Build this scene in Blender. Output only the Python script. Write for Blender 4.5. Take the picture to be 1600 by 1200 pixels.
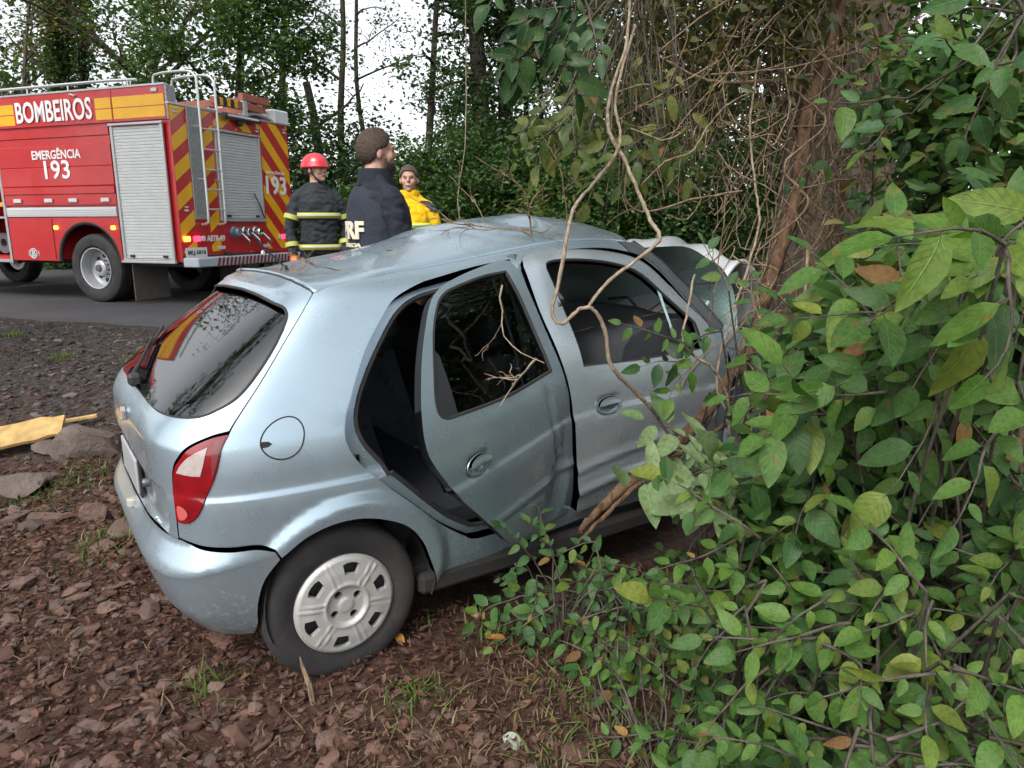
import bpy, bmesh, math, random
import numpy as np
from mathutils import Vector, Matrix
from mathutils.geometry import delaunay_2d_cdt

sc = bpy.context.scene
for o in list(bpy.data.objects):
    bpy.data.objects.remove(o)
R = math.radians
# ---------------------------------------------------------------- camera
CAM = Vector((0.0, 0.0, 1.15))
cd = bpy.data.cameras.new('camera')
cam = bpy.data.objects.new('camera', cd)
sc.collection.objects.link(cam)
cam.location = CAM
cam.rotation_euler = (R(90 - 12.5), 0, 0)
cd.sensor_width = 36.0
cd.lens = 1130.0 / 1600.0 * 36.0
cd.clip_start = 0.05
cd.clip_end = 3000
sc.camera = cam
sc.render.resolution_x, sc.render.resolution_y = 1024, 768
# ---------------------------------------------------------------- world: overcast sky
SUN_EL, SUN_AZ = 48.0, 205.0        # azimuth clockwise from +Y
wd = bpy.data.worlds.new('World')
sc.world = wd
wd.use_nodes = True
nt = wd.node_tree
bg = nt.nodes['Background']
sky = nt.nodes.new('ShaderNodeTexSky')
sky.sky_type = 'NISHITA'
sky.sun_disc = False
sky.sun_elevation = R(SUN_EL)
sky.sun_rotation = R(SUN_AZ)
sky.air_density = 1.0
sky.dust_density = 2.5
sky.ozone_density = 1.0
hs = nt.nodes.new('ShaderNodeHueSaturation')
hs.inputs['Saturation'].default_value = 0.22     # cloud cover: nearly white light
nt.links.new(sky.outputs[0], hs.inputs['Color'])
nt.links.new(hs.outputs[0], bg.inputs['Color'])
bg.inputs['Strength'].default_value = 0.15
sl = bpy.data.lights.new('sun', 'SUN')
sl.energy = 1.2
sl.angle = R(25)
sl.color = (1.0, 0.95, 0.88)
sun = bpy.data.objects.new('sun', sl)
sc.collection.objects.link(sun)
_a, _e = R(SUN_AZ), R(SUN_EL)
sdir = Vector((math.sin(_a) * math.cos(_e), math.cos(_a) * math.cos(_e), math.sin(_e)))
sun.rotation_euler = sdir.to_track_quat('Z', 'Y').to_euler()
sun.location = sdir * 60
sc.view_settings.view_transform = 'Standard'
sc.view_settings.look = 'None'
sc.view_settings.gamma = 1.0
sc.view_settings.use_curve_mapping = False
sc.view_settings.exposure = 1.0
cy = sc.cycles
cy.use_denoising = True
cy.use_adaptive_sampling = True
cy.adaptive_threshold = 0.03
cy.max_bounces = 5
cy.diffuse_bounces = 2
cy.glossy_bounces = 3
cy.transmission_bounces = 3
cy.transparent_max_bounces = 8
cy.caustics_reflective = False
cy.caustics_refractive = False
# ================================================================ helpers
COL = sc.collection
rng = np.random.default_rng(7)
rnd = random.Random(11)

def wpt(px, py, Y):
    """a point of the place, Y metres ahead, seen along a measured sight line"""
    p = R(12.5)
    a = (px - 800) / 1130.0
    b = (py - 600) / 1130.0
    d = Vector((a, math.cos(p) - b * math.sin(p), -math.sin(p) - b * math.cos(p)))
    return CAM + d * (Y / d.y)

def link(o, parent=None):
    COL.objects.link(o)
    if parent is not None:
        o.parent = parent
    return o

def tag(o, label=None, cat=None, group=None, kind=None):
    if label: o['label'] = label
    if cat: o['category'] = cat
    if group: o['group'] = group
    if kind: o['kind'] = kind
    return o

def empty(name, loc=(0, 0, 0), rz=0.0, parent=None):
    o = bpy.data.objects.new(name, None)
    o.location = loc
    o.rotation_euler = (0, 0, rz)
    o.empty_display_size = 0.1
    return link(o, parent)

def setmesh(me, co, faces, smooth=True):
    me.from_pydata([tuple(c) for c in co], [], faces)
    if smooth:
        me.polygons.foreach_set('use_smooth', [True] * len(me.polygons))
    me.update()
    return me

def mobj(name, co, faces, mat, parent=None, smooth=True, sharp=None):
    me = setmesh(bpy.data.meshes.new(name), co, faces, smooth)
    if sharp is not None:
        me.set_sharp_from_angle(angle=R(sharp))
    if mat is not None:
        for m in (mat if isinstance(mat, (list, tuple)) else [mat]):
            me.materials.append(m)
    o = bpy.data.objects.new(name, me)
    return link(o, parent)

def fastmesh(name, co, tris, mat, parent=None, smooth=True, nper=3):
    """large meshes from arrays; tris (n,nper)"""
    co = np.ascontiguousarray(co, dtype=np.float32)
    tris = np.ascontiguousarray(tris, dtype=np.int32)
    me = bpy.data.meshes.new(name)
    n = len(tris)
    me.vertices.add(len(co)); me.vertices.foreach_set('co', co.ravel())
    me.loops.add(n * nper); me.loops.foreach_set('vertex_index', tris.ravel())
    me.polygons.add(n)
    me.polygons.foreach_set('loop_start', np.arange(0, n * nper, nper, dtype=np.int32))
    me.polygons.foreach_set('use_smooth', np.full(n, smooth))
    me.update(calc_edges=True)
    me.validate()
    if mat is not None:
        for m in (mat if isinstance(mat, (list, tuple)) else [mat]):
            me.materials.append(m)
    o = bpy.data.objects.new(name, me)
    return link(o, parent)

class MB:
    """collects simple shapes into one mesh"""
    def __init__(self): self.v = []; self.f = []
    def add(self, v, f):
        b = len(self.v); self.v += [tuple(p) for p in v]; self.f += [tuple(i + b for i in q) for q in f]; return self
    def box(self, c, s, rot=None, bev=0.0):
        x, y, z = (k / 2 for k in s)
        if bev <= 0:
            v = [(-x,-y,-z),(x,-y,-z),(x,y,-z),(-x,y,-z),(-x,-y,z),(x,-y,z),(x,y,z),(-x,y,z)]
            f = [(0,3,2,1),(4,5,6,7),(0,1,5,4),(1,2,6,5),(2,3,7,6),(3,0,4,7)]
        else:
            bev = min(bev, x * .9, y * .9, z * .9)
            v = []; idx = {}
            for sx in (-1, 1):
                for sy in (-1, 1):
                    for sz in (-1, 1):
                        for k in range(3):
                            p = [sx * (x - bev), sy * (y - bev), sz * (z - bev)]
                            p[k] += (sx, sy, sz)[k] * bev
                            idx[sx, sy, sz, k] = len(v); v.append(tuple(p))
            f = []
            I = idx
            for k in range(3):
                for s in (-1, 1):
                    a, b = [(1, 2), (2, 0), (0, 1)][k]
                    q = []
                    for (p, r) in ((-1, -1), (1, -1), (1, 1), (-1, 1)):
                        t = [0, 0, 0]; t[k] = s; t[a] = p; t[b] = r
                        q.append(I[t[0], t[1], t[2], k])
                    f.append(tuple(q if s > 0 else q[::-1]))
            for k in range(3):
                a, b = [(1, 2), (2, 0), (0, 1)][k]
                for p in (-1, 1):
                    for r in (-1, 1):
                        t0 = [0, 0, 0]; t0[k] = -1; t0[a] = p; t0[b] = r
                        t1 = list(t0); t1[k] = 1
                        q = [I[tuple(t0) + (a,)], I[tuple(t1) + (a,)], I[tuple(t1) + (b,)], I[tuple(t0) + (b,)]]
                        f.append(tuple(q if p * r > 0 else q[::-1])[::-1])
            for sx in (-1, 1):
                for sy in (-1, 1):
                    for sz in (-1, 1):
                        q = [I[sx, sy, sz, 0], I[sx, sy, sz, 1], I[sx, sy, sz, 2]]
                        f.append(tuple(q if sx * sy * sz > 0 else q[::-1]))
        M = rot if rot is not None else Matrix.Identity(3)
        c = Vector(c)
        return self.add([M @ Vector(p) + c for p in v], f)
    def tube(self, pts, r, n=8, cap=True):
        pts = [Vector(p) for p in pts]
        rr = r if isinstance(r, (list, tuple, np.ndarray)) else [r] * len(pts)
        v = []; up = None
        for i, p in enumerate(pts):
            d = (pts[min(i + 1, len(pts) - 1)] - pts[max(i - 1, 0)])
            d = d.normalized() if d.length > 1e-9 else Vector((0, 0, 1))
            if up is None:
                up = Vector((0, 0, 1)) if abs(d.z) < .9 else Vector((1, 0, 0))
            a = d.cross(up)
            a = a.normalized() if a.length > 1e-6 else d.orthogonal().normalized()
            b = a.cross(d).normalized(); up = b
            for k in range(n):
                t = 2 * math.pi * k / n
                v.append(p + (a * math.cos(t) + b * math.sin(t)) * rr[i])
        f = []
        for i in range(len(pts) - 1):
            for k in range(n):
                f.append((i*n+k, i*n+(k+1) % n, (i+1)*n+(k+1) % n, (i+1)*n+k))
        if cap:
            f.append(tuple(range(n))[::-1]); f.append(tuple(range((len(pts)-1)*n, len(pts)*n)))
        return self.add(v, f)
    def lathe(self, prof, axis='y', c=(0, 0, 0), n=48, close=False):
        """prof: (r, h) pairs; h along axis"""
        v = []; f = []; m = len(prof)
        for k in range(n):
            t = 2 * math.pi * k / n; ct, st = math.cos(t), math.sin(t)
            for (r, h) in prof:
                p = {'y': (r*ct, h, r*st), 'z': (r*ct, r*st, h), 'x': (h, r*ct, r*st)}[axis]
                v.append((p[0]+c[0], p[1]+c[1], p[2]+c[2]))
        for k in range(n):
            k2 = (k + 1) % n
            for i in range(m - 1 + (1 if close else 0)):
                j = (i + 1) % m
                f.append((k*m+i, k2*m+i, k2*m+j, k*m+j))
        return self.add(v, f)
    def build(self, name, mat, parent=None, smooth=True, sharp=35):
        o = fixn(mobj(name, self.v, self.f, mat, parent, smooth))
        if smooth and sharp: o.data.set_sharp_from_angle(angle=R(sharp))
        return o

def fixn(o):
    bm = bmesh.new(); bm.from_mesh(o.data)
    bmesh.ops.recalc_face_normals(bm, faces=bm.faces)
    bm.to_mesh(o.data); bm.free()
    return o

def spline(pts, n=8, closed=False):
    """Catmull-Rom through points"""
    P = [np.array(p, float) for p in pts]; out = []
    m = len(P)
    rng_ = range(m if closed else m - 1)
    for i in rng_:
        p0 = P[(i-1) % m] if (closed or i > 0) else 2*P[0]-P[1]
        p1 = P[i]; p2 = P[(i+1) % m]
        p3 = P[(i+2) % m] if (closed or i+2 < m) else 2*P[-1]-P[-2]
        for k in range(n):
            t = k / n
            out.append(.5*((2*p1)+(-p0+p2)*t+(2*p0-5*p1+4*p2-p3)*t*t+(-p0+3*p1-3*p2+p3)*t**3))
    if not closed: out.append(P[-1])
    return [tuple(p) for p in out]

def path(*segs, n=6):
    out = []
    for s in segs:
        q = spline(s, n) if len(s) > 2 else list(s)
        if out and np.hypot(out[-1][0]-q[0][0], out[-1][1]-q[0][1]) < 1e-4: q = q[1:]
        out += q
    if np.hypot(out[-1][0]-out[0][0], out[-1][1]-out[0][1]) < 1e-4: out = out[:-1]
    return out

def dens(poly, step):
    out = []
    for i in range(len(poly)):
        a = np.array(poly[i][:2], float); b = np.array(poly[(i+1) % len(poly)][:2], float)
        k = max(1, int(math.ceil(np.linalg.norm(b-a)/step)))
        for j in range(k): out.append(tuple(a+(b-a)*j/k))
    return out

def inpoly(pts, poly):
    pts = np.asarray(pts, float); x, y = pts[:, 0], pts[:, 1]
    P = np.asarray(poly, float); r = np.zeros(len(pts), bool); j = len(P)-1
    for i in range(len(P)):
        xi, yi = P[i]; xj, yj = P[j]
        c = ((yi > y) != (yj > y))
        with np.errstate(divide='ignore', invalid='ignore'):
            c &= x < (xj-xi)*(y-yi)/((yj-yi) if yj != yi else 1e-12)+xi
        r ^= c; j = i
    return r

def cdt(outer, holes=(), res=.04, rows=(), rowstep=None):
    """triangulate a region with holes; returns verts (n,2), tris, loops"""
    loops = [dens(outer, res)] + [dens(h, res) for h in holes]
    V = []; E = []; L = []
    for l in loops:
        b = len(V); V += l; m = len(l)
        E += [(b+i, b+(i+1) % m) for i in range(m)]; L.append(list(range(b, b+m)))
    A = np.array(V)
    lo, hi = A.min(0), A.max(0)
    gx = np.arange(lo[0]+res*.5, hi[0], res); gy = np.arange(lo[1]+res*.5, hi[1], res)
    gx, gy = np.meshgrid(gx, gy); gx = gx+((np.arange(gx.shape[0]) % 2)*res*.5)[:, None]
    G = np.stack([gx.ravel(), gy.ravel()], 1)
    for r in rows:
        xs = np.arange(lo[0], hi[0], rowstep or res); G = np.vstack([G, np.stack([xs, np.full(len(xs), r)], 1)])
    k = inpoly(G, loops[0])
    for h in loops[1:]: k &= ~inpoly(G, h)
    G = G[k]
    if len(G):
        d = np.full(len(G), 9.0)
        for l in loops:
            Q = np.array(l)
            for s in range(0, len(Q), 200):
                d = np.minimum(d, np.min(np.hypot(G[:, None, 0]-Q[None, s:s+200, 0], G[:, None, 1]-Q[None, s:s+200, 1]), 1))
        G = G[d > res*.35]
    allv = [Vector(p) for p in V]+[Vector((float(g[0]), float(g[1]))) for g in G]
    vo, eo, fo, ov, oe, of = delaunay_2d_cdt(allv, E, [], 0, 1e-6)
    co = np.array([(v.x, v.y) for v in vo])
    F = np.array([f for f in fo if len(f) == 3])
    c = co[F].mean(1)
    k = inpoly(c, loops[0])
    for h in loops[1:]: k &= ~inpoly(c, h)
    F = F[k]
    mp = {}
    for i, src in enumerate(ov):
        for s in src: mp[s] = i
    return co, F, [[mp[i] for i in l] for l in L]

def smooth01(t): t = np.clip(t, 0, 1); return t*t*(3-2*t)

# ---------------------------------------------------------------- materials
MATS = {}
def nodes(name):
    m = bpy.data.materials.new(name); m.use_nodes = True
    return m, m.node_tree, m.node_tree.nodes['Principled BSDF']

def mat(name, col, rough=.6, metal=0.0, var=0.0, vscale=8.0, bump=0.0, bscale=60.0, coat=0.0, spec=.5, dirt=None, dscale=4.0, damt=.5, emit=None, estr=0.0, coatr=.08, rvar=0.0, sheen=0.0):
    if name in MATS: return MATS[name]
    m, t, b = nodes(name)
    L = t.links.new
    b.inputs['Roughness'].default_value = rough
    b.inputs['Metallic'].default_value = metal
    b.inputs['Specular IOR Level'].default_value = spec
    b.inputs['Coat Weight'].default_value = coat
    b.inputs['Coat Roughness'].default_value = coatr
    if sheen: b.inputs['Sheen Weight'].default_value = sheen
    b.inputs['Base Color'].default_value = (*col, 1)
    tc = t.nodes.new('ShaderNodeTexCoord')
    out = None
    if var or dirt:
        n = t.nodes.new('ShaderNodeTexNoise'); n.inputs['Scale'].default_value = vscale; n.inputs['Detail'].default_value = 6
        L(tc.outputs['Object'], n.inputs['Vector'])
        r = t.nodes.new('ShaderNodeMapRange'); r.inputs[1].default_value = .3; r.inputs[2].default_value = .7
        r.inputs[3].default_value = 1-var; r.inputs[4].default_value = 1+var
        L(n.outputs[0], r.inputs[0])
        mx = t.nodes.new('ShaderNodeMix'); mx.data_type = 'RGBA'; mx.blend_type = 'MULTIPLY'; mx.inputs[0].default_value = 1
        mx.inputs[6].default_value = (*col, 1); L(r.outputs[0], mx.inputs[7]); out = mx.outputs[2]
        if dirt:
            n2 = t.nodes.new('ShaderNodeTexNoise'); n2.inputs['Scale'].default_value = dscale; n2.inputs['Detail'].default_value = 8; n2.inputs['Roughness'].default_value = .65
            L(tc.outputs['Object'], n2.inputs['Vector'])
            r2 = t.nodes.new('ShaderNodeMapRange'); r2.inputs[1].default_value = .42; r2.inputs[2].default_value = .85; r2.inputs[3].default_value = 0; r2.inputs[4].default_value = damt
            L(n2.outputs[0], r2.inputs[0])
            m2 = t.nodes.new('ShaderNodeMix'); m2.data_type = 'RGBA'; L(r2.outputs[0], m2.inputs[0]); L(out, m2.inputs[6]); m2.inputs[7].default_value = (*dirt, 1); out = m2.outputs[2]
        L(out, b.inputs['Base Color'])
    if rvar:
        n3 = t.nodes.new('ShaderNodeTexNoise'); n3.inputs['Scale'].default_value = vscale*1.7; n3.inputs['Detail'].default_value = 5
        L(tc.outputs['Object'], n3.inputs['Vector'])
        r3 = t.nodes.new('ShaderNodeMapRange'); r3.inputs[1].default_value = .3; r3.inputs[2].default_value = .7; r3.inputs[3].default_value = max(.02, rough-rvar); r3.inputs[4].default_value = rough+rvar
        L(n3.outputs[0], r3.inputs[0]); L(r3.outputs[0], b.inputs['Roughness'])
    if bump:
        n4 = t.nodes.new('ShaderNodeTexNoise'); n4.inputs['Scale'].default_value = bscale; n4.inputs['Detail'].default_value = 5
        L(tc.outputs['Object'], n4.inputs['Vector'])
        bp = t.nodes.new('ShaderNodeBump'); bp.inputs['Strength'].default_value = bump; bp.inputs['Distance'].default_value = .02
        L(n4.outputs[0], bp.inputs['Height']); L(bp.outputs[0], b.inputs['Normal'])
    if emit:
        b.inputs['Emission Color'].default_value = (*emit, 1); b.inputs['Emission Strength'].default_value = estr
    MATS[name] = m
    return m

def glassmat(name, tint, rough=.02, crack=False, ior=1.52):
    """thin pane: fresnel reflection over a tinted see-through"""
    m = bpy.data.materials.new(name); m.use_nodes = True; t = m.node_tree; L = t.links.new
    t.nodes.remove(t.nodes['Principled BSDF']); out = t.nodes['Material Output']
    g = t.nodes.new('ShaderNodeBsdfGlossy'); g.inputs['Roughness'].default_value = rough
    tr = t.nodes.new('ShaderNodeBsdfTransparent'); tr.inputs[0].default_value = (*tint, 1)
    fr = t.nodes.new('ShaderNodeFresnel'); fr.inputs[0].default_value = ior
    mx = t.nodes.new('ShaderNodeMixShader')
    L(fr.outputs[0], mx.inputs[0]); L(tr.outputs[0], mx.inputs[1]); L(g.outputs[0], mx.inputs[2])
    last = mx.outputs[0]
    if crack:
        tc = t.nodes.new('ShaderNodeTexCoord'); vo = t.nodes.new('ShaderNodeTexVoronoi'); vo.feature = 'DISTANCE_TO_EDGE'; vo.inputs['Scale'].default_value = 75
        L(tc.outputs['Object'], vo.inputs['Vector'])
        r = t.nodes.new('ShaderNodeMapRange'); r.inputs[1].default_value = .0; r.inputs[2].default_value = .16; r.inputs[3].default_value = .97; r.inputs[4].default_value = .62
        L(vo.outputs['Distance'], r.inputs[0])
        d = t.nodes.new('ShaderNodeBsdfDiffuse'); d.inputs[0].default_value = (.46, .66, .63, 1)
        m2 = t.nodes.new('ShaderNodeMixShader'); L(r.outputs[0], m2.inputs[0]); L(last, m2.inputs[1]); L(d.outputs[0], m2.inputs[2]); last = m2.outputs[0]
        bp = t.nodes.new('ShaderNodeBump'); bp.inputs['Strength'].default_value = .6; bp.inputs['Distance'].default_value = .004
        L(vo.outputs['Distance'], bp.inputs['Height']); L(bp.outputs[0], g.inputs['Normal']); L(bp.outputs[0], d.inputs['Normal'])
    L(last, out.inputs['Surface'])
    MATS[name] = m
    return m
# ================================================================ ground, road, verges
RD = np.array([-.929, .370]); RNn = np.array([.370, .929]); RP = np.array([-6.9, 9.5])
def road_s(X, Y): return -((X-RP[0])*RNn[0]+(Y-RP[1])*RNn[1])
def road_q(X, Y): return (X-RP[0])*.929-(Y-RP[1])*.370

def _pl(xs, ys):
    xs = np.array(xs, float); ys = np.array(ys, float)
    return lambda x: np.interp(x, xs, ys)
_gprof = _pl([-400, -60, -20, -12, -9.2, -8.4, 0.0, .3, .8, 1.6, 2.4, 3.0, 3.6, 4.5, 7, 30, 400], [3, .8, .3, .02, -.08, -.02, -.02, -.03, -.045, -.09, -.20, -.36, -.47, -.51, -.50, -.55, -1.5])
def _vn(X, Y, s, seed):
    return np.sin(X*s+1.3*seed)*np.cos(Y*s*1.1+seed*.7)+.5*np.sin(X*s*2.3+Y*s*1.7+seed)
def gz(X, Y):
    X = np.asarray(X, float); Y = np.asarray(Y, float)
    s = road_s(X, Y); q = road_q(X, Y)
    se = s+1.2*smooth01((q-7)/1.5)*(s > 0)*smooth01(s/.8)
    z = (_gprof(se-.25)+_gprof(se)+_gprof(se+.25))/3
    amp = smooth01((s-.1)/1.2)+.6*smooth01((-8.6-s)/1.0)
    return z+amp*(.018*_vn(X, Y, 2.1, 1)+.010*_vn(X, Y, 5.7, 2)+.006*_vn(X, Y, 13.0, 3))

def gmaterial():
    m, t, b = nodes('ground_soil'); L = t.links.new
    g = t.nodes.new('ShaderNodeNewGeometry')
    dp = t.nodes.new('ShaderNodeVectorMath'); dp.operation = 'DOT_PRODUCT'; dp.inputs[1].default_value = (-.370, -.929, 0); L(g.outputs['Position'], dp.inputs[0])
    ad = t.nodes.new('ShaderNodeMath'); ad.operation = 'ADD'; ad.inputs[1].default_value = float(RP[0]*.370+RP[1]*.929); L(dp.outputs['Value'], ad.inputs[0])
    n = t.nodes.new('ShaderNodeTexNoise'); n.inputs['Scale'].default_value = 1.6; n.inputs['Detail'].default_value = 7; L(g.outputs['Position'], n.inputs['Vector'])
    mm = t.nodes.new('ShaderNodeMath'); mm.operation = 'MULTIPLY_ADD'; mm.inputs[1].default_value = 2.4; mm.inputs[2].default_value = -1.2; L(n.outputs[0], mm.inputs[0])
    su = t.nodes.new('ShaderNodeMath'); su.operation = 'ADD'; L(ad.outputs[0], su.inputs[0]); L(mm.outputs[0], su.inputs[1])
    n2 = t.nodes.new('ShaderNodeTexNoise'); n2.inputs['Scale'].default_value = 22; n2.inputs['Detail'].default_value = 8; n2.inputs['Roughness'].default_value = .7; L(g.outputs['Position'], n2.inputs['Vector'])
    def ramp(cols):
        r = t.nodes.new('ShaderNodeValToRGB'); e = r.color_ramp.elements
        while len(e) < len(cols): e.new(.5)
        for k, (p, c) in enumerate(cols): e[k].position = p; e[k].color = (*c, 1)
        L(n2.outputs[0], r.inputs[0]); return r.outputs[0]
    soil = ramp([(.30, (.028, .014, .010)), (.48, (.066, .034, .024)), (.62, (.105, .058, .042)), (.78, (.16, .10, .075))])
    grav = ramp([(.30, (.022, .019, .017)), (.5, (.052, .045, .041)), (.65, (.088, .076, .068)), (.8, (.14, .125, .112))])
    grs = ramp([(.3, (.03, .045, .012)), (.5, (.07, .10, .025)), (.7, (.13, .16, .05))])
    def mix(f0, f1, a, c):
        r = t.nodes.new('ShaderNodeMapRange'); r.inputs[1].default_value = f0; r.inputs[2].default_value = f1; L(su.outputs[0], r.inputs[0])
        x = t.nodes.new('ShaderNodeMix'); x.data_type = 'RGBA'; L(r.outputs[0], x.inputs[0]); L(a, x.inputs[6]); L(c, x.inputs[7]); return x.outputs[2]
    c1 = mix(2.2, 3.4, grav, soil); c2 = mix(-9.3, -8.6, grs, c1)
    L(c2, b.inputs['Base Color']); b.inputs['Roughness'].default_value = .95; b.inputs['Specular IOR Level'].default_value = .2
    bp = t.nodes.new('ShaderNodeBump'); bp.inputs['Strength'].default_value = .9; bp.inputs['Distance'].default_value = .03; L(n2.outputs[0], bp.inputs['Height']); L(bp.outputs[0], b.inputs['Normal'])
    return m
_ax = np.unique(np.round(np.r_[-600, -350, -200, -120, -70, -45, np.arange(-32, -8, .8), np.arange(-8, 5, .09), np.arange(5, 12, .5), 14, 18, 25, 40, 70, 120, 220, 400, 600], 3))
_ay = np.unique(np.round(np.r_[-300, -120, -50, -20, -10, -5, np.arange(-3, 1, .4), np.arange(1, 9.5, .09), np.arange(9.5, 32, .5), 35, 40, 50, 70, 120, 250, 600, 1200], 3))
GX, GY = np.meshgrid(_ax, _ay, indexing='ij'); GZ = gz(GX, GY)
_i = np.arange(len(_ax)-1)[:, None]*len(_ay)+np.arange(len(_ay)-1)[None]
_q = np.stack([_i, _i+len(_ay), _i+len(_ay)+1, _i+1], -1).reshape(-1, 4)
ground = fastmesh('ground', np.stack([GX, GY, GZ], -1).reshape(-1, 3), _q, gmaterial(), nper=4)
tag(ground, 'reddish brown leaf-strewn earth bank rising to a gravel verge', kind='structure')
# asphalt
def asphalt():
    m, t, b = nodes('asphalt'); L = t.links.new
    g = t.nodes.new('ShaderNodeNewGeometry')
    n = t.nodes.new('ShaderNodeTexNoise'); n.inputs['Scale'].default_value = 90; n.inputs['Detail'].default_value = 4; L(g.outputs['Position'], n.inputs['Vector'])
    n2 = t.nodes.new('ShaderNodeTexNoise'); n2.inputs['Scale'].default_value = .7; n2.inputs['Detail'].default_value = 5; L(g.outputs['Position'], n2.inputs['Vector'])
    r = t.nodes.new('ShaderNodeValToRGB'); r.color_ramp.elements[0].position = .3; r.color_ramp.elements[0].color = (.028, .028, .032, 1); r.color_ramp.elements[1].position = .75; r.color_ramp.elements[1].color = (.085, .084, .088, 1)
    ad = t.nodes.new('ShaderNodeMath'); ad.operation = 'MULTIPLY_ADD'; ad.inputs[1].default_value = .55; L(n2.outputs[0], ad.inputs[0])
    ml = t.nodes.new('ShaderNodeMath'); ml.operation = 'MULTIPLY'; ml.inputs[1].default_value = .45; L(n.outputs[0], ml.inputs[0]); L(ml.outputs[0], ad.inputs[2])
    L(ad.outputs[0], r.inputs[0]); L(r.outputs[0], b.inputs['Base Color']); b.inputs['Roughness'].default_value = .85
    bp = t.nodes.new('ShaderNodeBump'); bp.inputs['Strength'].default_value = .4; bp.inputs['Distance'].default_value = .01; L(n.outputs[0], bp.inputs['Height']); L(bp.outputs[0], b.inputs['Normal'])
    return m
asp = asphalt()
ts = np.r_[np.arange(-300, -30, 10.0), np.arange(-30, 31, .25), np.arange(40, 301, 10.0)]
rv = []; rf = []
for k, t_ in enumerate(ts):
    j = .06*math.sin(t_*1.9)+.04*math.sin(t_*5.3+1)+.03*math.sin(t_*11.1)
    for (s_, z_) in ((.10+j, -.035), (.02+j*.6, .004), (-1.5, .012), (-4.1, .03), (-8.3, .004), (-8.36, -.06)):
        P = RP-RNn*s_-RD*t_; rv.append((P[0], P[1], z_))
for k in range(len(ts)-1):
    for j in range(5): rf.append((k*6+j, k*6+6+j, k*6+7+j, k*6+1+j))
road = fixn(mobj('road', rv, rf, asp)); tag(road, 'dark asphalt country road under the fire engine', kind='structure')
# ================================================================ the crashed car
def pchip(xs, ys):
    xs = np.array(xs, float); ys = np.array(ys, float); h = np.diff(xs); d = np.diff(ys)/h
    m = np.zeros(len(xs)); m[0] = d[0]; m[-1] = d[-1]
    for i in range(1, len(xs)-1):
        if d[i-1]*d[i] > 0:
            w1 = 2*h[i]+h[i-1]; w2 = h[i]+2*h[i-1]; m[i] = (w1+w2)/(w1/d[i-1]+w2/d[i])
    def f(x):
        x = np.asarray(x, float); i = np.clip(np.searchsorted(xs, x)-1, 0, len(xs)-2)
        t = np.clip((x-xs[i])/h[i], 0, 1)
        return (1+2*t)*(1-t)**2*ys[i]+t*(1-t)**2*h[i]*m[i]+t*t*(3-2*t)*ys[i+1]+t*t*(t-1)*h[i]*m[i+1]
    return f
Wz = pchip([.14,.20,.27,.36,.5,.60,.68,.715,.735,.80,.88,.95,1.0,1.1,1.2,1.3,1.355,1.385,1.405,1.42],
           [.715,.745,.768,.786,.803,.812,.816,.814,.806,.803,.793,.775,.757,.715,.67,.622,.59,.562,.53,.48])
Xr = pchip([.14,.2,.3,.42,.5,.54,.6,.75,.88,.94,1.0,1.1,1.2,1.3,1.35,1.38,1.40,1.42],
           [-.52,-.55,-.60,-.625,-.632,-.632,-.632,-.636,-.638,-.616,-.568,-.460,-.342,-.214,-.146,-.100,-.060,.0])
Pf = pchip([.4, 1.0, 1.6, 2.1, 2.6, 3.0], [1, 1.005, 1.0, .975, .93, .85])
XC, NE = .4, 6.0
_ph = np.linspace(0, np.pi/2, 2001)
def _se(phi, a, b):
    c = np.cos(phi); s = np.sin(phi); r = 1/(np.abs(c)**NE+np.abs(s)**NE)**(1/NE); return a*r*c, b*r*s
_x, _y = _se(_ph, 1.0, .8)
LT = np.r_[0, np.cumsum(np.hypot(np.diff(_x), np.diff(_y)))]; LL = LT[-1]
_zz = np.linspace(.14, 1.42, 600); VT = np.r_[0, np.cumsum(np.hypot(np.diff(_zz), np.diff(Wz(_zz))))]
def z2v(z): return np.interp(z, _zz, VT)
def v2z(v): return np.interp(v, VT, _zz)
def lift(x, z):
    return .095*smooth01(x/1.3)+.025*smooth01((x-.4)/.8)*smooth01((z-1.1)/.3)
def S(u, v):
    """body surface: u runs from the rear centre round the corner and forward (right side positive), v up the flank"""
    u = np.asarray(u, float); v = np.asarray(v, float); z = v2z(v); w = Wz(z); xr = Xr(z); a = np.abs(u)
    xx, yy = _se(np.interp(np.minimum(a, LL), LT, _ph), XC-xr, w)
    x = np.where(a < LL, XC-xx, XC+(a-LL))
    y = np.where(a < LL, yy, w*Pf(np.maximum(XC+(a-LL), XC)))
    y = -y*np.where(u < 0, -1, 1)
    return np.stack([x, y, z+lift(x, z)], -1)
def Sn(u, v):
    e = 1e-3
    du = S(u+e, v)-S(u-e, v); dv = S(u, np.minimum(v+e, VT[-1]))-S(u, np.maximum(v-e, 0))
    n = np.cross(du, dv); n /= np.linalg.norm(n, axis=-1, keepdims=True)+1e-12
    return n

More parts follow.
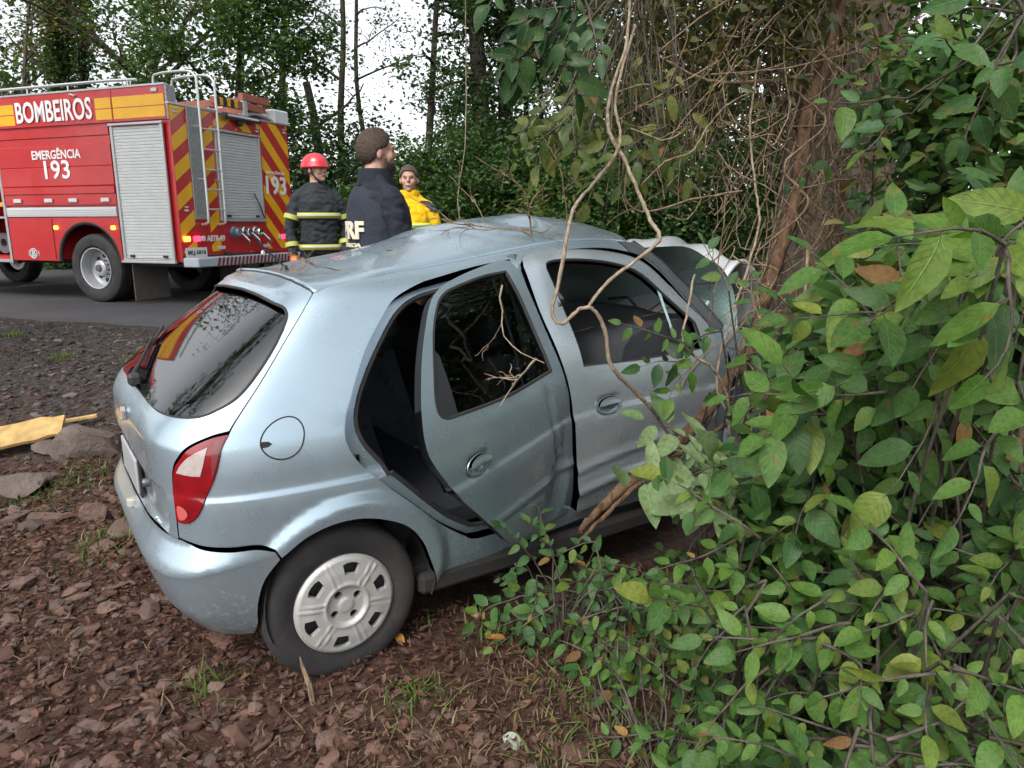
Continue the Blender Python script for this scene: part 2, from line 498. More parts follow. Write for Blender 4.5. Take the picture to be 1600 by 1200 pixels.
def skin(name, outer, holes=(), mt=None, parent=None, res=.04, off=0.0, disp=None, flange=.018, rows=(), post=None, z=True, flmat=None):
    """a body panel cut from the surface: outlines in (u, height); disp(u,z,P)->outward offset"""
    cv = lambda l: [(p[0], float(z2v(p[1]))) for p in l]
    co, F, loops = cdt(cv(outer), [cv(h) for h in holes], res, [float(z2v(r)) for r in rows], res*.8)
    u, v = co[:, 0], co[:, 1]
    N = Sn(u, v)
    def full(u, v):
        P = S(u, v); z = v2z(v)
        o = np.full(len(P), off) if np.isscalar(off) else off(u, z, P)
        if disp is not None: o = o+disp(u, z, P)
        return P+Sn(u, v)*o[:, None]
    pf = (lambda V: V) if post is None else post
    P = full(u, v); e = 2.5e-3
    vu, vl = np.minimum(v+e, VT[-1]), np.maximum(v-e, 0)
    NN = np.cross(pf(full(u+e, v))-pf(full(u-e, v)), pf(full(u, vu))-pf(full(u, vl)))
    NN /= np.linalg.norm(NN, axis=1, keepdims=True)+1e-12
    V = list(P); Fc = [tuple(f) for f in F]; NV = list(NN)
    nf = len(Fc)
    if flange:
        for l in loops:
            b = len(V); m = len(l); L_ = P[l]
            tg = np.roll(L_, -1, 0)-np.roll(L_, 1, 0); fn = np.cross(tg, N[l]); fn /= np.linalg.norm(fn, axis=1, keepdims=True)+1e-12
            for i in l: V.append(P[i])
            for i in l: V.append(P[i]-N[i]*flange)
            for i in range(m):
                j = (i+1) % m; Fc.append((b+i, b+j, b+m+j, b+m+i))
            NV += list(fn)+list(fn)
    V = pf(np.array(V))
    ob = mobj(name, V, Fc, mt, parent, True)
    # face winding follows the true surface normal
    a = V[np.array([f[:3] for f in Fc[:nf]])]; fnm = np.cross(a[:, 1]-a[:, 0], a[:, 2]-a[:, 0])
    if np.sum(np.einsum('ij,ij->i', fnm, NN[np.array([f[0] for f in Fc[:nf]])])) < 0:
        me = ob.data; me.flip_normals()
    ob.data.normals_split_custom_set_from_vertices([tuple(n) for n in NV])
    if flmat is not None:
        ob.data.materials.append(flmat)
        mi = np.zeros(len(Fc), np.int32); mi[nf:] = 1; ob.data.polygons.foreach_set('material_index', mi)
    return ob

def curve_tube(name, pts_uz, r, mt, parent, off=0.0, closed=False, post=None):
    q = np.array(pts_uz, float); v = z2v(q[:, 1]); P = S(q[:, 0], v)+Sn(q[:, 0], v)*off
    if post is not None: P = post(P)
    P = [tuple(p) for p in P]
    if closed: P.append(P[0])
    return MB().tube(P, r, 6).build(name, mt, parent)

def carpaint(name, col, metal=.68):
    """metallic paint with dust film, mud specks low down and hairline scratches"""
    m = mat(name, col, rough=.29, metal=metal, var=.05, vscale=3, coat=.55, coatr=.06, dirt=(.30, .27, .23), dscale=2.2, damt=.12, rvar=.06)
    t = m.node_tree; b = t.nodes['Principled BSDF']; L = t.links.new; src = b.inputs['Base Color'].links[0].from_socket
    tc = t.nodes.new('ShaderNodeTexCoord'); sx = t.nodes.new('ShaderNodeSeparateXYZ'); L(tc.outputs['Object'], sx.inputs[0])
    n = t.nodes.new('ShaderNodeTexNoise'); n.inputs['Scale'].default_value = 55; n.inputs['Detail'].default_value = 5; n.inputs['Roughness'].default_value = .7; L(tc.outputs['Object'], n.inputs['Vector'])
    hz = t.nodes.new('ShaderNodeMapRange'); hz.inputs[1].default_value = .85; hz.inputs[2].default_value = .15; hz.inputs[3].default_value = -.10; hz.inputs[4].default_value = .13; hz.clamp = True; L(sx.outputs[2], hz.inputs[0])
    a = t.nodes.new('ShaderNodeMath'); a.operation = 'ADD'; L(n.outputs[0], a.inputs[0]); L(hz.outputs[0], a.inputs[1])
    r = t.nodes.new('ShaderNodeMapRange'); r.inputs[1].default_value = .62; r.inputs[2].default_value = .74; r.inputs[3].default_value = 0; r.inputs[4].default_value = .55; L(a.outputs[0], r.inputs[0])
    mx = t.nodes.new('ShaderNodeMix'); mx.data_type = 'RGBA'; L(r.outputs[0], mx.inputs[0]); L(src, mx.inputs[6]); mx.inputs[7].default_value = (.16, .12, .095, 1)
    mp = t.nodes.new('ShaderNodeMapping'); mp.inputs['Scale'].default_value = (3, 3, 160); mp.inputs['Rotation'].default_value = (.1, .12, 0); L(tc.outputs['Object'], mp.inputs[0])
    n2 = t.nodes.new('ShaderNodeTexNoise'); n2.inputs['Scale'].default_value = 1.4; n2.inputs['Detail'].default_value = 3; L(mp.outputs[0], n2.inputs['Vector'])
    r2 = t.nodes.new('ShaderNodeMapRange'); r2.inputs[1].default_value = .70; r2.inputs[2].default_value = .74; r2.inputs[3].default_value = 0; r2.inputs[4].default_value = .5; L(n2.outputs[0], r2.inputs[0])
    m2 = t.nodes.new('ShaderNodeMix'); m2.data_type = 'RGBA'; L(r2.outputs[0], m2.inputs[0]); L(mx.outputs[2], m2.inputs[6]); m2.inputs[7].default_value = (.55, .58, .60, 1)
    L(m2.outputs[2], b.inputs['Base Color'])
    inv = t.nodes.new('ShaderNodeMapRange'); inv.inputs[1].default_value = 0; inv.inputs[2].default_value = .55; inv.inputs[3].default_value = metal; inv.inputs[4].default_value = .1; L(r.outputs[0], inv.inputs[0]); L(inv.outputs[0], b.inputs['Metallic'])
    return m
paint = carpaint('silver_blue_paint', (.405, .52, .60))
blackp = mat('black_plastic', (.018, .019, .021), rough=.5, var=.2, vscale=30)
rubber = mat('black_rubber', (.022, .022, .023), rough=.75, var=.25, vscale=14, bump=.1, bscale=90)
tyre_m = mat('tyre_rubber', (.022, .022, .024), rough=.75, var=.35, vscale=7, dirt=(.11, .085, .07), dscale=5, damt=.4, bump=.15, bscale=80)
cloth_m = mat('seat_cloth', (.016, .018, .026), rough=.95, var=.3, vscale=40, bump=.2, bscale=300)
trim_m = mat('dash_plastic', (.036, .040, .046), rough=.62, var=.2, vscale=12, bump=.05, bscale=400)
liner_m = mat('headliner', (.30, .30, .29), rough=.95)
chrome = mat('chrome', (.72, .73, .74), rough=.16, metal=1.0)
hubm = mat('hubcap_silver', (.50, .50, .485), rough=.42, metal=.35, var=.08, vscale=9, dirt=(.17, .13, .10), dscale=7, damt=.45)
darkm = mat('under_dark', (.02, .019, .018), rough=.9)
redl = mat('tail_red', (.20, .003, .007), rough=.16, var=.30, vscale=16, coat=.8, coatr=.04)
clearl = mat('tail_clear', (.40, .35, .33), rough=.2, var=.12, vscale=60, coat=.8)
smokel = mat('tail_smoke', (.16, .03, .035), rough=.2, coat=.8)
glass_r = glassmat('rear_glass', (.12, .15, .14), ior=2.3)
glass_t = glassmat('tinted_glass', (.17, .19, .19))
glass_c = glassmat('cracked_glass', (.7, .85, .82), .06, True)

CARZ = math.atan2(.56204, .82710)
car = empty('hatchback_car', (-.9985, 3.115, 1.15-1.6092), CARZ)
tag(car, 'silver blue five-door hatchback crashed against the vine-covered tree, rear side door ajar', 'car')
CARM = Matrix.Translation(car.location) @ Matrix.Rotation(CARZ, 4, 'Z')

# --- outlines (u, height)
seam = [(.814, 1.361), (.836, 1.30), (.849, 1.240), (.862, 1.139), (.862, 1.041), (.847, .94)]
tail_out = [(.847, .94), (.813, .825), (.768, .732), (.735, .675), (.705, .648), (.678, .640), (.649, .642)]
tail_in = [(.847, .94), (.796, .930), (.739, .903), (.70, .866), (.668, .82), (.654, .742), (.649, .642)]
bump_top = [(.961, .532), (.904, .553), (.825, .556), (.745, .564), (.69, .577), (.648, .585)]
arch = [(.874, .30), (.885, .35), (.91, .412), (.978, .500), (1.069, .561), (1.182, .586), (1.30, .570), (1.42, .508), (1.488, .422), (1.528, .319), (1.562, .22)]
open_rear = [(2.06, 1.385), (1.885, 1.386), (1.727, 1.376), (1.525, 1.353), (1.385, 1.318), (1.316, 1.255), (1.265, 1.173), (1.246, 1.093), (1.236, 1.01), (1.227, .95), (1.227, .862), (1.261, .785), (1.346, .686), (1.471, .562), (1.585, .442), (1.68, .362)]
open_in = [(2.03, 1.352), (1.88, 1.352), (1.72, 1.345), (1.55, 1.322), (1.45, 1.288), (1.385, 1.231), (1.33, 1.149), (1.297, 1.069), (1.281, .985), (1.285, .898), (1.318, .812), (1.40, .703), (1.52, .565), (1.63, .448), (1.71, .385)]
seam_f = [(.814, 1.361), (.868, 1.375), (.945, 1.387), (1.05, 1.396), (1.34, 1.409), (1.8, 1.412), (2.3, 1.412), (2.66, 1.410), (2.80, 1.392)]
fd_open = [(2.14, 1.375), (2.4, 1.385), (2.66, 1.375), (2.86, 1.31), (3.13, 1.06), (3.17, .95), (3.17, .45), (3.12, .27), (2.28, .25), (2.28, .40), (2.25, .6), (2.22, .85), (2.16, 1.1)]

def flare(u, z, P):
    r = np.hypot(P[:, 0]+.035, (z-.275)*1.02)
    s = smooth01((.418-r)/.060)
    return .024*s*(z > .15)*(P[:, 0] > -.5)

arch_f = arch
body_out = path(seam_f, [(2.80, 1.392), (2.93, 1.30), (3.10, 1.15), (3.24, 1.00)], [(3.24, 1.00), (3.24, .20)], [(3.24, .20), (1.562, .20)], arch[::-1], [(.874, .30), (.905, .36), (.935, .44), (.961, .532)], bump_top, [(.648, .585), (.649, .642)], tail_out[::-1], seam[::-1])
# arch lip belongs to body only above the bumper: cut there
body_out = path(seam_f, [(2.80, 1.392), (2.93, 1.30), (3.10, 1.15), (3.24, 1.00)], [(3.24, 1.00), (3.24, .20)], [(3.24, .20), (1.562, .20)], arch[3:][::-1], [(.978, .500), (.961, .532)], bump_top, [(.648, .585), (.649, .642)], tail_out[::-1], seam[::-1])
rear_hole = path(open_rear, [(1.68, .362), (1.78, .315), (2.18, .29)], [(2.18, .29), (2.17, .5), (2.14, .8), (2.08, 1.1), (2.055, 1.34), (2.06, 1.385)])
front_hole = path([(2.115, 1.376), (2.4, 1.383), (2.66, 1.372), (2.85, 1.30), (3.10, 1.06)], [(3.10, 1.06), (3.15, .95), (3.15, .30)], [(3.15, .30), (2.24, .29)], [(2.24, .29), (2.225, .5), (2.20, .8), (2.14, 1.1), (2.112, 1.33), (2.115, 1.376)])
rows = (.706, .712, .718, .726, .734, .742, 1.35, 1.37, 1.39, 1.40)
body = skin('side_body', body_out, [rear_hole, front_hole], paint, car, .020, disp=flare, rows=rows, flange=.05)
# black seams traced between panels (gaps are real, this is the rubber seen in them)
curve_tube('gap_seal', [(p[0], p[1]) for p in spline(seam, 5)], .0045, rubber, body, -.012)
ring_in = path(open_in, [(1.71, .385), (1.80, .345), (2.15, .32)], [(2.15, .32), (2.14, .5), (2.11, .8), (2.05, 1.1), (2.03, 1.33), (2.03, 1.352)])
ring = skin('door_rebate', rear_hole, [ring_in], paint, body, .03, off=-.046, flange=.03)
curve_tube('door_seal', path(open_in, [(1.71, .385), (1.80, .345), (2.15, .32)], [(2.15, .32), (2.11, .8), (2.03, 1.352)]), .011, rubber, body, -.05, closed=True)
MB().tube([tuple(S(np.array([1.262]), z2v(np.array([zz])))[0]+np.array([.012, .035, 0])) for zz in (.80, .76, .72, .69)], .007, 6).build('door_striker', chrome, body)
# fuel flap: thin groove ring and recessed finger notch
fc = np.array([1.016, .905])
circ = lambda r, n=40: [(fc[0]+r*1.02*math.cos(2*math.pi*k/n), fc[1]+r*math.sin(2*math.pi*k/n)) for k in range(n)]
flap = skin('fuel_flap', circ(.0655), [], paint, body, .02, off=.0025, flange=.004)
curve_tube('flap_groove', circ(.0675), .0032, darkm, body, .0005, closed=True)
skin('flap_notch', [(fc[0]-.066+.034*t, fc[1]-.012+.010*w) for (t, w) in ((0, -1), (.6, -.9), (1, 0), (.6, .9), (0, 1))], [], darkm, body, .01, off=.005, flange=.002)

# --- left side of the body (seen through the openings)
neg = lambda l: [(-p[0], p[1]) for p in l]
lw1 = [(1.36, .97), (2.02, .95), (2.0, 1.33), (1.6, 1.33), (1.42, 1.24)]
lw2 = [(2.16, .95), (2.95, .93), (2.98, 1.08), (2.70, 1.33), (2.16, 1.345)]
bodyl = skin('side_body', neg(body_out), [neg(lw1), neg(lw2)], paint, car, .06, disp=flare, flange=.04)
skin('side_window', neg(lw1), [], glass_t, bodyl, .1, off=-.006, flange=0)
skin('side_window', neg(lw2), [], glass_t, bodyl, .1, off=-.006, flange=0)

# --- roof, buckled upward over the doors
TOPU = [(0, 1.404), (.3, 1.402), (.547, 1.396), (.68, 1.385), (.75, 1.375), (.79, 1.367), (.814, 1.361)]
_tu = np.array([p[0] for p in TOPU]); _tz = np.array([p[1] for p in TOPU])
sf = np.array(spline(seam_f, 10)); _sp = S(sf[:, 0], z2v(sf[:, 1]))
o_ = np.argsort(_sp[:, 0]); _sx, _sy, _sz = _sp[o_, 0], -_sp[o_, 1], _sp[o_, 2]
rb = pchip([-.3, .15, .4, .62, .80, .95, 1.15, 1.35, 1.7], [.010, .022, .045, .070, .092, .106, .108, .100, .060])
NS, NT = 60, 110
RV = []
for i in range(NS+1):
    s = -1+2*i/NS; us = .814*s
    r0 = S(np.array([us]), z2v(np.array([np.interp(abs(us), _tu, _tz)])))[0]+np.array([.004, 0, 0])
    xf = 1.50+.09*(1-s*s)
    for j in range(NT+1):
        t = j/NT; x = r0[0]+(xf-r0[0])*t
        k = float(smooth01(t*6.0)) if abs(s) < .999 else 1.0
        yh = np.interp(x, _sx, _sy)-.003; ze = np.interp(x, _sx, _sz)
        cr_ = float(rb(x))*(1-abs(s)**2.2)
        groove = -.006*float(smooth01((abs(s)-.955)/.02))
        dent = .016*max(0, 1-abs(x-.80-.18*s)/.11)*float(smooth01((.75-abs(s+.1))/.5))-.018*max(0, 1-math.hypot((x-1.06)/.16, (s-.55)/.30))+.010*max(0, 1-abs(x-1.22+.10*s)/.07)*float(smooth01((.8-abs(s))/.4))
        y = r0[1]*(1-k)+(-s*yh)*k; z = r0[2]*(1-k)+(ze+cr_)*k+groove+dent*k
        RV.append((x, y, z))
RF = []
for i in range(NS):
    for j in range(NT):
        a = i*(NT+1)+j; RF.append((a, a+1, a+NT+2, a+NT+1))
roof = mobj('roof', RV, RF, paint, car)
so = roof.modifiers.new('thickness', 'SOLIDIFY'); so.thickness = .012; so.offset = -1 
for sgn in (-1, 1):
    i = 0 if sgn < 0 else NS
    MB().tube([Vector(RV[i*(NT+1)+j])+Vector((0, 0, -.001)) for j in range(0, NT+1, 3)], .0045, 6).build('roof_seam', rubber, roof)
MB().tube([Vector(RV[i*(NT+1)])+Vector((-.002, 0, -.001)) for i in range(0, NS+1)], .004, 6).build('roof_seam', rubber, roof)
hl = mobj('headliner', [(p[0], p[1]*.97, p[2]-.045) for p in RV], RF, liner_m, roof)
def roof_z(x, y):
    yh = np.interp(x, _sx, _sy); s = min(1, abs(y)/yh); return float(np.interp(x, _sx, _sz)+float(rb(x))*(1-s**2.2))
ant = empty('antenna', (0, 0, 0), 0, roof)
az = roof_z(.03, 0)
MB().lathe([(.030, -.004), (.026, .004), (.016, .022), (.009, .036), (.0, .040)], 'z', (.03, 0, az), 20).build('antenna_base', blackp, ant)
MB().tube([(.03, 0, az+.03), (-.045, .004, az+.105), (-.13, .008, az+.21)], [.005, .0035, .0025], 6).build('antenna_rod', blackp, ant)

# --- hatch
hr = path([(0, 1.403), (.3, 1.401), (.547, 1.395), (.68, 1.384), (.75, 1.374), (.79, 1.366), (.809, 1.358)], [(.809, 1.358), (.831, 1.30), (.844, 1.240), (.857, 1.139), (.857, 1.041), (.842, .948)], [(.842, .948), (.792, .937), (.733, .91), (.692, .872), (.660, .824), (.647, .742), (.642, .642)], [(.642, .642), (.642, .575)], [(.642, .575), (.5, .585), (.3, .575), (0, .565)])
hr = hr[:]
hatch_out = hr + [(-p[0], p[1]) for p in hr[::-1] if p[0] > 1e-6]
gl = path([(0, 1.345), (.3, 1.341), (.5, 1.334), (.64, 1.324)], [(.64, 1.324), (.71, 1.314), (.767, 1.288), (.802, 1.245)], [(.802, 1.245), (.822, 1.19), (.828, 1.121), (.815, 1.05), (.774, 1.013), (.705, .989), (.524, .982), (.25, .982), (0, .982)])
glass_out = gl + [(-p[0], p[1]) for p in gl[::-1] if p[0] > 1e-6]
def recess(u, z, P):
    e = smooth01((.765-.03*np.abs(P[:, 1])-z)/.012)*smooth01((.60-np.abs(P[:, 1]))/.02)
    lip = .008*smooth01((z-1.350)/.010)*smooth01((1.395-z)/.03)*smooth01((.72-np.abs(u))/.2)
    edge = .006*smooth01((np.abs(z-1.0)-.0)/.02)*0
    return -.020*e*smooth01((z-.570)/.04)+lip+edge
hatch = skin('hatch', hatch_out, [glass_out], paint, car, .022, disp=recess, rows=(.735, .742, .749, .756, .763, .77, 1.348, 1.352, 1.357, 1.363, 1.37, 1.38), flange=.032)
skin('rear_window', glass_out, [], glass_r, hatch, .03, off=lambda u, z, P: .004-.028*(z-.98)/.36, flange=0)
gi = [(p[0]*(1-.075/max(.3, abs(p[0])+.25)) if abs(p[0]) > .2 else p[0], 1.18+(p[1]-1.18)*.86) for p in glass_out]
skin('window_mask', glass_out, [gi], mat('ceramic_mask', (.012, .012, .013), rough=.25), hatch, .03, off=lambda u, z, P: -.001-.028*(z-.98)/.36, flange=0)
curve_tube('window_gasket', glass_out, .006, rubber, hatch, -.002, closed=True)
# wiper at the foot of the rear window
def rp(y, z, o=0.0):
    c = abs(y)/float(Wz(z)); t = (1-min(c, .999)**NE)**(1/NE); return (XC-(XC-float(Xr(z)))*t-o, y, z)
wp = MB(); wp.tube([rp(-.02, 1.005, .012), rp(0.0, 1.02, .05), rp(.18, 1.07, .035), rp(.36, 1.12, .028)], [.012, .010, .006, .005], 6)
wp.tube([rp(.10, 1.04, .012), rp(.30, 1.095, .012), rp(.50, 1.15, .012)], .006, 5)
wp.box(rp(0, 1.01, .03), (.05, .06, .05), None, .012)
wp.build('wiper', blackp, hatch)
# bow-tie badge, plate, lock, small script badge
bx_, by_, bz_ = rp(0, .885, .004)
em = MB(); hw, hh = .060, .020
for (a, b) in (((-hw, -hh*.75), (hw, hh*.75)), ((-hw*.42, -hh*1.45), (hw*.42, hh*1.45))):
    y0, z0 = a; y1, z1 = b; sk = .012
    q = [(y0, z0), (y1-sk, z0), (y1, z1), (y0+sk, z1)]
    em.add([(bx_-.012, -y, bz_+z) for y, z in q]+[(bx_+.006, -y, bz_+z) for y, z in q], [(0, 1, 2, 3), (7, 6, 5, 4)]+[(i, i+4, (i+1) % 4+4, (i+1) % 4) for i in range(4)])
em.build('emblem', chrome, hatch, False)
pz = .675; px_ = rp(0, pz)[0]
pl = empty('number_plate', (0, 0, 0), 0, hatch)
MB().box((px_-.004, 0, pz), (.012, .41, .135), None, .004).build('plate', mat('plate_grey', (.34, .35, .36), rough=.4, var=.15, vscale=12), pl)
MB().box((px_+.004, 0, pz), (.012, .44, .16), None, .004).build('plate_frame', blackp, pl)
MB().lathe([(.0, -.012), (.013, -.012), (.016, -.004), (.016, .01)], 'x', rp(-.36, .700, -.004), 20).build('hatch_lock', mat('lock_grey', (.13, .14, .15), rough=.4, metal=.5), hatch)
bd = MB()
for k, (dy, dz, r) in enumerate(((0, 0, .009), (-.018, -.002, .006), (-.030, -.005, .006), (-.042, -.006, .005))):
    c = rp(-.50+dy, .612+dz, .0); bd.lathe([(.0, -.006), (r*.8, -.005), (r, .002)], 'x', c, 12)
bd.build('script_badge', chrome, hatch)

# --- tail lights
for sg in (1, -1):
    f = (lambda l: l) if sg > 0 else neg
    lens = path(tail_in[::-1], tail_out)
    cen = np.mean(np.array(lens), 0)
    sh = lambda l, k: [tuple(cen+(np.array(p)-cen)*k) for p in l]
    bul = lambda u, z, P: .010*np.ones(len(u))
    tl = skin('tail_light', f(sh(lens, .975)), [], redl, car, .02, off=.006, flange=.03)
    skin('reversing_lens', f(sh(path([(.80, .918), (.74, .889), (.70, .855), (.675, .822)], [(.675, .822), (.72, .815), (.765, .812)], [(.765, .812), (.782, .86), (.80, .918)]), .88)), [], clearl, tl, .02, off=.0085, flange=.004)
    skin('smoked_edge', f([(.838, .926), (.808, .921), (.80, .86), (.795, .80), (.808, .828)]), [], smokel, tl, .02, off=.0085, flange=.004)
    skin('fog_lens', f(spline([(.664, .700), (.680, .704), (.696, .694), (.702, .678), (.692, .662), (.676, .655), (.664, .660)], 4, True)), [], mat('tail_pink', (.50, .10, .09), rough=.18, coat=.8), tl, .02, off=.0085, flange=.004)

# --- rear bumper
bt = [(.958, .526), (.904, .546), (.825, .549), (.745, .557), (.69, .570), (.642, .578), (.5, .580), (.3, .570), (0, .560)]
br = path([(0, .16), (.45, .165), (.7, .17), (.815, .18)], [(.815, .18), (.858, .25), (.874, .30), (.891, .36), (.92, .43), (.972, .494)], [(.972, .494), (.958, .526)], bt)
bump_out = br + [(-p[0], p[1]) for p in br[::-1] if p[0] > 1e-6]
_bo = lambda z: np.interp(z, [.14, .2, .3, .40, .462, .474, .486, .50, .57, .6], [-.012, .006, .024, .036, .045, .048, .046, .040, .004, .0])
def bumpd(u, z, P):
    zr = .468+.05*smooth01((np.abs(u)-.6)/.35)
    k = smooth01((.99-np.abs(u))/.30)
    return _bo(z-zr+.48)*(.25+.75*k)+.012*(1-k)
bumper = skin('rear_bumper', bump_out, [], paint, car, .03, disp=bumpd, rows=(.44, .45, .456, .462, .468, .474, .480, .486, .492, .50, .506, .512, .518, .525, .535, .55), flange=.03)
for y in (-.07,):
    c = rp(y, .53)
    MB().lathe([(0, .010), (.020, .009), (.027, .003), (.028, -.02)], 'z', (c[0]-.016, c[1], .545), 24).build('round_lens', mat('bumper_lens', (.40, .39, .34), rough=.3, coat=.4), bumper)

# --- rear door, swung out on its front hinges
TH = R(22); HX, HY = .98, -.78
def swing(V):
    V = np.array(V, float); dx, dy = V[:, 0]-HX, V[:, 1]-HY; c, s = math.cos(TH), math.sin(TH)
    V[:, 0], V[:, 1] = HX+c*dx-s*dy, HY+s*dx+c*dy
    return V
D_out = path([(2.088, 1.350), (2.045, 1.388), (1.846, 1.390), (1.676, 1.378), (1.50, 1.353), (1.415, 1.318), (1.358, 1.262), (1.312, 1.182), (1.287, 1.09), (1.278, .991), (1.285, .905), (1.312, .838), (1.369, .758), (1.44, .668), (1.545, .565), (1.676, .432), (1.72, .385)], [(1.72, .385), (1.80, .350), (2.245, .275)], [(2.245, .275), (2.238, .45), (2.226, .589), (2.196, .745), (2.165, .872), (2.148, .96), (2.125, 1.10), (2.105, 1.25), (2.088, 1.350)])
D_win = path([(2.075, .955), (2.055, 1.10), (2.035, 1.25), (2.012, 1.352)], [(2.012, 1.352), (1.857, 1.363), (1.66, 1.354), (1.518, 1.328), (1.43, 1.265), (1.388, 1.179), (1.362, 1.07), (1.358, 1.02), (1.37, .985), (1.409, .966), (1.466, .962)], [(1.466, .962), (1.772, .946), (2.075, .955)])
def doord(u, z, P):
    c1 = .009*np.exp(-((z-.505-.02*(u-1.69))/.020)**2)
    dent = -.016*np.exp(-((u-2.13)/.07)**2-((z-.62)/.16)**2)-.024*np.maximum(0, 1-np.hypot((u-2.09)/.10, (z-.44)/.15))-.010*np.maximum(0, 1-np.abs(u-2.06+.25*(z-.7))/.035)*smooth01((.24-np.abs(z-.70))/.1)
    hn = -.020*np.exp(-(((u-1.535)/.055)**4)-(((z-.770)/.036)**4))
    return c1+dent+hn+.004*smooth01((.49+.02*(u-1.69)-z)/.05)
rdoor = skin('rear_door', D_out, [D_win], paint, car, .016, disp=doord, flange=.032, post=swing, flmat=mat('door_edge_paint', (.34, .40, .44), rough=.4, metal=.3))
skin('door_glass', D_win, [], glass_t, rdoor, .08, off=-.010, flange=0, post=swing)
skin('corner_trim', path([(1.392, 1.188), (1.372, 1.10), (1.363, 1.02), (1.375, .985), (1.409, .969), (1.466, .965)], [(1.466, .965), (1.45, 1.07), (1.425, 1.16)]), [], mat('matt_black_film', (.022, .024, .028), rough=.55), rdoor, .03, off=-.003, flange=.004, post=swing)
curve_tube('window_gasket', D_win, .008, rubber, rdoor, -.006, closed=True, post=swing)
curve_tube('glass_channel', [(1.905, .95), (1.925, 1.10), (1.945, 1.25), (1.95, 1.35)], .006, mat('channel_grey', (.35, .42, .44), rough=.4), rdoor, -.03, post=swing)
dd_in = [(1.0*(p[0]-1.75)*.965+1.75, (p[1]-.62)*.96+.62) for p in D_out if p[1] < .97]
dti = path([(1.33, .95), (1.335, .90), (1.37, .80), (1.45, .69), (1.57, .57), (1.70, .45)], [(1.70, .45), (1.82, .38), (2.17, .33)], [(2.17, .33), (2.15, .6), (2.09, .95)], [(2.09, .95), (1.33, .95)])
skin('inner_trim', dti, [], trim_m, rdoor, .06, off=-.055, flange=.02, post=swing)
def handle(nm, uc, zc, par, post=None, ang=0.0):
    """bowl with a half-round flap over it"""
    h = empty('door_handle', (0, 0, 0), 0, par)
    el = lambda k0, k1, n=18, a=.062, b=.036: [(uc+a*math.cos(t)*math.cos(ang)-b*math.sin(t)*math.sin(ang), zc+a*math.cos(t)*math.sin(ang)+b*math.sin(t)*math.cos(ang)) for t in np.linspace(k0, k1, n)]
    skin('flap', el(.05, math.pi-.05), [], paint, h, .012, disp=lambda u, z, P: .013+.006*np.exp(-((z-zc-.004)/.01)**2), flange=.010, post=post)
    skin('bowl', el(math.pi+.03, 2*math.pi-.03), [], mat('handle_bowl', (.50, .58, .62), rough=.22, metal=.75, coat=.5), h, .012, disp=lambda u, z, P: .002-.016*smooth01((.036-np.hypot((u-uc)*.55, z-zc))/.03), flange=.003, post=post)
    curve_tube('rim', el(0, 2*math.pi, 40, .064, .038)[:-1], .0028, mat('handle_rim', (.30, .34, .37), rough=.3, metal=.7), h, .001, closed=True, post=post)
    return h
handle('rear_handle', 1.535, .770, rdoor, swing, -.05)

# --- front door
def fdp(V):
    V = np.array(V, float); k = smooth01((V[:, 2]-1.05)/.35)*smooth01((V[:, 0]-.9)/.15)
    hx = 2.0; dx = V[:, 0]-hx; dy = V[:, 1]+.78; c, s = math.cos(R(1.6)), math.sin(R(1.6))
    V[:, 0], V[:, 1] = hx+c*dx-s*dy, -.78+s*dx+c*dy
    V[:, 1] += .018*k; V[:, 2] -= .022*k*smooth01((V[:, 0]-.95)/.5)
    # crushed towards the tree at the front lower corner
    q = smooth01((V[:, 0]-1.5)/.5)*smooth01((.75-V[:, 2])/.4)
    V[:, 1] += .030*q*np.sin(V[:, 2]*13+V[:, 0]*7)
    return V
F_out = path([(2.092, 1.353), (2.13, 1.388), (2.36, 1.392), (2.62, 1.384), (2.80, 1.340), (2.95, 1.225), (3.12, 1.06)], [(3.12, 1.06), (3.15, .95), (3.15, .32)], [(3.15, .32), (2.250, .275)], [(2.250, .275), (2.236, .42), (2.212, .6), (2.187, .82), (2.152, 1.02), (2.112, 1.19), (2.092, 1.353)])
F_win = path([(2.272, .930), (2.262, 1.05), (2.235, 1.20), (2.205, 1.33)], [(2.205, 1.33), (2.235, 1.352), (2.396, 1.352), (2.62, 1.338), (2.78, 1.288), (2.93, 1.16), (3.04, 1.05)], [(3.04, 1.05), (3.05, .92)], [(3.05, .92), (2.583, .912), (2.272, .930)])
def fdoord(u, z, P):
    return .010*np.exp(-((z-.478-.10*(u-2.25))/.024)**2)+.008*smooth01((.47+.1*(u-2.25)-z)/.05)+.012*np.exp(-((z-.372-.10*(u-2.25))/.024)**2)-.020*np.exp(-(((u-2.40)/.06)**4)-(((z-.745)/.036)**4))
fdoor = skin('front_door', F_out, [F_win], carpaint('front_door_lit_paint', (.50, .58, .63), .64), car, .018, disp=fdoord, flange=.045, post=fdp)  # same body paint made lighter: light on this facing put into the colour
curve_tube('window_gasket', F_win, .009, rubber, fdoor, -.010, closed=True, post=fdp)
skin('inner_trim', path([(2.28, .89), (2.30, .32)], [(2.30, .32), (3.1, .36)], [(3.1, .36), (3.1, .89)], [(3.1, .89), (2.28, .89)]), [], trim_m, fdoor, .08, off=-.06, flange=.02, post=fdp)
handle('front_handle', 2.395, .745, fdoor, fdp, -.03)
skin('glass_shard', [(2.86, 1.01), (2.875, 1.015), (2.878, 1.20), (2.858, 1.22)], [], glass_c, fdoor, .05, off=-.01, flange=.004, post=fdp)

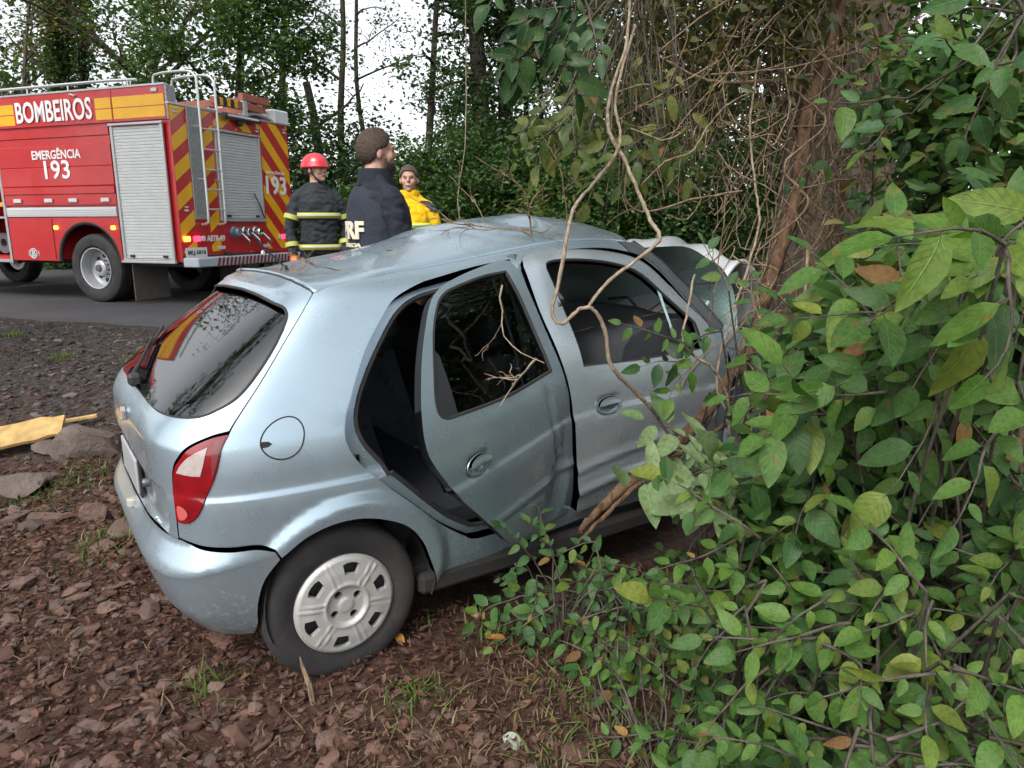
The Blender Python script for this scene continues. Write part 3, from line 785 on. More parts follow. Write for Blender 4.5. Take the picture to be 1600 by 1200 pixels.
# --- crushed front: fender, hood, windscreen, pillar
def crump(V, amp=.05, k=9.0):
    V = np.array(V, float)
    V[:, 1] += amp*np.sin(k*V[:, 0]*1.7+4*V[:, 2])*np.cos(k*.8*V[:, 2]+1)
    V[:, 0] += amp*.5*np.sin(k*1.3*V[:, 2]+2*V[:, 1])
    return V
skin('front_fender', [(3.26, .22), (3.60, .30), (3.62, .9), (3.30, 1.02), (3.26, .95)], [], paint, car, .05, post=lambda V: crump(V, .06), flange=.03)
skin('front_fender', neg([(3.26, .22), (3.85, .30), (3.86, .85), (3.30, .98), (3.26, .95)]), [], paint, car, .06, post=lambda V: crump(V, .04), flange=.03)
# hood: folded up like a tent in front of the windscreen
HV = []; HF = []; NA, NB = 22, 30
prof = [(2.02, 1.06), (2.10, 1.20), (2.18, 1.34), (2.27, 1.45), (2.37, 1.49), (2.47, 1.40), (2.56, 1.25), (2.62, 1.02)]
pp_ = spline(prof, 4)
for i in range(NB+1):
    y = .40-.98*i/NB
    for j, (x, z) in enumerate(pp_):
        wv = .035*math.sin(7*y+3*x)+.02*math.sin(17*y+9*z)
        drop = -.10*smooth01((-.25-y)/.3)-.03*smooth01((y-.5)/.2)
        HV.append((x+wv*.8+.05*math.sin(3*y), y+.02*math.sin(12*z), z+wv*.5+float(drop)*(z-.9)*1.4))
m_ = len(pp_)
for i in range(NB):
    for j in range(m_-1):
        a = i*m_+j; HF.append((a, a+1, a+m_+1, a+m_))
hood = mobj('hood', HV, HF, mat('hood_sky_bright', (.70, .73, .75), rough=.35, metal=.2, var=.06, vscale=4, coat=.6, dirt=(.3, .27, .24), damt=.25), car, True)  # whiter than the body paint: reflected sky put into the base colour
so = hood.modifiers.new('thickness', 'SOLIDIFY'); so.thickness = .02
tag(hood, 'pale crumpled hood folded up in front of the windscreen')
# windscreen: crazed sheet, popped out over the right-hand pillar
WV = []; WF = []; NA = 16; NB = 18
for i in range(NA+1):
    for j in range(NB+1):
        a = i/NA; b = j/NB
        y = .62-1.36*b; x = 1.62+.50*a+.04*(1-(2*b-1)**2); z = 1.50-.44*a
        bul = .10*math.sin(math.pi*a)*float(smooth01((b-.35)/.5))
        x += bul*.9+.012*math.sin(9*y+11*a); z += bul*1.1+.012*math.sin(13*a+7*b)
        WV.append((x, y, z))
for i in range(NA):
    for j in range(NB):
        a = i*(NB+1)+j; WF.append((a, a+1, a+NB+2, a+NB+1))
ws = mobj('windscreen', WV, WF, glass_c, car)
tag(ws, 'shattered greenish windscreen sheet bulging from its frame')
ap = S(np.array([2.80, 2.93, 3.10, 3.24]), z2v(np.array([1.392, 1.30, 1.15, 1.00])))
for sg in (1, -1):
    MB().tube([(p[0]-.01, p[1]*sg+.035*sg, p[2]-.01) for p in ap], [.036, .040, .042, .045], 8).build('windscreen_pillar', mat('pillar_dark', (.05, .053, .058), rough=.45), car)
skin('pillar_shade_skin', path([(2.70, 1.405), (2.80, 1.389), (2.93, 1.297), (3.10, 1.147), (3.23, 1.0)], [(3.23, 1.0), (3.13, 1.0)], [(3.13, 1.0), (3.105, 1.06), (2.86, 1.30), (2.72, 1.362)]), [], mat('pillar_shade_grey', (.085, .093, .10), rough=.4, coat=.2), car, .03, off=.004, flange=.006)  # added dark skin: shade on the body-coloured pillar put into colour
wpr = MB(); wpr.tube([(1.66, -.45, 1.20), (1.75, -.30, 1.23), (1.86, -.02, 1.19)], .009, 6); wpr.build('windscreen_wiper', blackp, car)

# --- interior
dash = empty('dashboard', (0, 0, 0), 0, car)
DV = []; DF = []
dp = [(1.44, .70), (1.40, .86), (1.42, 1.00), (1.47, 1.055), (1.60, 1.10), (1.80, 1.125), (2.05, 1.13), (2.08, .5), (1.6, .45)]
NB = 14
for i in range(NB+1):
    y = .68-1.36*i/NB
    for (x, z) in dp:
        DV.append((x-.05*smooth01((-.1-y)/.4)+.012*math.sin(5*y), y, z+.03*smooth01((-.2-y)/.5)+.012*math.sin(6*y+x*4)))
m_ = len(dp)
for i in range(NB):
    for j in range(m_):
        a = i*m_; DF.append((a+j, a+(j+1) % m_, a+m_+(j+1) % m_, a+m_+j))
DF.append(tuple(range(m_))); DF.append(tuple(NB*m_+k for k in range(m_)))
fixn(mobj('dash_body', DV, DF, trim_m, dash, True, 40))
for (y, z) in ((.13, 1.03), (-.03, 1.02)):
    vb = MB(); vb.lathe([(.0, .03), (.032, .028), (.040, -.004), (.048, -.012), (.052, .0), (.052, .03)], 'x', (1.43, y, z+.015), 24)
    vb.build('air_vent', blackp, dash)
st = MB()
tor = []
for k in range(33):
    t = 2*math.pi*k/32; tor.append((1.24+.07*math.sin(t), .36+.185*math.cos(t), .93+.17*math.sin(t)))
st.tube(tor, .016, 8, False); st.tube([(1.26, .36, .93), (1.45, .36, .86)], .03, 8)
for t in (R(200), R(340), R(270)): st.tube([(1.26, .36, .93), (1.24+.07*math.sin(t), .36+.185*math.cos(t), .93+.17*math.sin(t))], .014, 6)
st.build('steering_wheel', blackp, dash)
def seat(y, x, w, z0, rake=.16, hr=True):
    s = empty('seat', (x, y, z0), 0, car)
    MB().box((.25, 0, .10), (.52, w, .17), None, .05).build('seat_cushion', cloth_m, s)
    Mx = Matrix.Rotation(-rake-.12, 3, 'Y')
    MB().box((-.08, 0, .44), (.15, w*.94, .60), Mx, .05).build('seat_back', cloth_m, s)
    if hr:
        MB().box((-.19, 0, .83), (.09, .25, .16), Mx, .035).build('head_restraint', cloth_m, s)
    return s
seat(.36, .98, .48, .30); seat(-.36, 1.00, .48, .30); 
seat(0, .20, 1.24, .30, .18, False)
cab = MB()
cab.box((1.0, 0, .24), (2.1, 1.40, .05)); cab.box((-.28, 0, .36), (.62, 1.22, .06)); cab.box((2.12, 0, .62), (.05, 1.40, .85)); cab.box((-.20, 0, .93), (.50, 1.20, .02))
cab.build('floor_pan', darkm, car)
MB().tube([tuple(S(np.array([2.085]), z2v(np.array([zz])))[0]+np.array([0, .05, 0])) for zz in (.28, .6, .9, 1.1, 1.25, 1.38)], .045, 8).build('door_pillar', mat('pillar_trim', (.07, .075, .08), rough=.7), car)
MB().tube([(.98, -.70, 1.28), (.80, -.62, .95), (.72, -.66, .5)], .012, 4).build('seat_belt', mat('belt_webbing', (.05, .05, .055), rough=.9), car)

# --- wheels
def make_wheel():
    w = empty('wheel', (0, 0, 0), 0, car)
    tp = [(.178, .055), (.186, .070), (.205, .078), (.235, .081), (.258, .077), (.270, .070), (.277, .060), (.2805, .045)]
    for k in (.030, .005, -.020, -.045):
        tp += [(.281, k+.010), (.281, k+.004), (.2735, k+.003), (.2735, k-.003), (.281, k-.004)]
    tp += [(.277, -.062), (.258, -.080), (.20, -.08), (.178, -.055)]
    ty = empty('tyre', (0, 0, 0), 0, w)
    tb = MB().lathe([(r, -h) for r, h in tp], 'y', (0, 0, 0), 72).build('tyre_casing', tyre_m, ty, True, 30)
    # hubcap: domed disc with six windows
    holes = []
    for k in range(6):
        a0 = R(88+60*k)
        q = []
        for (r, da) in ((.116, -.19), (.152, -.215), (.157, -.11), (.158, 0), (.157, .11), (.152, .215), (.116, .19), (.114, 0)):
            q.append((r*math.cos(a0+da), r*math.sin(a0+da)))
        holes.append(q)
    for k in range(4):
        a0 = R(40+90*k); q = [(.050*math.cos(a0)+.0145*math.cos(t), .050*math.sin(a0)+.0145*math.sin(t)) for t in np.linspace(0, 2*math.pi, 15)[:-1]]
        holes.append(q)
    outer = [(.182*math.cos(t), .182*math.sin(t)) for t in np.linspace(0, 2*math.pi, 73)[:-1]]
    co, F, loops = cdt(outer, holes, .0062)
    r = np.hypot(co[:, 0], co[:, 1]); th = np.arctan2(co[:, 1], co[:, 0])
    d = .074+.012*smooth01((.182-r)/.012)+.006*smooth01((.17-r)/.05)-.010*smooth01((.074-r)/.008)+.006*smooth01((.030-r)/.006)
    ring = np.exp(-((r-.078)/.005)**2)*.006
    ph_ = (np.degrees(th)-88+30) % 60-30
    sp = np.exp(-((np.abs(np.abs(ph_)-30)*np.pi/180*r-.010)/.0022)**2)*.0060*(r > .082)*(r < .172)
    d = d+ring+sp
    V = [(co[i, 0], -d[i], co[i, 1]) for i in range(len(co))]; Fc = [tuple(f) for f in F]
    for l in loops:
        b = len(V); m = len(l)
        for i in l: V.append(V[i])
        for i in l: V.append((co[i, 0]*1.0, -d[i]+.022, co[i, 1]))
        for i in range(m):
            j = (i+1) % m; Fc.append((b+i, b+j, b+m+j, b+m+i))
    hc = fixn(mobj('hubcap', V, Fc, hubm, w))
    MB().lathe([(.0, -.045), (.10, -.045), (.15, -.040), (.176, -.05), (.176, .05), (.0, .05)], 'y', (0, 0, 0), 40).build('rim', mat('rim_black', (.03, .03, .032), rough=.6), w)
    return w
def copy_tree(o, parent=None):
    c = o.copy(); COL.objects.link(c); c.parent = parent
    for ch in list(o.children): copy_tree(ch, c)
    return c
wh = make_wheel(); wh.scale = (1.06, 1.0, 1.06); wh.location = (-.061, -.69, .230); wh.rotation_euler = (0, R(8), R(0))
for (x, y, z, rz) in ((-.02, .69, .25, math.pi), (2.36, -.60, .33, R(-18)), (2.44, .66, .30, math.pi-R(10))):
    c = copy_tree(wh, car); c.scale = (1, 1, 1); c.location = (x, y, z); c.rotation_euler = (0, R(20), rz)
# wheel housing and axle
wl = MB()
arcp = [(-.02+.335*math.cos(t), .275+.335*math.sin(t)) for t in np.linspace(R(-20), R(200), 24)]
for sg in (-1, 1):
    v = []; f = []
    for (x, z) in arcp: v += [(x, sg*.775, z), (x, sg*.50, z)]
    for i in range(len(arcp)-1): f.append((2*i, 2*i+1, 2*i+3, 2*i+2))
    f.append(tuple(2*i+1 for i in range(len(arcp))))
    wl.add(v, f)
wl.tube([(-.04, -.62, .23), (-.04, .62, .24)], .035, 8)
wl.tube([(.22, -.62, .36), (.20, -.60, .22)], .045, 8)
wl.build('wheel_housing', darkm, car)
su = MB(); su.box((.9, -.735, .20), (1.3, .06, .09), None, .02); su.box((.9, .735, .20), (1.3, .06, .09), None, .02); su.box((.9, 0, .20), (2.6, 1.2, .05))
su.build('underbody', darkm, car)
# ================================================================ fire engine on the road
TRZ = R(159.73)
truck = empty('fire_engine', (-4.547, 10.111, .008), TRZ)
tag(truck, 'red fire engine with yellow chevrons parked on the road, rear ladder and roller shutters', 'fire engine')
red = mat('fire_red', (.44, .014, .018), rough=.34, var=.06, vscale=3, coat=.5, dirt=(.28, .10, .09), dscale=3, damt=.18)
yel = mat('fire_yellow', (.72, .38, .008), rough=.4, var=.06, vscale=5, coat=.2)
alu = mat('shutter_alu', (.56, .58, .58), rough=.45, metal=.3, var=.05, vscale=5)
alu2 = mat('frame_alu', (.50, .51, .52), rough=.38, metal=.7, var=.05, vscale=9)
silv = mat('rail_silver', (.62, .63, .63), rough=.32, metal=.6)
white = mat('letter_white', (.74, .72, .73), rough=.5)
lgrey = mat('reflector_grey', (.52, .53, .55), rough=.4)
checker = mat('checker_plate', (.34, .35, .35), rough=.45, metal=.6, bump=.9, bscale=42, var=.2, vscale=40)
blk = mat('truck_black', (.02, .021, .024), rough=.6)
TT = {}
def textmesh(s, w, h, bold=.02, depth=.006):
    c = bpy.data.curves.new('lettering', 'FONT'); c.body = s; c.offset = bold; c.extrude = .02; c.resolution_u = 3
    o = bpy.data.objects.new('tmp', c); COL.objects.link(o)
    bpy.context.view_layer.update()
    me = bpy.data.meshes.new_from_object(o.evaluated_get(bpy.context.evaluated_depsgraph_get()))
    bpy.data.objects.remove(o); bpy.data.curves.remove(c)
    co = np.array([v.co[:] for v in me.vertices]); lo, hi = co.min(0), co.max(0)
    q = (co-(lo+hi)/2)/(hi-lo)*np.array([w, h, depth]); f = [tuple(p.vertices) for p in me.polygons]
    bpy.data.meshes.remove(me)
    return q, f
def side_text(name, s, xc, zc, w, h, mt, y=.012, bold=.03, par=None):
    q, f = textmesh(s, w, h, bold); return mobj(name, [(xc-p[0], y+p[2], zc+p[1]) for p in q], f, mt, par or truck, False)
def rear_text(name, s, ac, zc, w, h, mt, x=-.012, bold=.03):
    q, f = textmesh(s, w, h, bold); return mobj(name, [(x-p[2], -(ac+p[0]), zc+p[1]) for p in q], f, mt, truck, False)
def sidebox(x0, x1, z0, z1, y0, y1): return ((x0+x1)/2, (y0+y1)/2, (z0+z1)/2), (abs(x1-x0), abs(y1-y0), abs(z1-z0))
def prect(name, a, mt, par=None, bev=.004): c, s = sidebox(*a); return MB().box(c, s, None, bev).build(name, mt, par or truck)
W_ = 2.476
core = MB()
core.box(*sidebox(.02, 3.33, .62, 2.50, -.03, -W_+.02)); core.box(*sidebox(4.42, 5.3, .62, 2.50, -.03, -W_+.02)); core.box(*sidebox(3.33, 4.42, .62, 2.50, -.75, -W_+.02)); core.box(*sidebox(3.33, 4.42, 2.42, 2.50, -.03, -.75)); core.box(*sidebox(3.33, 4.42, .56, .64, -.03, -.75))
# the wheel bay is left open
core = MB()
core.box(*sidebox(.02, 1.08, .62, 2.50, -.03, -W_+.02)); core.box(*sidebox(1.08, 2.32, 1.12, 2.50, -.03, -W_+.02)); core.box(*sidebox(2.32, 3.33, .62, 2.50, -.03, -W_+.02)); core.box(*sidebox(1.08, 2.32, .62, 1.12, -.75, -W_+.75))
core.box(*sidebox(4.42, 5.3, .62, 2.50, -.03, -W_+.02)); core.box(*sidebox(3.33, 4.42, .62, 2.50, -.75, -W_+.02)); core.box(*sidebox(3.33, 4.42, 2.42, 2.50, -.03, -.75)); core.box(*sidebox(3.33, 4.42, .56, .66, -.03, -.75))
core.build('body_core', red, truck, False)
# upper coaming with yellow bands
prect('coaming', (0.04, .965, 2.50, 2.925, .0, -.05), red); prect('coaming', (.975, 5.3, 2.50, 2.925, .0, -.05), red)
prect('coaming', (0.04, 5.3, 2.50, 2.80, -W_, -W_+.05), red)
prect('coaming_cap', (.03, 5.3, 2.927, 2.955, .006, -.07), alu2)
prect('coaming_end', (.0, .035, 2.50, 2.93, .0, -.16), checker)
for (x0, x1) in ((.05, .955), (.985, 1.275), (2.86, 3.6), (3.62, 5.2)):
    prect('yellow_band', (x0, x1, 2.683, 2.82, .005, -.002), yel, bev=.001); prect('yellow_band', (x0, x1, 2.535, 2.672, .005, -.002), yel, bev=.001)
side_text('lettering_fire', 'BOMBEIROS', 2.07, 2.70, 1.48, .29, white, bold=.02)
sq = MB(); sq.tube([(1.66+.05*k, .02, 2.885+.012*math.sin(k*2.2)) for k in (-1.2, -.6, 0, .6, 1.2)], .010, 6); sq.build('side_marker', lgrey, truck)
MB().box((.20, .008, 2.87), (.10, .02, .05), None, .006).build('reflector', lgrey, truck)
# side panels with pressed creases
def ribpanel(name, x0, x1, zs, mt):
    v = []; f = []
    for (z, y) in zs: v += [(x0, y, z), (x1, y, z)]
    for i in range(len(zs)-1): f.append((2*i, 2*i+1, 2*i+3, 2*i+2))
    n = len(v)
    for (z, y) in zs: v += [(x0, -.03, z), (x1, -.03, z)]
    for i in range(len(zs)-1):
        f.append((2*i, 2*i+2, n+2*i+2, n+2*i)); f.append((2*i+1, n+2*i+1, n+2*i+3, 2*i+3))
    f.append((0, 1, n+1, n)); m = 2*(len(zs)-1); f.append((m, m+1, n+m+1, n+m))
    return fixn(mobj(name, v, f, mt, truck, False))
ribpanel('side_panel', 1.075, 3.30, [(1.41, .006), (1.555, .006), (1.565, .022), (1.655, .022), (1.67, -.004), (1.68, .012), (1.925, .012), (1.935, .004), (1.945, .012), (2.22, .012), (2.232, .0), (2.335, .0), (2.345, .014), (2.455, .014)], red)
low = [(1.075, .60), (1.12, .60)]+[(1.725+.605*math.cos(t), .60+.56*math.sin(t)) for t in np.linspace(0, math.pi, 26)]+[(2.33, .60), (3.30, .60), (3.30, 1.225), (1.075, 1.225)]
co, F, lp = cdt(low, [], .12); mobj('lower_panel', [(p[0], .004, p[1]) for p in co], [tuple(f) for f in F], red, truck, False)
at = MB(); at.tube([(1.725+.60*math.cos(t), -.02, .60+.555*math.sin(t)) for t in np.linspace(0, math.pi, 30)], .030, 8); at.build('arch_trim', rubber, truck)
for s_ in (-1, 1): MB().tube([(1.725+.66*s_, .012, .62), (1.725+.66*s_, .012, 1.22)], .004, 5).build('panel_joint', blk, truck)
st = MB(); st.box(*sidebox(1.09, 3.29, 1.245, 1.375, .012, -.02))
for k in range(3): st.box(*sidebox(1.09, 3.29, 1.27+.032*k, 1.285+.032*k, .020, .010))
st.build('silver_strip', lgrey, truck, False)
for x in (3.02, 2.38, 1.89, 1.27): MB().box((x, .02, 1.47), (.16, .022, .055), None, .006).build('reflector', lgrey, truck)
amb = mat('lamp_amber', (.8, .30, .03), rough=.3, emit=(1, .38, .05), estr=2.2)
redlamp = mat('lamp_red', (.7, .02, .06), rough=.3, emit=(1, .05, .12), estr=1.5)
for x in (2.30, 1.18): MB().box((x, .02, 1.085), (.085, .03, .06), None, .012).build('marker_lamp', amb, truck)
side_text('lettering_emergency', 'EMERGÊNCIA', 2.115, 2.125, .96, .155, white, .018, .02)
side_text('lettering_number', '193', 2.13, 1.90, .50, .26, white, .018, .015)
lg = MB(); lg.lathe([(.062, 0), (.078, .006), (.078, .012), (.06, .012)], 'y', (2.84, .006, .705), 24); lg.build('round_badge', lgrey, truck)
side_text('badge_letter', 'B', 2.84, .705, .075, .095, lgrey, .012, .03)
MB().tube([(2.93, .008, .66), (2.95, .01, .70), (2.93, .008, .75)], .006, 5).build('badge_wing', lgrey, truck); MB().tube([(2.75, .008, .66), (2.73, .01, .70), (2.75, .008, .75)], .006, 5).build('badge_wing', lgrey, truck)
def shutter(name, o, du, w, h, nrm, slat=.042):
    """roller shutter: corrugated slats in an aluminium frame; du along width"""
    o = Vector(o); du = Vector(du); nrm = Vector(nrm); up = Vector((0, 0, 1))
    s = empty(name, (0, 0, 0), 0, truck); n = int(h/slat); v = []; f = []
    for k in range(n):
        z0 = h*k/n; z1 = h*(k+1)/n
        for (z, d) in ((z0, .0), (z0+.006, .007), (z1-.010, .008), (z1-.002, .0)): v += [o+up*z+nrm*d, o+up*z+du*w+nrm*d]
    for i in range(len(v)//2-1): f.append((2*i, 2*i+1, 2*i+3, 2*i+2))
    fixn(mobj('slats', v, f, alu, s, False))
    fr = MB()
    Mx = Matrix((du, nrm, up)).transposed()
    for (a, b, c, d) in ((-.035, -.03, .04, h+.06), (w-.005, -.03, .04, h+.06)): fr.box(o+du*(a+c/2)+up*(b+d/2)+nrm*.012, (c, .035, d), Mx, .006)
    fr.box(o+du*(w/2)+up*(h+.02)+nrm*.02, (w+.1, .05, .035), Mx, .008); fr.box(o+du*(w/2)+up*(-.025)+nrm*.016, (w+.08, .045, .045), Mx, .008)
    fr.build('shutter_frame', alu2, s)
    for k in (.15, .85): MB().box(o+du*(w*k)+up*.035+nrm*.025, (.07, .03, .035), Mx, .006).build('latch', blk, s)
    return s
shutter('side_shutter', (.14, .0, .66), (1, 0, 0), .86, 1.78, (0, 1, 0))
MB().box((.57, .03, .612), (.98, .06, .03), None, .008).build('shutter_step', alu2, truck)
# open locker further forward
fr = MB(); fr.box(*sidebox(3.31, 3.36, .56, 2.48, .012, -.06)); fr.box(*sidebox(4.40, 4.45, .56, 2.48, .012, -.06)); fr.box(*sidebox(3.36, 4.40, .565, .61, .012, -.06)); fr.build('locker_frame', alu2, truck)
MB().box(*sidebox(3.37, 4.40, 1.22, 1.25, -.06, -.74)).build('locker_shelf', alu2, truck)
MB().box(*sidebox(3.37, 4.40, 1.40, 1.46, -.06, -.5)).build('locker_tray', yel, truck)
hb = MB()
for k in range(3): hb.lathe([(.07, -.05), (.16, -.05), (.16, .05), (.07, .05)], 'y', (3.6+.3*k, -.35, .84), 20, True)
hb.build('hose_rolls', mat('hose_grey', (.10, .10, .11), rough=.9), truck)
# rear wall
prect('rear_wall', (.0, -.012, .70, 2.69, -.0, -W_), red)
prect('rear_cap', (-.02, .04, 2.692, 2.72, .004, -W_-.004), alu2)
def clip(poly, ax, lim, keep):
    out = []
    for i in range(len(poly)):
        a, b = poly[i], poly[(i+1) % len(poly)]; ia = (a[ax] >= lim) == keep; ib = (b[ax] >= lim) == keep
        if ia: out.append(a)
        if ia != ib:
            t = (lim-a[ax])/(b[ax]-a[ax]); out.append((a[0]+(b[0]-a[0])*t, a[1]+(b[1]-a[1])*t))
    return out
def chev(a0, a1, z0, z1, slope, w, period, ph, x=-.016):
    k = -30
    while k < 40:
        z = ph+k*period; k += 1
        p = [(a0, z), (a1, z+slope*(a1-a0)), (a1, z+slope*(a1-a0)+w), (a0, z+w)]
        for (ax, l, kp) in ((1, z0, True), (1, z1, False)):
            if len(p) > 2: p = clip(p, ax, l, kp)
        if len(p) > 2:
            n = len(p); v = [(x, -q[0], q[1]) for q in p]+[(x+.006, -q[0], q[1]) for q in p]
            mobj('chevron_stripe', v, [tuple(range(n)), tuple(range(n, 2*n))[::-1]]+[(i, (i+1) % n, (i+1) % n+n, i+n) for i in range(n)], yel, truck, False)
chev(.01, .285, .75, 2.68, .72, .20, .385, .93)
chev(.575, .765, .75, 2.68, .72, .20, .385, 1.02)
chev(1.80, 2.465, .75, 2.68, -1.02, .21, .44, 1.10)
chev(.80, 1.28, 2.49, 2.68, .72, .20, .385, 2.37); chev(1.28, 1.78, 2.49, 2.68, -1.02, .21, .44, 2.62)
prect('checker_strip', (-.03, -.012, 1.20, 2.685, -.29, -.56), checker)
shutter('rear_shutter', (-.012, -1.72, 1.22), (0, 1, 0), .90, 1.21, (-1, 0, 0), .040)
MB().tube([(-.05, -1.72, 1.23), (-.06, -1.62, 1.42), (-.05, -1.52, 1.60)], [.012, .010, .008], 6).build('shutter_strap', blk, truck)
# ladder on the rear wall, rails arching over onto the roof
lad = empty('rear_ladder', (0, 0, 0), 0, truck)
for ac in (.40, .735):
    pts = spline([(-.02, -ac, 1.13), (-.12, -ac, 1.15), (-.15, -ac, 1.25), (-.15, -ac, 2.0), (-.15, -ac, 2.95), (-.13, -ac, 3.09), (-.02, -ac, 3.16), (.25, -ac, 3.17), (.50, -ac, 3.16), (.60, -ac, 3.10), (.60, -ac, 2.75)], 5)
    MB().tube(pts, .017, 8).build('rail', silv, lad)
for k in range(6):
    z = 1.34+.27*k
    MB().tube([(-.15, -.40, z), (-.15, -.735, z)], .013, 8).build('rung', silv, lad)
for ac in (.40, .735):
    for z in (1.75, 2.45): MB().tube([(-.15, -ac, z), (-.01, -ac, z)], .012, 6).build('bracket', silv, lad)
rl = MB(); rl.tube([(.55, -.06, 3.03), (1.0, -.05, 3.045), (5.2, -.05, 3.045)], .020, 8)
for x in (.7, 1.05, 1.8, 2.6, 3.4, 4.2, 5.0): rl.tube([(x, -.05, 2.93), (x, -.05, 3.045)], .012, 6)
rl.build('roof_rail', silv, truck)
MB().box((2.6, -W_/2, 2.52), (5.2, 2.3, .03)).build('roof_deck', checker, truck)
# stowed ladder beams and box on the roof
bm_ = MB(); wood = mat('ladder_red_wood', (.30, .10, .065), rough=.6, var=.2, vscale=9)
for (ac, z) in ((1.25, 2.93), (1.95, 2.93), (1.35, 2.80), (1.90, 2.80)): pass
bm_.box((1.35, -1.62, 2.96), (2.6, .07, .10)); bm_.box((1.35, -2.02, 2.90), (2.6, .07, .12)); bm_.box((1.40, -1.82, 2.80), (2.6, .5, .07)); bm_.box((.0, -1.35, 2.86), (.10, 1.0, .10)); bm_.box((-.02, -1.72, 2.99), (.08, .62, .10))
bm_.build('stowed_ladder', wood, truck)
dk = MB(); 
for k in range(6): prect('hazard_stripe', (-.075, -.055, 2.80, 2.905, -.84-.075*k, -.84-.075*k-.060), yel if k % 2 else blk, bev=.001)
MB().box((.15, -2.30, 2.80), (.42, .36, .22), None, .02).build('roof_box', mat('box_white', (.58, .58, .60), rough=.5), truck)
MB().tube([(.05, -1.45, 2.73), (.02, -1.75, 2.80), (0, -2.0, 2.78), (0, -2.1, 2.74)], .035, 8).build('roof_hose', mat('hose_white', (.55, .55, .57), rough=.6), truck)
MB().box((-.03, -1.46, 2.82), (.06, .10, .24), None, .01).build('ladder_bracket', alu2, truck)
lb = MB(); lb.tube([(-.09, -.93, 2.665), (-.09, -1.70, 2.665)], .042, 10); lb.build('light_bar', mat('bar_black', (.05, .052, .056), rough=.35), truck)
MB().tube([(-.125, -.99, 2.668), (-.125, -1.65, 2.668)], .018, 8).build('light_bar_lens', lgrey, truck)
MB().box((-.06, -1.30, 2.60), (.07, .10, .09), None, .02).build('camera_pod', blk, truck)
for (ac, z) in ((.10, 2.60), (2.38, 2.58), (.14, 1.32), (2.38, 1.22), (.86, 2.53), (1.72, 2.53)):
    rf = MB(); rf.box((-.024, -ac, z), (.012, .075, .030), None, .004); rf.box((-.024, -ac-.005, z+.045), (.012, .065, .022), None, .004); rf.build('reflector', lgrey, truck)
# lower rear: lamps, plate, outlets, step
for (ac, m_, w) in ((.09, amb, .12), (.28, redlamp, .13), (.40, lgrey, .07), (2.09, lgrey, .07), (2.20, redlamp, .12), (2.36, amb, .11)):
    MB().box((-.03, -ac, .935), (.035, w, .075), None, .012).build('rear_lamp', m_, truck)
rear_text('lettering_number', '193', 2.10, 1.74, .50, .29, white, -.022, .02)
rear_text('lettering_emergency', 'EMERGÊNCIA', 2.10, 1.94, .44, .055, white, -.022, .02)
rear_text('lettering_unit', 'ABTR-49', .66, .935, .36, .085, white, -.018, .015)
np_ = empty('truck_plate', (0, 0, 0), 0, truck); MB().box((-.025, -.25, .745), (.012, .40, .135), None, .003).build('plate', mat('plate_white', (.62, .63, .62), rough=.4), np_)
q, f_ = textmesh('MLJ-5818', .33, .075, .01); mobj('plate_text', [(-.033-p[2], -(.25+p[0]), .738+p[1]) for p in q], f_, blk, np_, False)
for k, ac in enumerate((1.03, 1.27, 1.51)):
    e = empty('water_outlet', (0, 0, 0), 0, truck)
    MB().lathe([(.0, -.13), (.055, -.13), (.065, -.11), (.065, -.04), (.085, -.03), (.085, .0)], 'x', (-.012, -ac, 1.02), 20).build('cap', chrome if k != 0 else mat('cap_steel', (.2, .28, .36), rough=.35, metal=.6), e)
    MB().tube([(-.15, -ac-.02, 1.0), (-.20, -ac-.10, .90), (-.20, -ac-.13, .85)], [.016, .020, .022], 8).build('lever', chrome, e)
for ac in (.75, 1.75): MB().box((-.024, -ac, .80), (.014, .15, .05), None, .004).build('reflector', lgrey, truck)
step = empty('rear_step', (0, 0, 0), 0, truck)
MB().box((-.14, -W_/2, .615), (.27, W_, .13), None, .015).build('step_bar', mat('step_steel', (.44, .50, .54), rough=.45, metal=.4), step)
for k in range(24):
    a = .36+.082*k
    if a > 2.05: break
    mobj('step_stripe', [(-.279, -a, .555), (-.279, -a-.045, .555), (-.279, -a-.08, .675), (-.279, -a-.035, .675)], [(0, 1, 2, 3)], mat('stripe_dark_red', (.17, .02, .03), rough=.5), step, False)
MB().box((-.02, -1.25, .69), (.04, 1.6, .03)).build('step_gap', blk, step)
MB().lathe([(0, .04), (.03, .035), (.045, .01), (.045, -.02)], 'z', (-.10, -1.55, .70), 14).build('tow_ball', chrome, step)
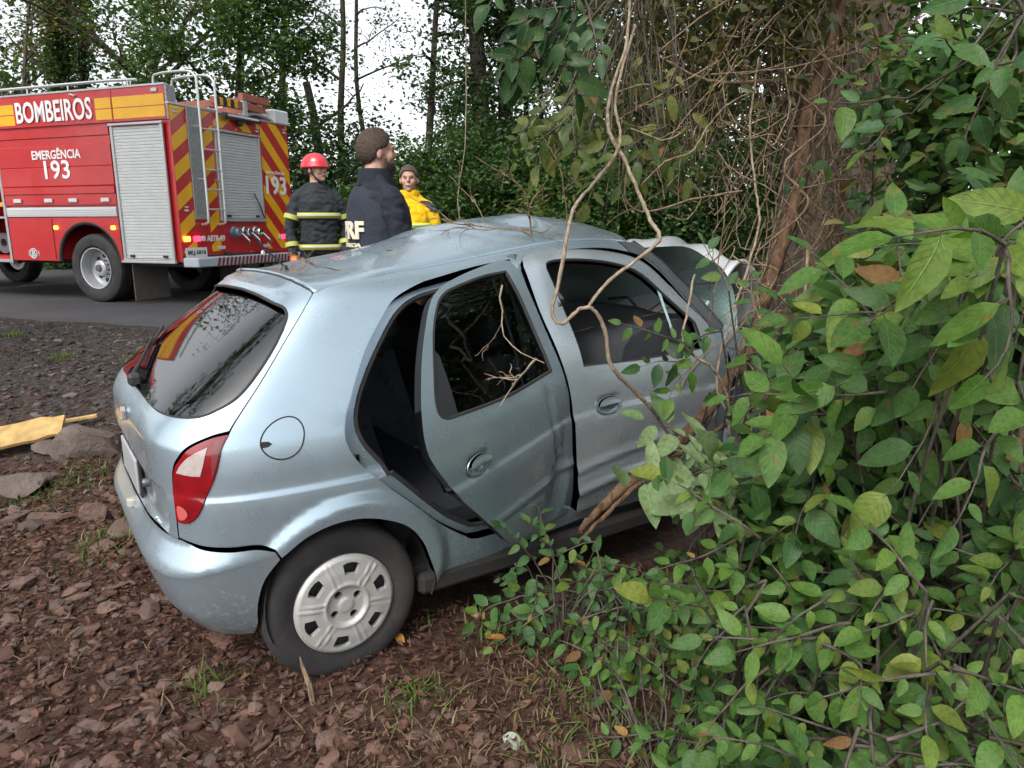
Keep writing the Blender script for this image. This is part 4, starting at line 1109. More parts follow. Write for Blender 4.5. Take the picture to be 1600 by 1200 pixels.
# chassis, flap, wheels
ch = MB(); ch.box((3.0, -.85, .62), (6.2, .10, .22)); ch.box((3.0, -1.65, .62), (6.2, .10, .22)); ch.box((1.65, -W_/2, .5), (.2, 1.8, .2)); ch.box((3.6, -1.9, .72), (1.4, .5, .30)); ch.box((.5, -W_/2, .58), (.9, 2.2, .06)); ch.build('chassis', blk, truck)
MB().box((.98, -.37, .315), (.014, .64, .53)).build('mud_flap', mat('flap_tan', (.115, .10, .085), rough=.85, var=.15, vscale=6), truck)
MB().box((.98, -W_+.37, .315), (.014, .64, .53)).build('mud_flap', MATS['flap_tan'], truck)
MB().tube([(.75, -.25, .585), (.55, -.28, .575), (.40, -.26, .58)], .025, 6).build('cable_duct', lgrey, truck)
def truck_wheel(x, y, sg, dual=True):
    w = empty('truck_wheel', (x, y, .50), 0 if sg > 0 else math.pi, truck)
    prof = [(.29, .10), (.33, .135), (.40, .145), (.455, .135), (.485, .115), (.497, .085)]
    for k in (.06, .02, -.02, -.06): prof += [(.498, k+.016), (.498, k+.006), (.482, k+.004), (.482, k-.004), (.498, k-.006)]
    prof += [(.485, -.115), (.45, -.14), (.33, -.135), (.29, -.10)]
    t = MB().lathe(prof, 'y', (0, -.02, 0), 56)
    if dual: t.lathe(prof, 'y', (0, -.34, 0), 56)
    t.build('tyre', tyre_m, w, True, 30)
    MB().lathe([(.29, .10), (.30, .118), (.285, .115), (.275, .07), (.265, -.04), (.235, -.075), (.20, -.07), (.13, -.05), (.12, .0), (.11, .045), (.09, .06), (.0, .062)], 'y', (0, -.01, 0), 48).build('rim', mat('truck_rim', (.50, .52, .54), rough=.4, metal=.35, var=.08, vscale=7, dirt=(.2, .17, .14), damt=.4), w, True, 30)
    hh = MB()
    for k in range(8):
        a = 2*math.pi*k/8; hh.lathe([(.0, -.055), (.034, -.056), (.036, -.075)], 'y', (.178*math.cos(a), -.005, .178*math.sin(a)), 14)
    hh.build('hand_holes', blk, w)
    nb = MB()
    for k in range(10):
        a = 2*math.pi*k/10+.2; nb.lathe([(.0, .02), (.011, .02), (.013, -.05)], 'y', (.118*math.cos(a), -.01, .118*math.sin(a)), 8)
    nb.lathe([(.0, .09), (.05, .085), (.055, .05)], 'y', (0, -.01, 0), 18); nb.build('hub_bolts', mat('hub_grey', (.12, .12, .125), rough=.5, metal=.4), w)
    return w
truck_wheel(1.70, -.165, 1); truck_wheel(1.70, -W_+.165, -1); truck_wheel(6.35, -.165, 1, False); truck_wheel(6.35, -W_+.165, -1, False)
cabm = MB(); cabm.box((6.5, -W_/2, 1.7), (1.9, 2.4, 2.0), None, .10); cabm.build('cab', red, truck)
MB().box((7.46, -W_/2, 2.15), (.03, 2.1, .8), None, .01).build('cab_windscreen', glass_t, truck)
for s_ in (.0, -W_): MB().box((6.6, s_+(-.02 if s_ else .0)-.0, 2.15), (1.0, .05, .7), None, .01).build('cab_window', blk, truck)
# ================================================================ vegetation
def leafmat(name, cols, rough=.45, trans=.35, obj_random=False, vein=False, spec=.4, bump=.0):
    if name in MATS: return MATS[name]
    m, t, b = nodes(name); L = t.links.new
    out = t.nodes['Material Output']
    if obj_random:
        i = t.nodes.new('ShaderNodeObjectInfo'); rv_ = i.outputs['Random']
    else:
        i = t.nodes.new('ShaderNodeNewGeometry'); rv_ = i.outputs['Random Per Island']
    r = t.nodes.new('ShaderNodeValToRGB'); e = r.color_ramp.elements
    while len(e) < len(cols): e.new(.5)
    for k, c in enumerate(cols): e[k].position = k/(len(cols)-1) if len(c) == 3 else c[3]; e[k].color = (*c[:3], 1)
    L(rv_, r.inputs[0]); col = r.outputs[0]
    if vein:
        uv = t.nodes.new('ShaderNodeTexCoord'); sx = t.nodes.new('ShaderNodeSeparateXYZ'); L(uv.outputs['UV'], sx.inputs[0])
        a = t.nodes.new('ShaderNodeMath'); a.operation = 'SUBTRACT'; a.inputs[1].default_value = .5; L(sx.outputs[0], a.inputs[0])
        ab = t.nodes.new('ShaderNodeMath'); ab.operation = 'ABSOLUTE'; L(a.outputs[0], ab.inputs[0])
        r1 = t.nodes.new('ShaderNodeMapRange'); r1.inputs[1].default_value = .012; r1.inputs[2].default_value = .035; r1.inputs[3].default_value = 1; r1.inputs[4].default_value = 0; L(ab.outputs[0], r1.inputs[0])
        w = t.nodes.new('ShaderNodeMath'); w.operation = 'MULTIPLY_ADD'; w.inputs[1].default_value = -.55; L(ab.outputs[0], w.inputs[0]); L(sx.outputs[1], w.inputs[2])
        w2 = t.nodes.new('ShaderNodeMath'); w2.operation = 'MULTIPLY'; w2.inputs[1].default_value = 8.0; L(w.outputs[0], w2.inputs[0])
        fr = t.nodes.new('ShaderNodeMath'); fr.operation = 'FRACT'; L(w2.outputs[0], fr.inputs[0])
        r2 = t.nodes.new('ShaderNodeMapRange'); r2.inputs[1].default_value = .0; r2.inputs[2].default_value = .16; r2.inputs[3].default_value = .55; r2.inputs[4].default_value = 0; L(fr.outputs[0], r2.inputs[0])
        mxm = t.nodes.new('ShaderNodeMath'); mxm.operation = 'MAXIMUM'; L(r1.outputs[0], mxm.inputs[0]); L(r2.outputs[0], mxm.inputs[1])
        n = t.nodes.new('ShaderNodeTexNoise'); n.inputs['Scale'].default_value = 9; n.inputs['Detail'].default_value = 5; L(uv.outputs['Object'], n.inputs['Vector'])
        rn = t.nodes.new('ShaderNodeMapRange'); rn.inputs[1].default_value = .3; rn.inputs[2].default_value = .7; rn.inputs[3].default_value = .72; rn.inputs[4].default_value = 1.28; L(n.outputs[0], rn.inputs[0])
        mu = t.nodes.new('ShaderNodeMix'); mu.data_type = 'RGBA'; mu.blend_type = 'MULTIPLY'; mu.inputs[0].default_value = 1; L(col, mu.inputs[6]); L(rn.outputs[0], mu.inputs[7])
        lt = t.nodes.new('ShaderNodeMix'); lt.data_type = 'RGBA'; lt.blend_type = 'ADD'; lt.inputs[7].default_value = (.05, .07, .03, 1)
        sc_ = t.nodes.new('ShaderNodeMath'); sc_.operation = 'MULTIPLY'; sc_.inputs[1].default_value = .75; L(mxm.outputs[0], sc_.inputs[0]); L(sc_.outputs[0], lt.inputs[0]); L(mu.outputs[2], lt.inputs[6]); col = lt.outputs[2]
        n5 = t.nodes.new('ShaderNodeTexNoise'); n5.inputs['Scale'].default_value = 4.2; n5.inputs['Detail'].default_value = 4
        av = t.nodes.new('ShaderNodeVectorMath'); av.operation = 'ADD'; L(uv.outputs['Object'], av.inputs[0])
        cb = t.nodes.new('ShaderNodeCombineXYZ'); ms = t.nodes.new('ShaderNodeMath'); ms.operation = 'MULTIPLY'; ms.inputs[1].default_value = 37.0; L(rv_, ms.inputs[0]); L(ms.outputs[0], cb.inputs[0]); L(ms.outputs[0], cb.inputs[2]); L(cb.outputs[0], av.inputs[1]); L(av.outputs[0], n5.inputs['Vector'])
        rs = t.nodes.new('ShaderNodeMapRange'); rs.inputs[1].default_value = .62; rs.inputs[2].default_value = .70; rs.inputs[3].default_value = 0; rs.inputs[4].default_value = .8; L(n5.outputs[0], rs.inputs[0])
        sp = t.nodes.new('ShaderNodeMix'); sp.data_type = 'RGBA'; L(rs.outputs[0], sp.inputs[0]); L(col, sp.inputs[6]); sp.inputs[7].default_value = (.15, .11, .03, 1); col = sp.outputs[2]
        bp = t.nodes.new('ShaderNodeBump'); bp.inputs['Strength'].default_value = .5; bp.inputs['Distance'].default_value = .004; bp.invert = True; L(mxm.outputs[0], bp.inputs['Height']); L(bp.outputs[0], b.inputs['Normal'])
    L(col, b.inputs['Base Color']); b.inputs['Roughness'].default_value = rough; b.inputs['Specular IOR Level'].default_value = spec
    tr = t.nodes.new('ShaderNodeBsdfTranslucent')
    br = t.nodes.new('ShaderNodeMix'); br.data_type = 'RGBA'; br.blend_type = 'MULTIPLY'; br.inputs[0].default_value = 1; br.inputs[7].default_value = (1.5, 1.6, .7, 1); L(col, br.inputs[6]); L(br.outputs[2], tr.inputs[0])
    mx = t.nodes.new('ShaderNodeMixShader'); mx.inputs[0].default_value = trans
    L(b.outputs[0], mx.inputs[1]); L(tr.outputs[0], mx.inputs[2]); L(mx.outputs[0], out.inputs['Surface'])
    MATS[name] = m
    return m

def barkmat(name, c0, c1, vs=14.0, stretch=.18, bump=.8):
    if name in MATS: return MATS[name]
    m, t, b = nodes(name); L = t.links.new
    tc = t.nodes.new('ShaderNodeTexCoord'); mp = t.nodes.new('ShaderNodeMapping'); mp.inputs['Scale'].default_value = (1, 1, stretch); L(tc.outputs['Object'], mp.inputs[0])
    n = t.nodes.new('ShaderNodeTexNoise'); n.inputs['Scale'].default_value = vs; n.inputs['Detail'].default_value = 9; n.inputs['Roughness'].default_value = .65; n.inputs['Distortion'].default_value = .6; L(mp.outputs[0], n.inputs['Vector'])
    r = t.nodes.new('ShaderNodeValToRGB'); r.color_ramp.elements[0].position = .36; r.color_ramp.elements[0].color = (*c0, 1); r.color_ramp.elements[1].position = .66; r.color_ramp.elements[1].color = (*c1, 1)
    L(n.outputs[0], r.inputs[0]); L(r.outputs[0], b.inputs['Base Color']); b.inputs['Roughness'].default_value = .9; b.inputs['Specular IOR Level'].default_value = .25
    bp = t.nodes.new('ShaderNodeBump'); bp.inputs['Strength'].default_value = bump; bp.inputs['Distance'].default_value = .03; L(n.outputs[0], bp.inputs['Height']); L(bp.outputs[0], b.inputs['Normal'])
    MATS[name] = m
    return m

# templates: leaf lies along +X, normal +Z, length 1
T4 = (np.array([(0, 0, 0), (.45, .30, .07), (1, 0, -.08), (.45, -.30, .07)]), np.array([(0, 1, 2), (0, 2, 3)]))
T6 = (np.array([(0, 0, 0), (.28, .22, .05), (.66, .20, .04), (1, 0, -.10), (.66, -.20, .04), (.28, -.22, .05), (.5, 0, -.02)]), np.array([(0, 6, 1), (1, 6, 2), (2, 6, 3), (3, 6, 4), (4, 6, 5), (5, 6, 0)])[:, [0, 1, 2]])
def rotmats(d, n):
    """frames from directions (x axis) and rough normals"""
    d = d/(np.linalg.norm(d, axis=1, keepdims=True)+1e-9)
    y = np.cross(n, d); y /= np.linalg.norm(y, axis=1, keepdims=True)+1e-9
    z = np.cross(d, y)
    return np.stack([d, y, z], 2)
def scatter(P, size, T, d=None, n=None, up=.6, g=rng, aspect=None):
    k = len(P)
    if d is None:
        d = g.normal(size=(k, 3)); d[:, 2] = d[:, 2]*.5-.25
    if n is None:
        n = g.normal(size=(k, 3))*(1-up); n[:, 2] += up
    M = rotmats(d, n)
    V = T[0][None]*np.asarray(size).reshape(-1, 1, 1)
    if aspect is not None: V = V*np.stack([np.ones(k), aspect, np.ones(k)], 1)[:, None]
    W = np.einsum('kij,kvj->kvi', M, V)+P[:, None]
    F = T[1][None]+(np.arange(k)*len(T[0]))[:, None, None]
    return W.reshape(-1, 3), F.reshape(-1, 3)
def cat(parts):
    Vs = []; Fs = []; b = 0
    for V, F in parts: Vs.append(V); Fs.append(F+b); b += len(V)
    return np.vstack(Vs), np.vstack(Fs)

def limb(p0, d0, length, r0, r1, seed, wob=.18, grav=0.0, n=9):
    g = random.Random(seed); p = Vector(p0); d = Vector(d0).normalized(); pts = [p.copy()]; rs = [r0]
    for i in range(1, n):
        d = (d+Vector((g.gauss(0, wob), g.gauss(0, wob), g.gauss(0, wob*.6)+grav))).normalized()
        p = p+d*length/(n-1); pts.append(p.copy()); rs.append(r0+(r1-r0)*(i/(n-1))**.8)
    return pts, rs

def tree(name, label, group, base, top, r0, seed, limbs=7, limb_at=(.35, 1.0), limb_len=2.4, leaf=(4000, .09, .55), lm=None, bm=None, subs=3, ivy=0, ivym=None, wob=.10, upw=.5, r1=.35, extra=None, crown_from=0.0, leafT=T4):
    """tapered trunk with limbs; the crown hangs on the limb ends"""
    g = random.Random(seed); gn = np.random.default_rng(seed)
    base = Vector(base); top = Vector(top)
    t = empty(name, base); tag(t, label, 'tree', group)
    n = 14; pts = []; rs = []
    H = (top-base).length
    ph = [g.uniform(0, 6.28) for _ in range(4)]
    for i in range(n):
        k = i/(n-1); p = base.lerp(top, k)
        p += Vector((math.sin(k*5+ph[0])+.5*math.sin(k*11+ph[1]), math.sin(k*6+ph[2]), 0))*wob*H*.08*k
        pts.append(p); rs.append(r0*(1.25 if i == 0 else 1)*(1-(1-r1)*k))
    mb = MB(); L_ = lambda q: [p-base for p in q]
    mb.tube(L_(pts), rs, 10)
    tips = []
    for j in range(limbs):
        k = limb_at[0]+(limb_at[1]-limb_at[0])*(j+.5)/limbs
        i = min(n-2, int(k*(n-1))); p0 = pts[i].lerp(pts[i+1], k*(n-1)-i)
        a = g.uniform(0, 6.28) if extra is None else extra[j % len(extra)]
        d = Vector((math.cos(a), math.sin(a), upw+g.uniform(-.2, .4)))
        ll = limb_len*g.uniform(.7, 1.25)*(1.1-.4*k)
        q, r = limb(p0, d, ll, rs[i]*.55, rs[i]*.16, seed*31+j, .16)
        mb.tube(L_(q), r, 7); tips += q[3:]
        for s in range(subs):
            i2 = g.randint(2, 7); d2 = (q[i2+1]-q[i2]).normalized()+Vector((g.gauss(0, .8), g.gauss(0, .8), g.gauss(.1, .5)))
            q2, r2 = limb(q[i2], d2, ll*g.uniform(.35, .65), r[i2]*.6, r[i2]*.12, seed*77+j*9+s, .22)
            mb.tube(L_(q2), r2, 5); tips += q2[2:]
    mb.build('trunk', bm, t)
    cnt, size, spread = leaf
    parts = []
    if cnt and tips:
        A = np.array([p-base for p in tips]); A = A[A[:, 2] > crown_from] if crown_from else A
        if len(A):
            # clumps: leaves gather round a random subset of twig points
            c = A[gn.integers(0, len(A), max(40, cnt//45))]+gn.normal(size=(max(40, cnt//45), 3))*spread*.8
            P = c[gn.integers(0, len(c), cnt)]+gn.normal(size=(cnt, 3))*spread*np.array([.42, .42, .28])
            parts.append(scatter(P, size*gn.uniform(.6, 1.35, cnt), leafT, g=gn))
    if parts:
        V, F = cat(parts); fastmesh('crown', V, F, lm, t, smooth=False)
    if ivy:
        k = gn.uniform(0, .92, ivy); ii = np.minimum((k*(n-1)).astype(int), n-2); A = np.array([p-base for p in pts])
        c = A[ii]+(A[ii+1]-A[ii])*(k*(n-1)-ii)[:, None]; rr = np.array(rs)[ii]*1.3+.10*np.abs(gn.normal(size=ivy))+.25*np.maximum(0, np.sin(k*17+seed))*gn.random(ivy)
        a = gn.uniform(0, 6.28, ivy); P = c+np.stack([np.cos(a)*rr, np.sin(a)*rr, gn.normal(size=ivy)*.08], 1)
        V, F = scatter(P, size*gn.uniform(.7, 1.4, ivy), leafT, g=gn); fastmesh('ivy', V, F, ivym or lm, t, smooth=False)
    return t

def bush(name, label, group, c, rad, cnt, size, lm, seed, cat_='bush', T=T4, base_z=None):
    """shrub: stems fanning from the base, leaf clumps through its volume"""
    gn = np.random.default_rng(seed); g = random.Random(seed)
    bz = float(gz(c[0], c[1])) if base_z is None else base_z
    t = empty(name, (c[0], c[1], bz)); tag(t, label, cat_, group)
    mb = MB()
    cz = rad[2]
    for k in range(7):
        a = g.uniform(0, 6.28); d = Vector((math.cos(a)*rad[0]*.7, math.sin(a)*rad[1]*.7, cz*1.5))
        q, r = limb((g.uniform(-.2, .2), g.uniform(-.2, .2), -.05), d, d.length*.9, .035, .008, seed+k*13, .12)
        mb.tube(q, r, 5)
    mb.build('stem', MATS['bark_grey'], t)
    nc = max(30, cnt//70)
    u = gn.normal(size=(nc, 3)); u /= np.linalg.norm(u, axis=1, keepdims=True); u *= (gn.random((nc, 1))**.35)*gn.uniform(.75, 1.1, (nc, 1))
    C = u*np.array([rad[0], rad[1], rad[2]])+np.array([0, 0, rad[2]*.95]); C[:, 2] = np.maximum(C[:, 2], .1)
    P = C[gn.integers(0, nc, cnt)]+gn.normal(size=(cnt, 3))*np.array(rad)*.13
    V, F = scatter(P, size*gn.uniform(.6, 1.4, cnt), T, g=gn)
    fastmesh('foliage', V, F, lm, t, smooth=False)
    return t

bark_d = barkmat('bark_dark', (.018, .014, .011), (.075, .060, .047))
bark_g = barkmat('bark_grey', (.04, .034, .028), (.15, .13, .105))
bark_b = barkmat('bark_tree', (.085, .068, .052), (.33, .27, .21), 9, .14, 1.0)
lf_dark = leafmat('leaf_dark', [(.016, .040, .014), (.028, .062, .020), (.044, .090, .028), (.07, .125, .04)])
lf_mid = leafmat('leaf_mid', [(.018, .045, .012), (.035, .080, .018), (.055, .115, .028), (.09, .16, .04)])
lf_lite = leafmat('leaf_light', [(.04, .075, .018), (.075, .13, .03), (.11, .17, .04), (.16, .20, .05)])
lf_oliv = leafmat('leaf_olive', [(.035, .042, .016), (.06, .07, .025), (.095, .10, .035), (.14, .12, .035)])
# ================================================================ people
from mathutils.kdtree import KDTree
skin_m = mat('skin', (.47, .27, .20), rough=.55, var=.08, vscale=30)
def ring_loft(mb, rings, n=20):
    """rings: (cx, cy, z, rx, ry)"""
    v = []; f = []
    for (cx, cy, z, rx, ry) in rings:
        for k in range(n):
            t = 2*math.pi*k/n; c, s = math.cos(t), math.sin(t)
            e = .8
            v.append((cx+rx*math.copysign(abs(c)**e, c), cy+ry*math.copysign(abs(s)**e, s), z))
    for i in range(len(rings)-1):
        for k in range(n): f.append((i*n+k, i*n+(k+1) % n, (i+1)*n+(k+1) % n, (i+1)*n+k))
    f.append(tuple(range(n))[::-1]); f.append(tuple(range((len(rings)-1)*n, len(rings)*n)))
    return mb.add(v, f)
def ball(mb, c, r, M=None, n=16, m=10):
    v = []; f = []
    for i in range(m+1):
        a = math.pi*i/m
        for k in range(n):
            t = 2*math.pi*k/n; p = Vector((r[0]*math.sin(a)*math.cos(t), r[1]*math.sin(a)*math.sin(t), r[2]*math.cos(a)))
            if M is not None: p = M @ p
            v.append(p+Vector(c))
    for i in range(m):
        for k in range(n): f.append((i*n+k, i*n+(k+1) % n, (i+1)*n+(k+1) % n, (i+1)*n+k))
    return mb.add(v, f)
def fingers(mb, wrist, d, side, up, s=1.0, curl=.5):
    """a relaxed hand: palm, four fingers, thumb"""
    d = Vector(d).normalized(); side = Vector(side).normalized(); nrm = d.cross(side).normalized()
    w = Vector(wrist)
    mb.tube([w, w+d*.035*s, w+d*.075*s, w+d*.095*s], [.027*s, .034*s, .037*s, .030*s], 10)
    for k, (o, L_) in enumerate(((-.030, .070), (-.010, .080), (.010, .075), (.030, .058))):
        a = w+d*.085*s+side*o*s; pts = [a]
        dd = d.copy()
        for j in range(3):
            dd = (dd+nrm*curl*.55).normalized(); pts.append(pts[-1]+dd*L_*s/3)
        mb.tube(pts, [.011*s, .010*s, .009*s, .007*s], 6)
    a = w+d*.03*s-side*.030*s; mb.tube([a, a+(d*.6-side*.7+nrm*.3)*.035*s, a+(d*1.3-side*.75+nrm*.7)*.045*s], [.014*s, .012*s, .009*s], 6)
def hthr(y): return -.78+.80*float(smooth01((y+.45)/.75))+.50*float(smooth01((y-.45)/.35))
T4H = (np.array([(0, 0, 0), (.45, .07, .02), (1, 0, -.05), (.45, -.07, .02)]), np.array([(0, 1, 2), (0, 2, 3)]))
def person(label, loc, yaw, H, mats, arms, head_yaw=0.0, bulk=1.0, head_s=1.0, legs=((-.10, .0), (.10, .05)), hair=None, hairlong=False, beard=False, glove=None, fold=1.0):
    """figure facing local +Y; arms: per side elbow and wrist (x outwards, y, z) in metres at H=1.75"""
    k = H/1.75
    p = empty('person', loc, yaw); tag(p, label, 'person')
    prims = []   # (MB, material id)
    def add(fn, mid):
        m = MB(); fn(m); prims.append((m, mid))
    B = bulk
    SK, JK, TR, BT, GL = 0, 1, 2, 3, 4
    add(lambda m: ring_loft(m, [(0, 0, .86, .155*B, .125*B), (0, 0, .98, .170*B, .135*B), (0, .005, 1.10, .168*B, .130*B), (0, .01, 1.25, .185*B, .138*B), (0, .005, 1.34, .188*B, .132*B), (0, -.003, 1.40, .160*B, .115*B), (0, -.008, 1.45, .115, .095), (0, -.01, 1.485, .080, .078), (0, -.008, 1.51, .070, .072)]), JK)
    add(lambda m: m.tube([(0, -.012, 1.44), (0, -.005, 1.52), (0, .008, 1.60)], [.062, .058, .056], 12), SK)
    for s in (-1, 1):
        el, wr = arms[0 if s < 0 else 1]
        sh = (s*.180*B, -.005, 1.362); e_ = (s*el[0], el[1], el[2]); w_ = (s*wr[0], wr[1], wr[2])
        mid = lambda a, b, t: tuple(a[i]+(b[i]-a[i])*t for i in range(3))
        add(lambda m: m.tube([(s*.10*B, -.005, 1.385), sh, mid(sh, e_, .35), e_, mid(e_, w_, .4), w_], [.060*B, .070*B, .066*B, .054*B, .050*B, .042*B], 12), JK)
        add(lambda m: m.tube([(s*.035, -.012, 1.485), (s*.10*B, -.010, 1.435), (s*.175*B, -.006, 1.372)], [.045, .050, .062], 10), JK)
        dv = Vector(w_)-Vector(e_)
        sd = Vector((0, 1, 0)) if abs(dv.normalized().y) < .8 else Vector((1, 0, 0))
        add(lambda m: fingers(m, w_, dv, -sd, None, 1.05 if glove is None else 1.2, .5), GL if glove is not None else SK)
        lx, ly = legs[0 if s < 0 else 1]
        add(lambda m: m.tube([(s*.085, 0, .92), (s*.095+lx*.3, ly*.3, .70), (s*.10+lx*.5*0, ly*.8, .48), (s*.10, ly*.8-.015, .28), (s*.10, ly*.8-.02, .09)], [.095*B, .088*B, .068*B, .062*B, .055*B], 12), TR)
        add(lambda m: m.tube([(s*.10, ly*.8-.05, .045), (s*.105, ly*.8+.03, .050), (s*.115, ly*.8+.13, .040), (s*.118, ly*.8+.18, .035)], [.045, .050, .045, .030], 10), BT)
    hm = Matrix.Rotation(head_yaw, 3, 'Z'); hc = Vector((0, .014, 1.628))
    hp = lambda q: hm @ (Vector(q)*head_s)+hc
    def headf(m):
        a = MB(); ball(a, (0, -.012, .018), (.076, .096, .100)); ball(a, (0, .022, -.045), (.058, .070, .072)); ball(a, (0, .072, -.088), (.026, .022, .022))
        a.tube([(0, .085, .022), (0, .104, -.012), (0, .108, -.022)], [.010, .014, .013], 8); ball(a, (0, .082, .030), (.052, .016, .012)); ball(a, (0, .088, -.055), (.024, .013, .010))
        for s in (-1, 1): ball(a, (s*.080, -.008, -.010), (.010, .020, .033)); ball(a, (s*.038, .062, -.020), (.026, .024, .030)); ball(a, (s*.030, .066, .012), (.018, .014, .012))
        m.add([hp(q) for q in a.v], a.f)
    add(headf, SK)
    allv = MB(); src = []
    for m, mid in prims:
        b = MB(); b.v, b.f = m.v, m.f; src += [mid]*len(m.v); allv.add([Vector(q)*k for q in m.v], m.f)
    raw = fixn(mobj('body', allv.v, allv.f, None, p))
    rm = raw.modifiers.new('r', 'REMESH'); rm.mode = 'VOXEL'; rm.voxel_size = .0085*k
    smo = raw.modifiers.new('s', 'SMOOTH'); smo.factor = .5; smo.iterations = 2
    bpy.context.view_layer.update()
    me = bpy.data.meshes.new_from_object(raw.evaluated_get(bpy.context.evaluated_depsgraph_get()))
    raw.modifiers.clear(); old = raw.data; raw.data = me; bpy.data.meshes.remove(old); me.name = 'body'
    me.polygons.foreach_set('use_smooth', [True]*len(me.polygons))
    me.materials.clear()
    for mm in mats: me.materials.append(mm)
    kd = KDTree(len(allv.v))
    for i, q in enumerate(allv.v): kd.insert(q, i)
    kd.balance()
    mids = [src[kd.find(pl.center)[1]] for pl in me.polygons]
    me.polygons.foreach_set('material_index', mids)
    from mathutils import noise
    cl_ = np.zeros(len(me.vertices))
    for pl, mi in zip(me.polygons, mids):
        if mi in (JK, TR):
            for vi in pl.vertices: cl_[vi] = 1
    nv = len(me.vertices); co_ = np.empty(nv*3, np.float32); me.vertices.foreach_get('co', co_); co_ = co_.reshape(-1, 3)
    no_ = np.empty(nv*3, np.float32); me.vertex_normals.foreach_get('vector', no_); no_ = no_.reshape(-1, 3)
    am = np.zeros(nv)
    for vi in np.nonzero(cl_)[0]:
        c_ = co_[vi]/k
        f1 = noise.noise(Vector((c_[0]*9, c_[1]*9, c_[2]*17))); f2 = noise.noise(Vector((c_[0]*20+5, c_[1]*20, c_[2]*34)))
        am[vi] = (.013*(abs(f1)*2-.6)+.005*f2)*k*fold
    co_ = co_+no_*am[:, None].astype(np.float32); me.vertices.foreach_set('co', co_.ravel())
    me.update()
    # face: eyes, brows, mouth
    fx = MB(); dkm = mat('eye_dark', (.10, .06, .045), rough=.5)
    for s in (-1, 1): ball(fx, (s*.031, .0815, .010), (.010, .005, .0038), None, 10, 6); fx.tube([(s*.018, .0925, .028), (s*.034, .090, .031), (s*.048, .080, .027)], .0032, 5)
    MB().add([hp(q)*k for q in fx.v], fx.f).build('eyes_and_brows', dkm, p)
    mo = MB(); mo.tube([(-.024, .095, -.055), (0, .102, -.054), (.024, .095, -.055)], .004, 6); MB().add([hp(q)*k for q in mo.v], mo.f).build('mouth', mat('lip', (.28, .12, .10), rough=.5), p)
    def shell(name, fn, mt, r=(.080, .100, .106), c=(0, -.012, .018), n=40, m=26, jit=.0):
        v = []; f = []; gj = random.Random(5); idx = {}
        for i in range(m+1):
            a = math.pi*i/m
            for q in range(n):
                t = 2*math.pi*q/n; x, y, z = math.sin(a)*math.cos(t), math.sin(a)*math.sin(t), math.cos(a)
                ok, ex = fn(x, y, z)
                if ok: j = 1+ex+gj.uniform(-jit, jit); idx[i, q] = len(v); v.append(hp((x*r[0]*j+c[0], y*r[1]*j+c[1], z*r[2]*j+c[2]))*k)
        for i in range(m):
            for q in range(n):
                ks = [(i, q), (i, (q+1) % n), (i+1, (q+1) % n), (i+1, q)]
                if all(kk in idx for kk in ks): f.append(tuple(idx[kk] for kk in ks))
        o = mobj(name, v, f, mt, p); sm = o.modifiers.new('t', 'SOLIDIFY'); sm.thickness = .010; sm.offset = -1
        return o
    if hair is not None:
        shell('hair', lambda x, y, z: (z > hthr(y), -.045+.062*float(smooth01((z-hthr(y))/.42))+.012*math.sin(9*x+5*y)*max(0, z)), hair, n=56, m=44, jit=.010)
        gs = np.random.default_rng(9); n_ = 2600
        w_ = gs.normal(size=(n_*2, 3)); w_ /= np.linalg.norm(w_, axis=1, keepdims=True)
        thr = np.array([hthr(q) for q in w_[:, 1]])+.05
        kk_ = w_[:, 2] > thr-.06*gs.random(len(w_)); w_ = w_[kk_][:n_]; thr = thr[kk_][:n_]
        ww_ = smooth01((w_[:, 2]-thr)/.42); pr = np.array([hp((q[0]*(.076+.004*a_), q[1]*(.095+.005*a_)-.012, q[2]*(.099+.007*a_)+.018)) for q, a_ in zip(w_, ww_)])*k
        dr = np.array([hm @ Vector(tuple(q)) for q in w_])*.55+np.array([0, 0, -.5])*(w_[:, 2:3] < .55)+np.array([hm @ Vector((0, .5, .1))]*len(w_))*(w_[:, 2:3] >= .55)+gs.normal(size=(len(w_), 3))*.22
        V, F = scatter(pr, (.006+.005*ww_+.010*np.clip(w_[:, 2], 0, 1))*k*gs.uniform(.6, 1.2, len(w_)), T4H, d=dr, g=gs)
        fastmesh('hair_strands', V, F, hair, p, smooth=False)
    if beard:
        shell('beard', lambda x, y, z: ((z < -.05+.25*(y < .3)-.28*(y > .8) and y > -.05 and z > -.98), .05), hair, (.064, .080, .082), (0, .022, -.045), jit=.03)
    p['_k'] = k
    return p, k, hp
def band(p, k, z, rx, ry, h, mt, name='reflective_band', cx=0, cy=0.0):
    v = []; f = []; n = 40
    for zz, e in ((z-h/2, 0), (z-h/2, .006), (z+h/2, .006), (z+h/2, 0)):
        for q in range(n):
            t = 2*math.pi*q/n; c, s = math.cos(t), math.sin(t)
            v.append(((cx+(rx+e)*math.copysign(abs(c)**.8, c))*k, (cy+(ry+e)*math.copysign(abs(s)**.8, s))*k, zz*k))
    for i in range(3):
        for q in range(n): f.append((i*n+q, i*n+(q+1) % n, (i+1)*n+(q+1) % n, (i+1)*n+q))
    return mobj(name, v, f, mt, p)
def sleeve_band(p, k, a, b, t, r, mt, w=.045):
    A = Vector(a); B_ = Vector(b); d = (B_-A).normalized(); c = A.lerp(B_, t)
    return MB().tube([(c-d*w/2)*k, (c-d*w/2*.9)*k, (c+d*w/2*.9)*k, (c+d*w/2)*k], [r*k*.9, r*k, r*k, r*k*.9], 16).build('reflective_band', mt, p)
def yaw_of(dx, dy): return math.atan2(dy, dx)-math.pi/2
def stand(px, Y): q = wpt(px, 300, Y); return q.x, q.y
fab = lambda n, c, v=.18: mat(n, c, rough=.9, var=v, vscale=9, bump=.5, bscale=26)
